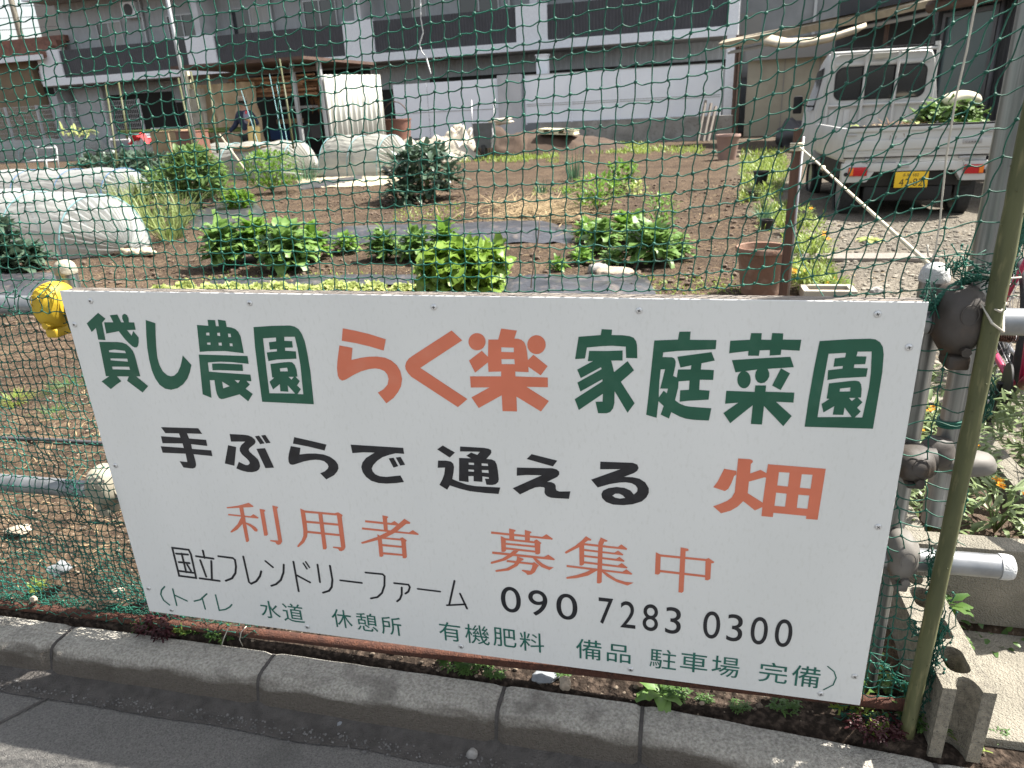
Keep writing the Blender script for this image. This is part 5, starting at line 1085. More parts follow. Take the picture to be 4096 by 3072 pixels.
# weeds left of the sign, behind the net
for px, py, w_, h, lab in ((150, 845, 90, 120, 'feathery grass tuft behind the net beside the left sign edge'), (120, 905, 70, 60, 'dry feathery tuft lower beside the left sign edge'), (30, 870, 60, 50, 'small feathery weed at the left photo edge')):
    p = at(px, py, -.02); s = PX * dep(p) / 2835; b = MB()
    for i in range(420):
        a = rnd(0, 6.28); r = w_ * s * .45 * math.sqrt(rnd(0, 1)); el = rnd(.1, 1.3); b.leaf(p + V(math.cos(a) * r, math.sin(a) * r, 0), V(math.cos(a) * math.cos(el), math.sin(a) * math.cos(el), math.sin(el)), V(0, 0, 1), .075 * rnd(.4, 1.2), .004, 1, 3)
    tag(b.build('feathery_weed', LF['weed' if px > 100 else 'grass'], loc=p), lab, 'weed', 'feathery weeds left of the sign')
# kerb strip weeds
KW = [(88, 1300 - 15, .05, 'grass', 'yellow green sprout in front of the rusty pipe at the far left'), (75, 1340, .05, 'weed', 'small leafy weed against the kerb below the rusty pipe, far left'), (270, 1360, .06, 'weed', 'light green weed on the kerb joint at the left'), (305, 1358, .045, 'weed', 'round leaved weed left of the red clover'), (345, 1365, .07, 'red', 'dark red clover patch against the kerb left of the sign'), (395, 1368, .04, 'grass', 'pale little weed at the right of the red clover'), (355, 1325, .06, 'red', 'dark red clover behind the rusty pipe by the sign corner'), (390, 1310, .05, 'weed', 'silvery weed behind the rusty pipe by the sign corner'), (408, 1375 - 7, .05, 'weed', 'grey green weed under the bottom left of the sign'), (475, 1378, .06, 'weed', 'clover like weed under the sign below the word for farm'), (596, 1410, .07, 'weed', 'bright green weed growing over the kerb at its middle joint'), (980, 1440, .06, 'weed', 'bushy weed under the sign left of centre'), (1040, 1437, .05, 'weed', 'low trailing weed under the sign at centre'), (1010, 1452, .04, 'weed', 'weed sprig leaning on the kerb under the sign'), (1070, 1462, .04, 'weed', 'sprig by the kerb just left of the blue stone'), (1215, 1462, .03, 'weed', 'small curly weed right of the flat blue stone'), (1425, 1500, .07, 'cab', 'broad leaved rosette at the straight kerb joint'), (1460, 1505, .05, 'weed', 'clover weed right of the rosette'), (1520, 1515, .03, 'weed', 'single sprout on dark soil under the sign'), (1690, 1540, .05, 'weed', 'small green clump under the bottom right of the sign'), (1600, 1535, .035, 'weed', 'grey green seedling in the shade below the right lettering'), (1830, 1560, .07, 'grass', 'yellow green weed under the right sign corner'), (1885, 1600, .06, 'red', 'red clover at the foot of the green stake'), (1895, 1605, .04, 'grass', 'grass sprout growing in the red clover'), (2000, 1600, .06, 'weed', 'round leaved weed between stake and hollow block'), (2085, 1615, .05, 'grass', 'dry weed in front of the hollow block end'), (2160, 1590, .04, 'weed', 'green sprig on the slab edge at the right')]
for px, py, r, m, lab in KW:
    p = at(px, py, -.085); p.z = gz(p.x, p.y) + .004; p.y = max(p.y, yb(p.x) + .012); b = MB()
    if m == 'cab':
        for i in range(14): a = i * 2.4; el = rnd(.3, .9); b.leaf(p, V(math.cos(a) * math.cos(el), math.sin(a) * math.cos(el), math.sin(el)), V(0, 0, 1), r * rnd(.7, 1.1), r * .5, .9, 5, .2, .2, .04, .2, .5)
    elif m == 'grass':
        for i in range(70): a = rnd(0, 6.28); el = rnd(.3, 1.4); b.leaf(p + V(rnd(-.5, .5) * r, rnd(-.3, .3) * r, rnd(0, .5) * r), V(math.cos(a) * math.cos(el), math.sin(a) * math.cos(el), math.sin(el)), V(0, 0, 1), r * rnd(.25, .6), r * .11, .6, 3)
    else:
        for i in range(110 if m == 'red' else 60):
            a = rnd(0, 6.28); rr = r * (1.0 if m == 'red' else .7) * math.sqrt(rnd(0, 1)); c = p + V(math.cos(a) * rr, math.sin(a) * rr * .6, rnd(.1, .8) * r * .7)
            for q in range(3): t = a + q * 2.1; b.leaf(c, V(math.cos(t), math.sin(t), rnd(-.1, .5)), V(0, 0, 1), r * rnd(.12, .22), r * .14, .5, 2, .4, .1, 0, 0, .4)
    tag(b.build('weed', LF[m], smooth=True, loc=p), lab, 'weed', 'weeds along the kerb strip')
# weeds in and around the hollow block
for px, py, lab in ((2065, 1455, 'heart leaved weed in the nearest cell of the hollow block'), (2040, 1360, 'ivy like weed in the middle cell of the hollow block'), (2045, 1300, 'light green weed in the far cell of the hollow block')):
    p = at(px, py, .05); b = MB()
    for i in range(16): a = i * 2.4; el = rnd(.4, 1.2); b.leaf(p + V(0, 0, -.02), V(math.cos(a) * math.cos(el), math.sin(a) * math.cos(el), math.sin(el)), V(0, 0, 1), rnd(.04, .075), .03, 1.2, 5, .25, .15, .02, .45, .45)
    tag(b.build('weed', LF['weed'], smooth=True, loc=p), lab, 'weed', 'weeds growing in the hollow block')
for i, (x, y, lab) in enumerate(((1.84, .17, 'yellow green weeds at the foot of the right fence post'), (1.88, .08, 'grey green weed between the sign edge and the stake'), (2.22, .375, 'trailing weed at the foot of the planter wall'))):
    p = V(x, y, gz(x, y)); b = MB()
    for k in range(90 if i < 2 else 22): a = rnd(0, 6.28); r = .07 * math.sqrt(rnd(0, 1)); el = rnd(.0, 1.2); b.leaf(p + V(math.cos(a) * r, math.sin(a) * r * .7, rnd(0, .05)), V(math.cos(a) * math.cos(el), math.sin(a) * math.cos(el), math.sin(el)), V(0, 0, 1), rnd(.015, .035), .016, .8, 3)
    tag(b.build('weed', LF['grass' if i == 0 else 'weed'], smooth=True, loc=p), lab, 'weed')
# calendulas
def flower(p, r, par, nrm):
    b = MB(); q = nrm.to_track_quat('Z', 'Y')
    for i in range(14):
        a = i * 2 * math.pi / 14; d = q @ V(math.cos(a), math.sin(a), rnd(.3, .9)); b.leaf(p, d, nrm, r, r * .42, .2, 3, .5, .1, 0, 0, .4)
    o = b.build('flower', LF['flo'], par, smooth=True); MB().lump(p + nrm * r * .15, r * .33, 1, .1, 3, (1, 1, .6)).build('eye', LF['eye'], o)
def calen(p, w_, h, nf, lab, s=.045):
    root = bushy(p, w_, h, int(150 * w_ * h / .03), 'cal', lab, 'calendula', 'calendulas in and around the planter', s, 'calendula', .30, 9, .5)
    for k in range(nf):
        a = rnd(0, 6.28); r = w_ * .42 * math.sqrt(rnd(0, 1)); c = p + V(math.cos(a) * r, math.sin(a) * r, h * rnd(.75, 1.15)); flower(c, rnd(.012, .017), root, V(rnd(-.4, .4), rnd(-.5, .2), 1).normalized())
for x, y, w_, h, nf, lab in ((2.10, .58, .18, .14, 3, 'calendula at the front left inside the planter'), (2.27, .60, .20, .14, 4, 'calendula at the front right inside the planter, beside bare soil'), (2.20, .78, .22, .16, 4, 'calendula in the middle of the planter by the net pole clamp'), (2.29, .92, .16, .17, 3, 'calendula against the right wall of the planter'), (2.12, .98, .2, .17, 4, 'calendula behind the net pole inside the planter'), (2.25, 1.18, .22, .17, 3, 'calendula near the back of the planter'), (2.10, 1.25, .18, .18, 3, 'calendula in the back left corner of the planter')): calen(V(x, y, .105), w_, h, nf, lab)
for x, y, w_, h, nf, lab in ((2.60, 1.15, .34, .30, 6, 'large calendula outside the planter below the bicycle'), (2.56, .80, .26, .26, 4, 'calendula outside the right planter wall, close to the photo edge'), (2.52, 1.50, .26, .26, 5, 'calendula outside the back corner of the planter'), (2.28, 1.62, .26, .26, 5, 'calendula behind the planter seen between the two poles'), (2.18, 2.0, .3, .2, 3, 'calendula further behind the planter along the drive')): calen(V(x, y, gz(x, y)), w_, h, nf, lab, .05)
for px, py, w_, h, lab, nf in ((1725, 505, 60, 60, 'yellow green weeds with orange flowers behind the brown stake', 3), (1755, 560, 75, 55, 'low weeds with orange flowers along the drive edge by the terracotta pot', 4), (1730, 625, 50, 40, 'orange flowered weed beside the cream trough, left end', 3), (1800, 628, 60, 25, 'orange flowered weed in the cream trough', 2), (1650, 470, 50, 70, 'grassy weed among the black nursery pots', 0)):
    p, W, H = B_(px, py, w_, h); root = bushy(p, W, H, 260, 'grass', lab, 'weed', None, .05, 'flowering_weed', .3, 8)
    for k in range(nf): a = rnd(0, 6.28); flower(p + V(W * .35 * math.cos(a), W * .35 * math.sin(a), H * rnd(.7, 1)), .022, root, V(0, -.4, 1).normalized())
# grass patches, straw
def patch(name, polys, n, h, m, lab, cat):
    b = MB()
    for k in range(n):
        x0, y0, x1, y1 = polys[k % len(polys)]; px = rnd(x0, x1); py = rnd(y0, y1); p, s = base(px, py)
        if noise.noise(V(p.x * 1.1, p.y * 1.1, 8)) < -.25: continue
        a = rnd(0, 6.28); o = rnd(.1, .9); b.leaf(p - V(0, 0, .005), V(math.cos(a) * o, math.sin(a) * o, 1), V(0, 0, 1), h * rnd(.4, 1.3), .008 + dep(p) * .0012, rnd(.3, 1.4), 2)
    return tag(b.build(name, LF[m]), lab, cat, kind='stuff')
patch('grass', [(990, 326, 1205, 352), (990, 330, 1205, 346), (1270, 305, 1400, 330), (1600, 325, 1700, 400), (1600, 335, 1690, 375), (1200, 318, 1520, 333)], 9000, .12, 'grass', 'sunlit short grass strips crossing the field beyond the beds', 'grass')
patch('verge_weeds', [(1690, 470, 1780, 560), (1690, 540, 1800, 640), (1640, 440, 1700, 500), (1600, 380, 1690, 440)], 3200, .09, 'grass', 'rough yellow green verge along the edge of the drive by the brown stake', 'weeds')
patch('ground_weeds', [(1690, 480, 1800, 620), (850, 440, 1000, 480), (1150, 400, 1250, 430), (1280, 600, 1640, 640), (440, 590, 940, 625), (1700, 540, 1770, 640)], 2600, .04, 'grass', 'sparse tiny weeds dotted over the bare soil paths', 'weeds')
b = MB()
for k in range(1700):
    px = R.gauss(1140, 58); py = R.gauss(464, 15)
    if py < 425 or noise.noise(V(px * .03, py * .08, 6)) < -.15: continue
    p, s = base(px, py); a = R.gauss(.3, .8); b.leaf(p + V(0, 0, rnd(.0, .10)), V(math.cos(a), math.sin(a), rnd(-.15, .25)), V(0, 0, 1), rnd(.25, .55), .014, rnd(-.1, .4), 3)
tag(b.build('straw_mulch', LF['straw']), 'spread of dry yellow straw on the soil right of the broccoli', 'straw', kind='stuff')
b = MB()
for k in range(3600):
    x = rnd(-1.6, .3) if k < 700 else rnd(-6, 4); y = rnd(.1, 1.7) if k < 700 else 2.4 + 9 * rnd(0, 1) ** 1.6; a = rnd(0, 6.28); b.leaf(V(x, y, gz(x, y) + gnoise(x, y) + .006), V(math.cos(a), math.sin(a), rnd(-.1, .3)), V(0, 0, 1), rnd(.02, .07) * (1 + y * .12), .004 + .0007 * y, .2, 2)
tag(b.build('plant_litter', LF['straw']), 'dry stalk bits littering soil and drive', 'litter', kind='stuff')
# ------------------------------------------------------------------ film mulch
MT['film'] = mat('black_film', (.030, .032, .038), (.055, .055, .062), 6, .28, .9, 20, spec=.7, c3=(.16, .13, .11), sc3=9, f3=.6)
def film(poly, lab, up=.05, m='film', n=26, k=12, name='mulch_film'):
    a, b_, c, d = [at(*q) for q in poly]; mb = MB()
    for j in range(k + 1):
        for i in range(n + 1):
            u = i / n; v = j / k; p = a.lerp(b_, u).lerp(d.lerp(c, u), v); e = min(1, min(v, 1 - v) * 4) * min(1, min(u, 1 - u) * 10)
            p.z = gz(p.x, p.y) + gnoise(p.x, p.y) * .6 + .012 + up * e + .016 * noise.noise(V(p.x * 9, p.y * 5, 4)) + .012 * noise.noise(V(p.x * 3, p.y * 24, 7)); mb.v.append(p)
    mb.f = [(j * (n + 1) + i, j * (n + 1) + i + 1, (j + 1) * (n + 1) + i + 1, (j + 1) * (n + 1) + i) for j in range(k) for i in range(n)]
    return tag(mb.build(name, MT[m], smooth=True), lab, 'mulch film', 'black mulch film over the beds')
film([(690, 505), (1235, 488), (1242, 528), (700, 528)], 'long black mulch film on the raised bed behind the frilly lettuce', .10)
film([(1085, 602), (1395, 598), (1420, 640), (1080, 648)], 'crumpled black mulch film just above the sign right of the lettuce', .03)
film([(-60, 592), (125, 590), (135, 650), (-60, 660)], 'shiny black mulch film at the left edge behind the yellow clamp', .04)
film([(395, 462), (540, 425), (580, 470), (420, 500)], 'dull black mulch film between bean bush and leafy greens', .03)
film([(640, 398), (790, 380), (800, 392), (650, 412)], 'narrow black mulch film in front of the white tunnel', .03)
film([(470, 600), (900, 596), (930, 618), (440, 622)], 'dark film strip behind the row of pale lettuces', .01)
# ------------------------------------------------------------------ plastic tunnels
def tun_mat(name, c, al, rough=.35):
    m = mat(name, c, tuple(x * .96 for x in c), 5, rough, .15, 14, stretch=(4, 4, 1)); n = m.node_tree.nodes; L = m.node_tree.links; b = n['Principled BSDF']; o = n['Material Output']
    tr = n.new('ShaderNodeBsdfTranslucent'); tr.inputs[0].default_value = (*c, 1); tp = n.new('ShaderNodeBsdfTransparent'); x1 = n.new('ShaderNodeMixShader'); x1.inputs[0].default_value = .45; x2 = n.new('ShaderNodeMixShader'); x2.inputs[0].default_value = al
    L.new(b.outputs[0], x1.inputs[1]); L.new(tr.outputs[0], x1.inputs[2]); L.new(x1.outputs[0], x2.inputs[1]); L.new(tp.outputs[0], x2.inputs[2]); L.new(x2.outputs[0], o.inputs[0]); return m
MT['tclear'] = tun_mat('tunnel_clear', (.50, .52, .51), .40); MT['twhite'] = tun_mat('tunnel_white', (.46, .46, .42), .14); MT['tskirt'] = mat('tunnel_skirt', (.36, .30, .205), (.44, .38, .27), 6, .6, .8, 20)
MT['hoop'] = mat('hoop', (.20, .36, .38), None, rough=.5); MT['bhoop'] = mat('blue_hoop', (.06, .16, .32), None, rough=.5)
def tunnel(p0, p1, wd, h, m, lab, gather=True, hoops=4, knot=.35, hm='hoop'):
    ax = (p1 - p0).to_3d(); ax.z = 0; L = ax.length; ax.normalize(); sd = V(-ax.y, ax.x, 0); t = thing('plastic_tunnel', lab, 'plastic tunnel', V(p0.x, p0.y, 0), 'plastic tunnels over the beds'); b = MB(); n = 90; k = 96
    for i in range(n + 1):
        s = L * i / n; sag = .035 * h * math.sin(i / n * hoops * math.pi * 2 - math.pi / 2)
        for j in range(k + 1):
            a = math.pi * j / k; wr = h * (.026 * noise.noise(V(s * 2.2 / h * .5, a * 2.5, p0.x)) + .018 * noise.noise(V(s * 1.6, a * 9, 2)) + .05 * (.25 - abs(noise.noise(V(s * .7 + a * 1.5, a * 13, 5)))) + .02 * noise.noise(V(s * 6, a * 26, 1))); b.v.append(V(p0.x, p0.y, 0) + ax * s + sd * (wd / 2 * math.cos(a) * (1 + wr / h)) + V(0, 0, (h + sag) * max(0, math.sin(a)) ** .85 * (1 + 0) + wr * math.sin(a)))
    b.f = [(i * (k + 1) + j, i * (k + 1) + j + 1, (i + 1) * (k + 1) + j + 1, (i + 1) * (k + 1) + j) for i in range(n) for j in range(k)]
    b.build('cover', MT[m], t, smooth=True)
    e = MB(); kp = V(p0.x, p0.y, 0) + ax * (L + knot) + V(0, 0, .05); Q = 140
    for r_ in range(9):
        f = r_ / 8
        for j in range(Q + 1):
            a = math.pi * j / Q; q = V(p0.x, p0.y, 0) + ax * L + sd * (wd / 2 * math.cos(a)) + V(0, 0, h * math.sin(a) ** .85)
            pl = .16 * (.25 + f) * (1 - f * .75) * math.sin(j * .95 + 1.5 * math.sin(j * .21)) * h; c = q.lerp(kp + sd * .05 * math.cos(a) + V(0, 0, .05 * math.sin(a)), f); e.v.append(c + ax * (.10 * math.sin(f * math.pi) + pl))
    e.f = [(i * (Q + 1) + j, i * (Q + 1) + j + 1, (i + 1) * (Q + 1) + j + 1, (i + 1) * (Q + 1) + j) for i in range(8) for j in range(Q)]
    e.build('gathered_end', MT[m], t, smooth=True)
    tl_ = MB()
    for q in range(7): tl_.lump(kp + ax * (.06 + .05 * q) + sd * rnd(-.07, .07) + V(0, 0, -.01), rnd(.045, .075), 2, .7, q, (1.2, 1, .6), 3)
    tl_.build('knotted_tail', MT['tskirt'], t, smooth=True)
    for q in range(hoops + 1):
        s = L * q / hoops; MB().tube([V(p0.x, p0.y, 0) + ax * s + sd * (wd / 2 + .008) * math.cos(a) + V(0, 0, (h + .008) * math.sin(a) ** .85) for a in [math.pi * j / 20 for j in range(21)]], .004 + h * .006, 6).build('hoop', MT[hm], t, smooth=True)
    return t
a = at(180, 550); b = at(10, 520); ax = (b - a).normalized(); e = V(-4.75, 5.25, 0)
tunnel(e + V(-.93, .37, 0) * 4.2, e, .95, .60, 'tclear', 'big clear plastic tunnel at the left with its end tied in a knot', hoops=3, knot=.42)
tunnel(V(-14.2, 11.6, 0), V(-9.0, 10.6, 0), 1.1, .55, 'tclear', 'second clear plastic tunnel with a blue hoop behind the big one', hoops=4, hm='bhoop')
tunnel(V(-17, 12.2, 0), V(-12.4, 9.6, 0), 1.0, .5, 'tclear', 'clear tunnel end poking in at the left edge behind the big one', hoops=3)
tunnel(V(-34, 28, 0), V(-24.6, 27.2, 0), 1.6, .95, 'tclear', 'far clear plastic tunnel in front of the mesh fence', hoops=5)
tunnel(V(-10.2, 15.0, 0), V(-7.4, 14.4, 0), 1.3, .80, 'twhite', 'whitish plastic tunnel below the person, left of the dark bushes', hoops=3, knot=.25)
tunnel(V(-6.7, 14.9, 0), V(-5.0, 14.3, 0), 1.2, .85, 'twhite', 'short white plastic tunnel in front of the corrugated wall', hoops=2, knot=.25)
o = film([(640, 388), (860, 375), (880, 398), (650, 408)], 'cream skirt sheet spread in front of the short white tunnel', .02, 'tskirt', name='tunnel_skirt')
# black hose on the soil left of the sign
tag(MB().tube([at(-60, 940, .0), at(0, 946, 0), at(110, 950, .0), at(220, 957, .0), at(300, 961, 0)], .008, 10).build('black_hose', MT['dgrey'], smooth=True), 'thin black hose lying on the soil left of the sign', 'hose')
# ------------------------------------------------------------------ pots, stake, rope, stones
MT.update(terra=mat('terracotta', (.22, .125, .085), (.165, .095, .066), 7, .85, .3, 80, c3=(.42, .30, .23), sc3=14, f3=.4), pinkpot=mat('pink_pot', (.30, .20, .165), (.25, .165, .14), 5, .7), npot=mat('nursery_pot', (.018, .018, .02), None, rough=.5), cream=mat('cream_trough', (.40, .37, .30), (.33, .305, .25), 8, .8), stk=mat('brown_stake', (.115, .062, .042), (.075, .042, .03), 8, .85, .4, 60, stretch=(4, 4, .5)),
 paint=mat('truck_white', (.50, .50, .49), (.44, .44, .43), 3, .32, spec=.5, c3=(.42, .40, .36), sc3=5, f3=.3), trim=mat('truck_black', (.012, .012, .013), None, rough=.6), tyre=mat('tyre', (.016, .016, .017), (.03, .03, .03), 20, .85, .3, 60), lampred=mat('lamp_red', (.42, .008, .012), None, rough=.2), lampor=mat('lamp_orange', (.75, .20, .02), None, rough=.2), plate=mat('plate_yellow', (.72, .46, .02), None, rough=.5), pblack=mat('plate_black', (.012, .012, .012), None, rough=.6), steel=mat('steel', (.35, .35, .36), None, rough=.4, metal=.7), pinkf=mat('bike_pink', (.40, .04, .10), (.33, .035, .085), 20, .35, c3=(.35, .08, .09), sc3=60, f3=.4), brk=mat('root_brown', (.20, .115, .06), (.12, .07, .04), 20, .95))
def pot(px, py, w_, h, m, name, label, soil=True, rim=.12):
    p = at(px, py); p.z = gz(p.x, p.y); s = PX * dep(p) / 2835; r = w_ * s / 2; H = h * s; t = thing(name, label, 'pot', p)
    MB().lathe([(r * .70, 0), (r * .92, H * (1 - rim)), (r * .93, H * (1 - rim * .9)), (r, H * (1 - rim * .8)), (r, H * .97), (r * .97, H), (r * .88, H * .99), (r * .86, H * .9), (r * .84, H * .86)], p, 32, cap=False).build('body', MT[m], t, smooth=50.)
    MB().lathe([(r * .84, H * .86), (.001, H * .87)], p, 24, cap=False).build('soil', MT['dsoil'], t); return t
pot(1641, 632, 112, 100, 'terra', 'terracotta_pot', 'terracotta pot with thick rim by the brown stake above the sign')
pot(1570, 345, 52, 52, 'pinkpot', 'plant_pot', 'pale pinkish plastic plant pot at the foot of the white pole')
for px, py, w_, h, lab in ((1628, 435, 26, 22, 'black nursery pot at the field edge, left of the brown stake'), (1642, 400, 34, 30, 'black plastic tub at the grass edge beyond the nursery pot'), (1655, 500, 30, 26, 'black nursery pot just left of the brown stake')): pot(px, py, w_, h, 'npot', 'nursery_pot', lab)
p, W, H = B_(1648, 484, 40, 40); grassy(p + V(0, 0, .05), W, H, 40, 'onion', 'spiky dark plant in the pot left of the brown stake', 'plant', None, .018, .8, 'potted_plant', 1.2)
q = at(1695, 636); P = V(2.03, 3.35, 0); tp_ = aty(1707, 278, 3.35)
tag(MB().bbox((P.x - .024, P.y - .018, -.2), (P.x + .024, P.y + .018, tp_.z), .004).build('brown_stake', MT['stk']), 'square brown wooden stake beside the terracotta pot', 'stake')
bt = aty(1723, 420, 3.4); tag(MB().tube([(bt.x, 3.4, -.1), (bt.x, 3.4, tp_.z - .05)], .010, 8).build('steel_rod', MT['steel'], smooth=True), 'thin steel rod standing close to the brown stake', 'rod')
r_ = MB(); e = V(P.x + .01, P.y - .022, tp_.z - .10)
pts = [e, e.lerp(V(1.875, .12, .935), .25), e.lerp(V(1.875, .12, .935), .55) + V(0, 0, -.006), V(1.872, .11, .928)]
r_.tube(pts, .0048, 8)
for k in range(4): r_.tube([V(P.x + .034 * math.cos(t), P.y + .028 * math.sin(t), e.z + .012 * k - .02) for t in [i * math.pi / 8 for i in range(16)]], .006, 6, closed=True)
c = pts[1].lerp(pts[2], .45); r_.lump(c, .011, 2, .4, 3, (1, 1, 1))
tag(r_.build('cream_rope', MT['cord'], smooth=True), 'taut cream rope running from the brown stake down to the fence post cap', 'rope')
tag(MB().tube([V(P.x, P.y - .03, .55), V(P.x + .05, 3.0, .35), V(2.2, 2.6, .16), V(2.26, 2.4, .03)], .003, 5).build('green_twine', MT['net'], smooth=True), 'loose green twine hanging from the brown stake to the ground', 'string')
p = at(1785, 640); t = thing('cream_trough', 'cream stone planter trough with orange flowers just above the sign', 'planter', p)
MB().bbox((p.x - .16, p.y - .10, -.05), (p.x + .17, p.y - .06, .06), .008).bbox((p.x - .16, p.y + .06, -.05), (p.x + .17, p.y + .10, .06), .008).bbox((p.x - .16, p.y - .059, -.05), (p.x - .12, p.y + .059, .058), .006).bbox((p.x + .13, p.y - .059, -.05), (p.x + .17, p.y + .059, .058), .006).build('walls', MT['cream'], t)
MB().box((p.x - .119, p.y - .058, -.04), (p.x + .129, p.y + .058, .035)).build('soil', MT['dsoil'], t)
for px, py, r, sq, m, lab in ((1290, 590, .085, (1, .8, .6), 'stone', 'grey boulder left of the pair in the right bed'), (1327, 597, .11, (1.25, .8, .45), 'stonet', 'flat tan boulder right of the pair in the right bed'), (1252, 524, .06, (1.1, .8, .5), 'stonet', 'pale stone holding down the end of the long mulch film'), (1892, 634, .035, (1.2, 1, .8), 'stone', 'brown grey stone right of the cream trough')):
    p, s = base(px, py); stone(p.x, p.y, p.z + r * sq[2] * .5, r, sq, px, MT[m], lab)
for px, py, w_, lab in ((1800, 555, .6, 'weathered grey plank on the drive under the rope'),):
    p = at(px, py, .02); tag(MB().bbox((p.x - .35, p.y - .1, 0), (p.x + .75, p.y + .12, .03), .006, Matrix.Translation((0, 0, .0))).build('plank', MT['wood']), lab, 'plank')
p = at(1880, 522); b = MB()
for i in range(7): a = i * .9; b.leaf(p + V(0, 0, .02), V(math.cos(a), math.sin(a), .2), V(0, 0, 1), .12, .09, .5, 4, .2, .3, .1)
tag(b.build('fallen_leaf', LF['pale'], loc=p), 'yellow wilted leaf lying in the truck shadow', 'leaf')
p = at(1400 - 20, 622); b = MB(); b.leaf(p + V(-.1, 0, .02), V(1, .1, .05), V(0, 0, 1), .22, .10, .3, 5, .2, .3, .2); tag(b.build('fallen_leaf', LF['straw'], loc=p), 'dry pale leaf on the soil right of the crumpled film', 'leaf')
# ------------------------------------------------------------------ kei truck
TO = V(3.80, 7.45, -.03); TF = V(-.005, 1, 0).normalized(); TR_ = V(TF.y, -TF.x, 0)
TM = Matrix(((TR_.x, TF.x, 0, TO.x), (TR_.y, TF.y, 0, TO.y), (0, 0, 1, TO.z), (0, 0, 0, 1)))
truck = thing('light_truck', 'small white pickup truck with yellow number plate parked on the gravel drive, seen from behind', 'truck', TO)
class TB(MB):
    def b(s, x0, x1, y0, y1, z0, z1, bev=.012): return s.bbox((x0, y0, z0), (x1, y1, z1), min(bev, .45 * min(x1 - x0, y1 - y0, z1 - z0)), TM)
    def t(s, pts, r, n=8): return s.tube([TM @ V(*p) for p in pts], r, n)
    def bld(s, name, m, par=truck, smooth=40.): return s.build(name, MT[m], par, smooth)
HW = .725
TB().b(-HW + .03, HW - .03, .04, 2.0, .56, .62).bld('bed_floor', 'paint')
tg = TB().b(-HW, HW, -.012, .03, .625, .93).b(-HW + .02, HW - .02, -.03, -.011, .70, .80, .008).b(-HW, HW, -.035, -.0125, .885, .93, .01).b(-HW + .02, HW - .02, -.018, -.0125, .672, .684, .002).bld('tailgate', 'paint')
TB().b(-HW + .005, HW - .005, -.005, .025, .6145, .6245, .001).bld('tailgate_gap', 'trim', tg)
TB().b(-HW + .01, HW - .01, -.038, .034, .931, .947, .005).bld('tailgate_seal', 'trim', tg)
for s_ in (-1, 1):
    TB().b(s_ * HW * .93 - .05, s_ * HW * .93 + .05, -.055, -.0355, .85, .872, .006).bld('latch', 'steel', tg)
    TB().b(s_ * .46 - .055, s_ * .46 + .055, -.045, -.0135, .585, .612, .006).bld('hinge', 'steel', tg)
    TB().b(s_ * HW - .02, s_ * HW + .02, .035, 1.96, .60, .93).bld('side_gate', 'paint')
bd = TB().b(.42, .60, -.0345, -.0305, .735, .785, .001).bld('badge', 'steel', tg)
lt = MB()
for i, ch in enumerate('CARRY'): put_glyph(lt, ch, .455 + i * .028, .752, .02, .02, lambda a, b_: TM @ V(a, -.0352, b_))
lt.build('lettering', MT['pblack'], bd)
bp = TB().b(-HW, -.47, -.02, .10, .36, .56).b(.47, HW, -.02, .10, .36, .56).b(-.4695, .4695, -.02, .10, .47, .56).bld('rear_panel', 'paint')
m = TB(); m.prism([(-.47, .36), (-.40, .469), (-.47, .469)], -.019, .09, 'y', TM); m.prism([(.47, .36), (.47, .469), (.40, .469)], -.019, .09, 'y', TM); m.bld('panel_gusset', 'paint', bp, False)
TB().b(-.17, -.06, -.03, -.0205, .505, .54, .004).bld('plate_lamp', 'steel', bp)
for s_ in (-1, 1):
    c = s_ * .57; l = TB().b(c - .095, c + .095, -.045, -.0205, .43, .525, .008).bld('tail_lamp', 'lampred')
    o_ = c - .088 if s_ < 0 else c + .048; TB().b(o_, o_ + .04, -.049, -.0452, .438, .517, .001).bld('indicator', 'lampor', l)
    MB().lathe([(.022, 0), (.022, .006), (.004, .008)], TM @ V(c + s_ * .115, -.0205, .45), 14, TM.to_3x3() @ Matrix.Rotation(math.pi / 2, 3, 'X')).build('reflector', MT['trim'], bp)
pm = TB().b(-.19, .14, -.05, -.042, .30, .466, .003).bld('license_plate', 'plate')
lt = MB(); pf = lambda a, b_: TM @ V(a - .135, -.0506, b_)
for ch, x, z, wd, ht in (('多', .035, .432, .032, .034), ('摩', .075, .432, .032, .034), ('4', .125, .432, .018, .034), ('8', .147, .432, .018, .034), ('0', .169, .432, .018, .034), ('4', .015, .355, .045, .078), ('2', .072, .355, .042, .078), ('8', .150, .355, .042, .078), ('2', .206, .355, .042, .078)): put_glyph(lt, ch, x, z, wd, ht, pf)
lt.quad(pf(.098, .350), pf(.118, .350), pf(.118, .360), pf(.098, .360)); lt.build('lettering', MT['pblack'], pm)
TB().b(-.17, .12, -.041, -.02, .35, .46).bld('plate_bracket', 'trim')
TB().b(-.62, .62, .10, 3.0, .30, .559, .02).b(-.45, .45, .12, 3.0, .14, .299, .02).bld('chassis', 'trim')
for s_ in (-1, 1):
    TB().b(s_ * .58 - .10, s_ * .58 + .10, .16, .175, .17, .36, .004).bld('mud_flap', 'trim')
    for y in (.42, 2.50):
        wh = thing('x', 'x', 'x'); bpy.data.objects.remove(wh)
        MX = TM.to_3x3() @ Matrix.Rotation(math.pi / 2, 3, 'Y'); tw = MB().lathe([(.19, -.065), (.25, -.07), (.268, -.055), (.272, 0), (.268, .055), (.25, .07), (.19, .065)], TM @ V(s_ * .60, y, .272 - .075), 28, MX, cap=False).build('wheel', MT['tyre'], truck, smooth=40.)
        MB().lathe([(.195, -.05), (.18, -.045), (.15, -.02), (.05, -.01), (.05, .01), (.15, .02), (.18, .045), (.195, .05)], TM @ V(s_ * .60, y, .272 - .075), 24, MX).build('rim', MT['steel'], tw, smooth=40.)
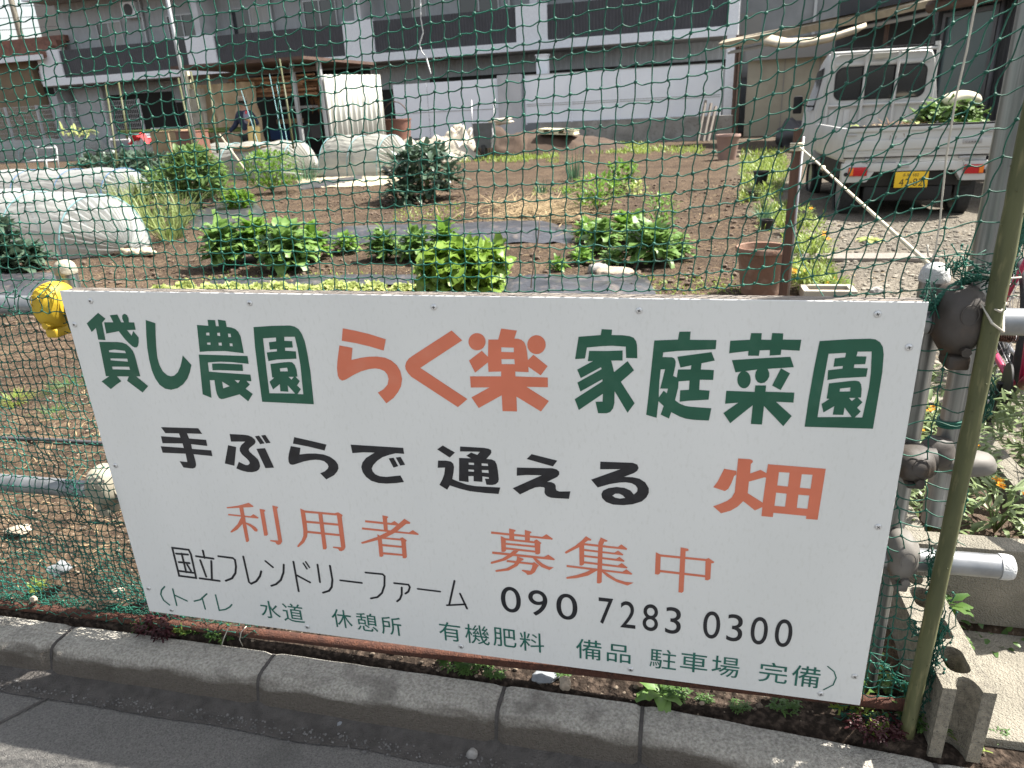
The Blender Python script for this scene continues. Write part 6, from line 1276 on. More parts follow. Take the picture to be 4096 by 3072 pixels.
# cab: lofted sections along the truck
def sect(y, z0, z1, hw0, hw1, r): # rounded cross section
    o = []; 
    for s_ in (1, -1):
        pts = [(hw0, z0), (hw0 + .01, z0 + (z1 - z0) * .45), (hw1 + .02, z1 - r * 1.3), (hw1 - r * .25, z1 - r * .35), (hw1 - r, z1)]
        o += [V(s_ * a, y, z) for a, z in (pts if s_ > 0 else pts[::-1])]
    return o
cabm = MB(); S_ = [sect(2.02, .42, 1.80, .72, .585, .08), sect(2.06, .40, 1.84, .73, .60, .10), sect(2.5, .38, 1.87, .735, .60, .10), sect(2.85, .36, 1.84, .735, .58, .10), sect(3.22, .36, 1.12, .735, .70, .06), sect(3.32, .36, 1.0, .72, .69, .05)]
for s_ in S_: cabm.v += [TM @ p for p in s_]
n = len(S_[0])
for i in range(len(S_) - 1):
    for j in range(n): cabm.f.append((i * n + j, i * n + (j + 1) % n, (i + 1) * n + (j + 1) % n, (i + 1) * n + j))
cabm.f += [tuple(range(n))[::-1], tuple((len(S_) - 1) * n + j for j in range(n))]
cab = cabm.build('cab', MT['paint'], truck, smooth=35.)
m = TB()
for k in range(7): x = -.54 + k * .18; m.b(x - .035, x + .035, 2.003, 2.022, .66, 1.10, .008)
m.b(-.62, .62, 2.0, 2.024, 1.13, 1.16, .008); m.b(-.56, .56, 2.0, 2.024, 1.655, 1.70, .008); m.bld('pressed_panel', 'paint', cab)
rw = TB(); bm_ = bmesh.new(); 
def rrect(x0, x1, z0, z1, r, y):
    o = []
    for cx, cz, a0 in ((x1 - r, z1 - r, 0), (x0 + r, z1 - r, 90), (x0 + r, z0 + r, 180), (x1 - r, z0 + r, 270)):
        for i in range(6): a = math.radians(a0 + 18 * i); o.append(TM @ V(cx + r * math.cos(a), y, cz + r * math.sin(a)))
    return o
bm_.free(); rw.add(rrect(-.52, .52, 1.24, 1.62, .09, 2.008), [tuple(range(24))]); rw.add(rrect(-.545, .545, 1.215, 1.645, .10, 2.0125), [tuple(range(24))])
MT['rwin'] = mat('rear_glass', (.012, .014, .017), None, rough=.08, spec=.7)
o = MB().add(rrect(-.545, .545, 1.215, 1.645, .10, 2.0115), [tuple(range(24))]).build('window_seal', MT['trim'], cab); MB().add(rrect(-.525, .525, 1.235, 1.625, .09, 2.0085), [tuple(range(24))]).build('rear_window', MT['rwin'], cab)
TB().b(-.21, -.19, 1.995, 2.007, 1.235, 1.625, .002).b(.17, .19, 1.995, 2.007, 1.235, 1.625, .002).bld('window_bar', 'trim', cab)
for s_ in (-1, 1):
    m = MB(); w_ = [TM @ V(s_ * q[0], q[1], q[2]) for q in ((.742, 2.25, 1.10), (.742, 2.80, 1.08), (.655, 2.75, 1.62), (.645, 2.28, 1.66))]
    m.quad(*w_); m.build('side_window', MT['rwin'], cab); m = TB().t([(s_ * .73, 2.78, 1.15), (s_ * .82, 2.80, 1.18)], .012).b(s_ * .87 - .06, s_ * .87 + .06, 2.77, 2.83, 1.05, 1.30, .02); m.bld('wing_mirror', 'trim', cab)
gf = TB()
for x in (-.62, -.20, .18, .62): gf.t([(x, 1.96, .62), (x, 1.96, 1.86 if abs(x) > .5 else 1.80)], .018)
for x in (-.62, .62): gf.t([(x, 1.96, .90), (x * 1.0, 1.90, .78)], .018)
gf.t([(-.62, 1.96, 1.82), (.62, 1.96, 1.82)], .020).t([(-.62, 1.96, 1.15), (.62, 1.96, 1.15)], .014).t([(.60, 1.96, 1.85), (.60, 1.96, 1.90)], .03)
gf.bld('guard_frame', 'paint')
TB().b(-.60, .60, 1.97, 2.0, 1.85, 1.875, .006).bld('guard_pad', 'trim')
TB().b(-.12, .06, 1.93, 1.945, 1.725, 1.79, .004).build('sticker', MT['cream'], truck)
TB().b(-.715, .715, 3.30, 3.37, .36, .60, .03).bld('front_bumper', 'paint')
def squash(o):
    for ch in o.children:
        for v in ch.data.vertices:
            if v.co.z > .95: v.co.z = .95 + (v.co.z - .95) * .94
        squash(ch)
squash(truck)
# load in the truck bed
p = TM @ V(.46, .75, .64); bushy(p, .66, .50, 520, 'fava', 'heap of broccoli and cabbage leaves piled in the truck bed, right side', 'vegetable leaves', None, .12, 'leaf_heap', .75, 8, .8, wav=.15)
p = TM @ V(.62, .55, .80); b = MB()
for i in range(9): a = i * .7; el = rnd(.3, 1.1); b.leaf(p, V(math.cos(a) * math.cos(el), math.sin(a) * math.cos(el), math.sin(el)), V(0, 0, 1), .34, .22, 1.2, 6, .2, .3, .08, .1)
tag(b.build('cabbage_leaves', LF['bright'], smooth=True, loc=p), 'large yellow green cabbage leaves on top of the heap in the truck bed', 'vegetable leaves')
p = TM @ V(.60, .80, 1.16); tag(MB().lump(p, .17, 3, .12, 5, (1.2, 1, .55)).build('straw_hat', MT['cord'], smooth=True), 'tan rounded straw bundle lying on the leaf heap in the truck bed', 'straw bundle')
p = TM @ V(-.16, .30, .90); b = MB()
for i in range(150): a = rnd(0, 6.28); r = .19 * math.sqrt(rnd(0, 1)); b.leaf(p + V(math.cos(a) * r, math.sin(a) * r, .1 * (1 - r / .19)), V(math.cos(a + rnd(-1, 1)), math.sin(a + rnd(-1, 1)), rnd(-.4, .5)), V(0, 0, 1), rnd(.1, .3), .012, rnd(0, 1.4), 4)
tag(b.build('dry_roots', MT['brk'], loc=p), 'tangle of brown dry roots lying in the truck bed', 'roots')
for x, lab, m in ((-.50, 'scrap of pale leaves at the left end of the truck bed', 'pale'), (.10, 'pale leaf scraps in the middle of the truck bed', 'pale'), (-.40, 'orange brown leaf scraps at the left of the truck bed', 'straw')):
    p = TM @ V(x, .22, .88 + .0 * x); b = MB()
    for i in range(16): a = rnd(0, 6.28); b.leaf(p + V(rnd(-.1, .1), rnd(-.05, .05), rnd(.0, .06)), V(math.cos(a), math.sin(a), rnd(-.1, .7)), V(0, 0, 1), rnd(.06, .13), .06, .8, 4, .2, .3, .1)
    tag(b.build('leaf_scraps', LF[m], smooth=True, loc=p), lab, 'leaf scraps')
p = TM @ V(.0, 1.0, .63); tag(TB().b(-.6, .6, .2, 1.6, .625, .86, .05).build('bed_load', MT['dsoil']), 'dark garden waste filling the bottom of the truck bed', 'garden waste')
# ------------------------------------------------------------------ bicycle
UP = V(0, 0, 1)
def make_bike(AX, BF, FM, label):
    BS = V(-BF.y, BF.x, 0)
    bike = thing('bicycle', label, 'bicycle', V(AX.x, AX.y, 0) + BF * .5)
    def wheel(c, nm):
        ring = lambda r, k=40: [c + BF * (r * math.cos(2 * math.pi * i / k)) + UP * (r * math.sin(2 * math.pi * i / k)) for i in range(k)]
        w_ = MB().tube(ring(.305), .019, 10, closed=True).build(nm, MT['tyre'], bike, smooth=True)
        MB().tube([p + BS * .0 for p in ring(.278)], .011, 8, closed=True).build('rim', MT['steel'], w_, smooth=True)
        s_ = MB()
        for i in range(28): a = 2 * math.pi * i / 28; b_ = a + (.5 if i % 2 else -.5); s_.tube([c + BS * (.025 if i % 4 < 2 else -.025) + (BF * math.cos(b_) + UP * math.sin(b_)) * .02, c + (BF * math.cos(a) + UP * math.sin(a)) * .275], .0013, 4)
        s_.tube([c - BS * .05, c + BS * .05], .018, 10); s_.build('spokes', MT['steel'], w_, smooth=True)
    wheel(AX, 'wheel'); FA = AX + BF * 1.03; wheel(FA, 'wheel')
    BB = AX + BF * .43 + V(0, 0, -.04); ST = AX + BF * .27 + V(0, 0, .48); HT = AX + BF * .85 + V(0, 0, .50); HB = AX + BF * .88 + V(0, 0, .32)
    fm_ = MB()
    for s_ in (-1, 1):
        fm_.tube([AX + BS * .06 * s_, BB + BS * .035 * s_], .0115, 10); fm_.tube([AX + BS * .06 * s_, ST + BS * .02 * s_ - V(0, 0, .04)], .009, 8)
    fm_.tube([BB, ST], .017, 12).tube([BB, HB], .020, 12).tube([ST.lerp(BB, .45), HT], .017, 12).tube([HT, HB], .021, 12)
    fm_.build('frame', MT[FM], bike, smooth=True)
    MB().tube([HB + BS * .05, FA + BS * .055], .011, 8).tube([HB - BS * .05, FA - BS * .055], .011, 8).tube([HB - BS * .05, HB + BS * .05], .012, 8).build('fork', MT['steel'], bike, smooth=True)
    MB().tube([ST, ST + V(0, 0, .2)], .013, 8).build('seat_post', MT['steel'], bike, smooth=True); MB().lump(ST + V(0, 0, .22) , .09, 3, .1, 2, (.9, 1.4, .4)).build('saddle', MT['trim'], bike, smooth=True)
    MB().tube([HT, HT + V(0, 0, .18), HT + V(0, 0, .2) + BS * .1, HT + V(0, 0, .22) + BS * .28 - BF * .12]
    , .011, 8).tube([HT + V(0, 0, .2), HT + V(0, 0, .2) - BS * .1, HT + V(0, 0, .22) - BS * .28 - BF * .12], .011, 8).build('handlebar', MT['steel'], bike, smooth=True)
    for s_ in (-1, 1): MB().tube([BB + BS * .07 * s_, BB + (BS * .07 + UP * .15 + BF * .05) * s_], .010, 8).build('crank', MT['trim'], bike, smooth=40.)
    MB().lathe([(.075, -.003), (.075, .003)], BB - BS * .05, 24, Matrix((BF, UP, BS)).transposed()).build('chainring', MT['trim'], bike, smooth=40.)
    pd = BB - BS * .12 - UP * .15 - BF * .05; MB().bbox((-.045, -.045, -.012), (.045, .045, .012), .004, Matrix.Translation(pd)).build('pedal', MT['trim'], bike)
    cs = MB()
    for k in range(6): cs.lathe([(.05 - k * .005, -.001), (.05 - k * .005, .001)], AX - BS * (.025 + k * .004), 22, Matrix((BF, UP, BS)).transposed())
    cs.tube([AX - BS * .03 + UP * .045, BB - BS * .05 + UP * .07], .004, 6).tube([AX - BS * .03 - UP * .045, BB - BS * .05 - UP * .07], .004, 6).lump(AX - BS * .04 - UP * .07 + BF * .02, .03, 2, .3, 1, (.7, 1, 1.6)); cs.build('gears', MT['trim'], bike, smooth=40.)

make_bike(V(2.665, 1.76, .31), V(-.18, -.98, 0).normalized(), 'pinkf', 'pink framed bicycle cut off by the right photo edge beside the green stake')
make_bike(V(3.07, 2.13, .31), V(.90, -.437, 0).normalized(), 'trim', 'black bicycle with a big rear tyre behind the pink one, at the right edge')
# ------------------------------------------------------------------ things further back
hp = thing('x', 'x', 'x'); bpy.data.objects.remove(hp)
def far(px, py, D, z=None): p = ray_at(px, py, D); return p
def heap(cx, cy, rx, ry, h, m, label, cat, name, seed=1, amp=.35, fr=2.2):
    b = MB(); n = 34; k = 26
    for j in range(k + 1):
        for i in range(n + 1):
            x = -1 + 2 * i / n; y = -1 + 2 * j / k; d = x * x + y * y; z = h * max(0, 1 - d) ** .7 * (1 + amp * noise.noise(V(x * fr, y * fr, seed))) + .06 * noise.noise(V(x * 9, y * 9, seed)) * (d < 1); b.v.append(V(cx + x * rx, cy + y * ry, gz(cx, cy) - .04 + z))
    b.f = [(j * (n + 1) + i, j * (n + 1) + i + 1, (j + 1) * (n + 1) + i + 1, (j + 1) * (n + 1) + i) for j in range(k) for i in range(n)]
    return tag(b.build(name, MT[m], smooth=True), label, cat)
MT['heap'] = mat('heap_soil', (.075, .05, .035), (.045, .03, .022), 3, .97, 1, 9)
def gp(px, py, D): p = ray_at(px, py, D); return p.x, p.y
x, y = gp(1150, 310, 21.5); heap(x, y, 3.0, 1.6, .62, 'heap', 'long mound of brown soil in front of the white fences', 'soil heap', 'soil_heap', 3)
x, y = gp(1085, 290, 20.6); heap(x, y, 1.0, .8, .78, 'heap', 'dark soil heap beside the wheelbarrow under a white sheet', 'soil heap', 'soil_heap', 9)
x, y = gp(930, 310, 20); heap(x, y, 1.5, .6, .60, 'poly', 'crumpled white plastic sheet covering a heap left of the wheelbarrow', 'plastic sheet', 'covered_heap', 5, .6, 4.5)
x, y = gp(1000, 290, 21); heap(x, y, 1.0, .6, .82, 'poly', 'white sheet bundle behind the wheelbarrow', 'plastic sheet', 'covered_heap', 7, .5, 5)
c = ray_at(1082, 262, 20.9); tag(MB().lump(c, .30, 3, .5, 4, (1.2, .7, .35)).build('white_sheet', MT['poly'], smooth=True), 'piece of white sheet draped over the soil heap right of the wheelbarrow', 'plastic sheet')
# pallet
c = ray_at(1208, 288, 20.5); t = thing('pallet', 'pale yellow plastic pallet lying tilted on the soil mound', 'pallet', c, None); MP = Matrix.Translation(c) @ Matrix.Rotation(.06, 4, 'Y') @ Matrix.Rotation(-.05, 4, 'Z')
m = MB()
for z in (-.02, .10): m.bbox((-.52, -.4, z), (.52, .4, z + .025), .005, MP)
m.build('deck', MT['pale'], t); m = MB()
for x in (-.5, -.06, .38): m.bbox((x, -.38, .006), (x + .12, .38, .099), .004, MP)
m.build('blocks', MT['pale'], t)
# wheelbarrow standing on its nose
c = ray_at(1045, 300, 19.6); c.z = 0; wb = thing('wheelbarrow', 'grey wheelbarrow tipped up on its front wheel with handles in the air', 'wheelbarrow', c)
m = MB(); A_ = [V(-.30, -.05, .95), V(.30, -.05, .95), V(.22, -.08, .30), V(-.22, -.08, .30)]; Bk = [p + V(0, .28, 0) for p in A_]
m.add([c + p for p in A_ + Bk], [(0, 1, 2, 3), (4, 7, 6, 5), (0, 4, 5, 1), (1, 5, 6, 2), (2, 6, 7, 3), (3, 7, 4, 0)]); m.build('tray', mat('barrow_grey', (.10, .105, .11), (.075, .08, .08), 6, .5), wb)
m = MB()
for s_ in (-1, 1): m.tube([c + V(s_ * .12, .02, .15), c + V(s_ * .27, -.10, .6), c + V(s_ * .30, -.02, 1.0), c + V(s_ * .33, .15, 1.55)], .018, 8)
for s_ in (-1, 1): m.tube([c + V(s_ * .28, -.10, .8), c + V(s_ * .38, -.35, .45), c + V(s_ * .30, -.12, .45)], .015, 8)
m.build('frame', MT['steel'], wb, smooth=True); MB().lathe([(.10, -.05), (.19, -.05), (.20, 0), (.19, .05), (.10, .05)], c + V(0, -.02, .20), 22, Matrix.Rotation(math.pi / 2, 3, 'Y')).build('wheel', MT['tyre'], wb, smooth=40.)
# hose reel, barrel
c = ray_at(822, 281, 21.0); rl = thing('hose_reel', 'red hose reel against the corrugated wall', 'hose reel', c)
RX = Matrix.Rotation(.9, 3, 'Z') @ Matrix.Rotation(math.pi / 2, 3, 'Y'); MB().lathe([(.05, -.1), (.22, -.1), (.22, -.08), (.1, -.07), (.1, .07), (.22, .08), (.22, .1), (.05, .1)], c, 22, RX).build('drum', MT['red'], rl, smooth=40.); MB().tube([c + RX @ V(.13 * math.cos(t), .13 * math.sin(t), -.06 + .012 * t / 2) for t in [i * .4 for i in range(70)]], .018, 6).build('hose', MT['brownp'], rl, smooth=True)
c = ray_at(858, 288, 20.5); tb = thing('brown_tub', 'brown plastic tub with a wire handle beside the hose reel', 'tub', V(c.x, c.y, 0)); hz_ = c.z + .35
MB().lathe([(.32, 0), (.42, hz_), (.44, hz_), (.44, hz_ + .04), (.38, hz_ + .03)], (c.x, c.y, 0), 22, cap=False).build('body', MT['brownp'], tb, smooth=50.); MB().tube([V(c.x + .4 * math.cos(a), c.y, hz_ + .5 * math.sin(a)) for a in [math.pi * i / 12 for i in range(13)]], .015, 6).build('handle', MT['brown'], tb, smooth=True)
# stacked tools by the retaining wall
for k, (px, lab) in enumerate(((1512, 'short weathered post leaning on the retaining wall, left one'), (1524, 'dark plank leaning on the retaining wall beside the post'), (1534, 'thin board leaning on the retaining wall near the white pole'))):
    P = fac(px, 262, 3.3); tag(MB().tube([fw(P[0], 0, 3.9), fw(P[0] + .15, 1.25 - .1 * k, 3.25)], .05, 4).build('leaning_board', MT['wood']), lab, 'board')
for px0, py0, px1, py1, lab in ((1757, 268, 1790, 195, 'first slender pole leaning on the beige shed beside the truck'), (1763, 270, 1800, 200, 'second slender pole leaning on the beige shed beside the truck'), (1770, 272, 1812, 205, 'third slender pole leaning on the beige shed nearest the truck')): tag(MB().tube([ray_at(px0, py0, 23), ray_at(px1, py1, 24)], .04, 6).build('leaning_pole', MT['canopy' if px0 < 1760 else 'wood']), lab, 'pole')
c = ray_at(1754, 290, 16); m = MB(); tw = thing('old_bicycle', 'dark bicycle wheel half hidden left of the truck cab', 'bicycle', c); MB().tube([c + V(.30 * math.cos(t), .1 * math.cos(t), .30 * math.sin(t)) for t in [i * math.pi / 16 for i in range(32)]], .022, 6, closed=True).build('wheel', MT['steel'], tw, smooth=True)
for i in range(10): a = i * math.pi / 5; m.tube([c, c + V(.3 * math.cos(a), .1 * math.cos(a), .3 * math.sin(a))], .005, 4)
m.build('spokes', MT['steel'], tw); tag(MB().lump(ray_at(1718, 300, 19), .55, 3, .6, 8, (1, .7, .9)).build('tarp_bundle', MT['dgrey'], smooth=True), 'dark covered bundle by the beige shed left of the truck', 'bundle')
# bench, chairs, cardboard, red cloth on the left
def seat_frame(px, py, D, wd, h, lab, back=.5):
    p = ray_at(px, py, D); p.z = 0; t = thing('white_chair', lab, 'chair', p, 'white frames on the left'); m = MB()
    for s_ in (-1, 1): m.tube([p + V(s_ * wd / 2, .0, 0), p + V(s_ * wd / 2, .15, h + back), p + V(s_ * wd / 2 * .8, .18, h + back + .05)], .025, 6); m.tube([p + V(s_ * wd / 2, -.4, 0), p + V(s_ * wd / 2, -.35, h), p + V(s_ * wd / 2, .06, h)], .025, 6)
    m.tube([p + V(-wd / 2, .15, h + back), p + V(wd / 2, .15, h + back)], .025, 6); m.build('frame', MT['capw'], t, smooth=True)
    MB().bbox((p.x - wd / 2, p.y - .38, h - .03), (p.x + wd / 2, p.y + .08, h + .02), .01).build('seat', MT['capw'], t); return t
seat_frame(102, 360, 22, .75, .45, 'white tubular chair frame at the far left by the tunnel', .35); seat_frame(262, 352, 22.5, .75, .42, 'white chair with slatted seat left of the bench', .5); seat_frame(318, 352, 22.5, .6, .45, 'white chair under the red cloth', .5)
p = ray_at(370, 330, 23); p.z = 0; t = thing('white_bench', 'white bench top with legs under the green bamboo poles', 'bench', p); MB().bbox((p.x - 1.1, p.y - .2, .86), (p.x + 1.0, p.y + .25, .95), .01).build('top', MT['capw'], t)
for s_ in (-1, .9): MB().tube([(p.x + s_, p.y - .15, 0), (p.x + s_, p.y - .15, .86)], .03, 6).tube([(p.x + s_, p.y + .2, 0), (p.x + s_, p.y + .2, .86)], .03, 6).build('leg', MT['capw'], t)
c = ray_at(303, 297, 22.2); m = MB(); 
for j in range(9):
    for i in range(9): u = i / 8 - .5; v_ = j / 8 - .5; m.v.append(c + V(u * .7, v_ * .4, .12 - abs(u) * .55 + .06 * math.sin(u * 14 + v_ * 5)))
m.f = [(j * 9 + i, j * 9 + i + 1, (j + 1) * 9 + i + 1, (j + 1) * 9 + i) for j in range(8) for i in range(8)]
tag(m.build('red_cloth', MT['red'], smooth=True), 'crumpled red cloth hanging on the white chair', 'cloth')
for px, py, D, wd, ht, m_, lab in ((540 + 140, 0, 0, 0, 0, 0, 0),):
    pass
def crate(px, py, D, wd, ht, dp, m_, lab, name='storage_box'):
    c = ray_at(px, py, D); t = thing(name, lab, 'box', V(c.x, c.y, c.z - ht / 2)); MB().bbox((c.x - wd / 2, c.y - dp / 2, c.z - ht / 2), (c.x + wd / 2, c.y + dp / 2, c.z + ht / 2), .015).build('body', MT[m_], t); MB().bbox((c.x - wd / 2 - .015, c.y - dp / 2 - .015, c.z + ht / 2 + .001), (c.x + wd / 2 + .015, c.y + dp / 2 + .015, c.z + ht / 2 + .03), .01).build('lid', MT[m_], t)
crate(360, 312, 17, .5, .55, .4, 'cardb', 'tan cardboard box below the bench left of the big tub'); crate(370 + 235 / 2 * 0 + 230 - 0, 310, 22.0, .001 + .9, .8, .5, 'greyp', 'large grey plastic storage box by the bamboo poles') if 0 else None
crate(575 - 5, 308 - 2, 22.5, .001 + 1.0, .35, .4, 'cardb', 'low tan board bench in front of the person') if 0 else None
c = ray_at(590 - 15, 320, 16.6); tag(MB().bbox((c.x - .75, c.y - .2, c.z - .04), (c.x + .6, c.y + .2, c.z + .06), .01).build('low_bench', MT['cardb']), 'low pale wooden bench in front of the person, behind the tunnel', 'bench')
crate(594 * 0 + 385 - 0, 345 - 30, 21, .5, .0 + .7, .4, 'brownp', 'brown box beside the bench') if 0 else None
crate(330 + 0, 315, 23.5, 1.4, .7, .5, 'greyp', 'grey covered box behind the white chairs'); crate(545 - 120 - 5, 316, 16.2, .5, .62, .5, 'brownp', 'brown pinkish box left of the grey pole'); crate(393, 316, 16.4, .33, .66, .3, 'cardb', 'upright cardboard sheet box with white top, left of the brown box'); crate(350 + 25 - 0 + 0, 305, 19, .9, .64, .4, 'greyp', 'large grey tub standing behind the cardboard')
c = ray_at(165, 287, 22.5); b = MB()
for i in range(40): b.leaf(c + V(rnd(-.6, .6), rnd(-.1, .1), rnd(-.05, .08)), V(rnd(-1, 1), rnd(-1, 1), rnd(-.2, .5)), V(0, 0, 1), .3, .08, .6, 4)
tag(b.build('cut_leaves', LF['pale'], smooth=True, loc=c), 'heap of cut yellow green leaves on the far tunnel', 'cut leaves'); o = None
# bamboo canes
BL = [(392, 183, 440, 372, 'bamb', 'bamboo cane behind the garlic, leftmost of the upright canes'), (470, 182, 492, 300, 'bamb', 'bamboo cane left of the grey pole'), (700 * 0 + 543 - 0, 190, 560, 330, 'bamb', 'upright bamboo cane by the brown box'), (705 * 0 + 645, 130, 690, 330, 'bamb', 'tall bamboo cane in front of the shed opening'), (600 - 38, 182, 575, 322, 'bamb', 'bamboo cane in front of the shed sheet'), (500, 168, 525, 330, 'bamb', 'bamboo cane beside the white curtain')]
BL = [(385, 169, 425, 365), (256, 177, 275, 300), (228, 181, 262, 420), (412, 155, 446, 318), (450, 163, 470, 330), (606 - 2, 128, 634, 320)]
LB = ['bamboo cane crossing in front of the dark garage railing', 'left bamboo cane rising behind the cardboard', 'leftmost bamboo cane reaching down to the big tunnel', 'bamboo cane right beside the grey pole', 'bamboo cane in front of the beige shed sheet', 'tall forked bamboo cane in front of the shed opening']
for (x0, y0, x1, y1), lab in zip(BL, LB): tag(MB().tube([ray_at(x0, y0, 15.5), ray_at((x0 + x1) / 2 + 1, (y0 + y1) / 2, 15.4), ray_at(x1, y1, 15.3)], .018, 8, r2=.024).build('bamboo_cane', MT['bamb'], smooth=True), lab, 'bamboo cane', 'bamboo canes standing in the field')
for (x0, y0, x1, y1), lab in zip(((170 * 0 + 340, 288, 560 - 0, 280), (255, 285, 520, 277)), ('long green bamboo pole laid across the bench, near one', 'second green bamboo pole laid across behind the first')): tag(MB().tube([ray_at(x0, y0, 18), ray_at(x1, y1, 18.5)], .035, 8).build('bamboo_pole', MT['bambg'], smooth=True), lab, 'bamboo pole')
for (x0, y0, x1, y1), lab in zip(((520, 192, 561, 320), (582, 160, 612, 310), (597, 180, 625, 330)), ('left turquoise string line over the beds', 'middle turquoise string line over the beds', 'right turquoise string line over the beds')): tag(MB().tube([ray_at(x0, y0, 14), ray_at(x1, y1, 13.6)], .006, 5).build('string_line', MT['hoop']), lab, 'string')
for (x0, y0, x1, y1), lab in zip(((475, 290, 530, 395), (512, 600 * 0 + 300, 0, 0)), ('pale cane slanting over the bean bush', '')):
    if x1: tag(MB().tube([ray_at(808 * .54 + 38, y0, 11), ray_at(x1, y1 - 28, 10.6)], .012, 6).build('slanting_cane', MT['canopy']), lab, 'cane')
# ------------------------------------------------------------------ person by the shed
PD = 17.6; hd = ray_at(526, 222, PD); f0 = V(hd.x, hd.y, 0); HH = hd.z + .12
MT.update(skin=mat('skin', (.36, .20, .14), None, rough=.6), navy=mat('navy_jacket', (.012, .018, .04), (.02, .027, .055), 8, .85), trou=mat('black_trousers', (.014, .014, .017), None, rough=.9), hatm=mat('tan_cap', (.30, .24, .18), (.22, .17, .13), 8, .85), hair=mat('hair', (.015, .012, .01), None, rough=.7), vest=mat('grey_vest', (.20, .19, .25), None, rough=.9), bagm=mat('yellow_bag', (.62, .47, .20), (.52, .39, .16), 6, .8))
yaw = Matrix.Rotation(-.25, 3, 'Z'); sc_ = HH / 1.72
def W3(x, y, z): return f0 + yaw @ V(x, y, 0) * sc_ + V(0, 0, z * sc_)
J = {}; E_ = []; Rd = {}
def jt(n, p, r, par=None, ry=None):
    J[n] = W3(*p); Rd[n] = (r * sc_, (ry or r) * sc_)
    if par: E_.append((par, n))
jt('pel', (0, 0, .93), .155, None, .11); jt('bel', (0, -.01, 1.08), .145, 'pel', .11); jt('che', (0, -.02, 1.27), .165, 'bel', .115); jt('nb', (0, -.02, 1.42), .085, 'che'); jt('nk', (0, -.03, 1.48), .056, 'nb'); jt('hb', (0, -.045, 1.55), .078, 'nk'); jt('ht', (0, -.04, 1.645), .085, 'hb')
for s_, n in ((-1, 'l'), (1, 'r')):
    jt('hip' + n, (s_ * .095, 0, .86), .095, 'pel'); jt('kn' + n, (s_ * .11, -.03, .48), .062, 'hip' + n); jt('an' + n, (s_ * .12, .0, .09), .042, 'kn' + n); jt('to' + n, (s_ * .13, -.16, .035), .036, 'an' + n)
    jt('sh' + n, (s_ * .19, -.02, 1.37), .068, 'che')
    if s_ < 0: jt('el' + n, (-.30, -.08, 1.12), .047, 'sh' + n); jt('wr' + n, (-.36, -.26, .98), .032, 'el' + n); jt('pm' + n, (-.38, -.33, .955), .036, 'wr' + n, .022)
    else: jt('el' + n, (.33, .02, 1.13), .047, 'sh' + n); jt('wr' + n, (.31, -.20, 1.20), .032, 'el' + n); jt('pm' + n, (.31, -.27, 1.235), .036, 'wr' + n, .022)
    for k in range(5):
        b0 = J['pm' + n]; d = (J['pm' + n] - J['wr' + n]).normalized(); sd_ = d.cross(V(0, 0, 1)).normalized(); of = (k - 2) * .017 * sc_
        nm = f'f{k}{n}'; 
        for q, (L, r) in enumerate(((.035, .0095), (.062, .0085))):
            L2 = L * (1 - .12 * abs(k - 1.6)) * (.7 if k == 4 else 1); J[nm + str(q)] = b0 + sd_ * of * (1.15 if k < 4 else 2.0) + d * L2 * 1.3 * sc_ + V(0, 0, -.012 * q * sc_); Rd[nm + str(q)] = (r * sc_, r * sc_); E_.append(('pm' + n if q == 0 else nm + '0', nm + str(q)))
names = list(J); ix = {n: i for i, n in enumerate(names)}
pr = thing('person', 'person in navy jacket and tan cap carrying a yellow bag in front of the shed', 'person', f0)
def skin_mesh(name, sel, grow, m, par, root):
    ns = [n for n in names if n in sel]; id_ = {n: i for i, n in enumerate(ns)}
    me = bpy.data.meshes.new(name); me.from_pydata([J[n] - f0 for n in ns], [(id_[a], id_[b]) for a, b in E_ if a in id_ and b in id_], []); o = bpy.data.objects.new(name, me); COL.objects.link(o)
    md = o.modifiers.new('skin', 'SKIN'); o.modifiers.new('sub', 'SUBSURF').levels = 2
    for n in ns: v = me.skin_vertices[0].data[id_[n]]; v.radius = (Rd[n][0] + grow, Rd[n][1] + grow); v.use_root = n == root
    bpy.context.view_layer.update(); nm = bpy.data.meshes.new_from_object(o.evaluated_get(bpy.context.evaluated_depsgraph_get())); bpy.data.objects.remove(o)
    nm.materials.append(MT[m]); 
    for f in nm.polygons: f.use_smooth = True
    r = bpy.data.objects.new(name, nm); COL.objects.link(r); r.parent = par; return r
skin_mesh('body', names, 0, 'skin', pr, 'pel')
skin_mesh('jacket', ['bel', 'che', 'nb', 'shl', 'ell', 'wrl', 'shr', 'elr', 'wrr', 'pel'], .014, 'navy', pr, 'che')
skin_mesh('trousers', ['pel', 'hipl', 'knl', 'anl', 'hipr', 'knr', 'anr'], .012, 'trou', pr, 'pel')
h_ = J['ht']; hs_ = sc_
fc = MB().lump(h_ + V(0, .015, -.02) , .098 * hs_, 2, .05, 1, (1, 1.1, 1)); fc.build('hair', MT['hair'], pr, smooth=True)
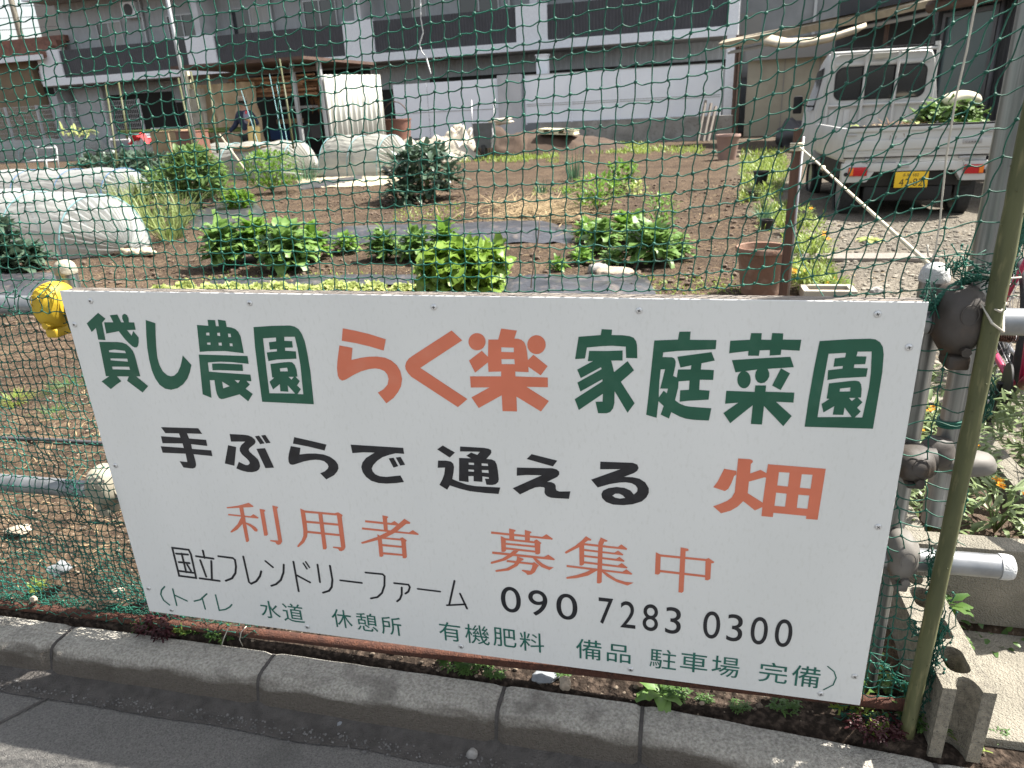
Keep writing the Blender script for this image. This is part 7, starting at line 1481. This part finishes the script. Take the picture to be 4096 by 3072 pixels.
c_ = MB().lathe([(.112, .0), (.115, .04), (.095, .085), (.05, .105), (.002, .11)], h_ + V(0, 0, .02), 20); fd = yaw @ V(0, -1, 0); sd_ = yaw @ V(1, 0, 0)
c_.lathe([(.11, .004), (.165, -.012), (.16, -.016), (.105, -.002)], h_ + V(0, 0, .02), 24, cap=False); c_.build('cap', MT['hatm'], pr, smooth=50.)
fb = MB(); hb_ = J['hb'] + V(0, 0, .035)
fb.lump(hb_ + fd * .088 * hs_ - V(0, 0, .02), .018, 1, .1, 1, (.8, 1, 1.4)); fb.build('nose', MT['skin'], pr, smooth=True)
for s_ in (-1, 1): MB().lump(hb_ + fd * .080 * hs_ + sd_ * s_ * .032 + V(0, 0, .012), .010, 1, 0, 1, (1.2, .6, .7)).build('eye', MT['hair'], pr, smooth=True); MB().lump(J['hb'] + sd_ * s_ * .092 + V(0, 0, .03), .02, 1, .1, 1, (.5, .8, 1.4)).build('ear', MT['skin'], pr, smooth=True)
MB().lump(hb_ + fd * .080 * hs_ - V(0, 0, .052), .016, 1, 0, 1, (1.5, .5, .4)).build('mouth', mat('lips', (.30, .10, .09), None, rough=.6), pr, smooth=True)
ct = J['che']; MB().lump(ct + sd_ * .13 + fd * .06, .13 * hs_, 2, .15, 3, (.7, .6, 1.25)).build('vest', MT['vest'], pr, smooth=True); MB().lump(ct + sd_ * .15 + fd * .08 + V(0, 0, .12), .045, 2, .1, 4, (.6, 1, 1.3)).build('red_strap', MT['red'], pr, smooth=True)
c = W3(.38, -.20, .93); bg_ = thing('yellow_bag', 'yellow paper carrier bag hanging at the person right side', 'bag', c - V(0, 0, .25)); MB().bbox((-.14, -.06, -.22), (.15, .06, .17), .03, Matrix.Translation(c) @ Matrix.Rotation(.12, 4, 'Y')).build('body', MT['bagm'], bg_, smooth=40.)
hn = J['elr'].lerp(J['wrr'], .35) - V(0, 0, .03); MB().tube([c + V(-.10, -.05, .17), c + V(-.05, -.03, .33), hn, c + V(.08, -.03, .32), c + V(.11, -.05, .17)], .012, 6).build('handle', MT['bagm'], bg_, smooth=True)
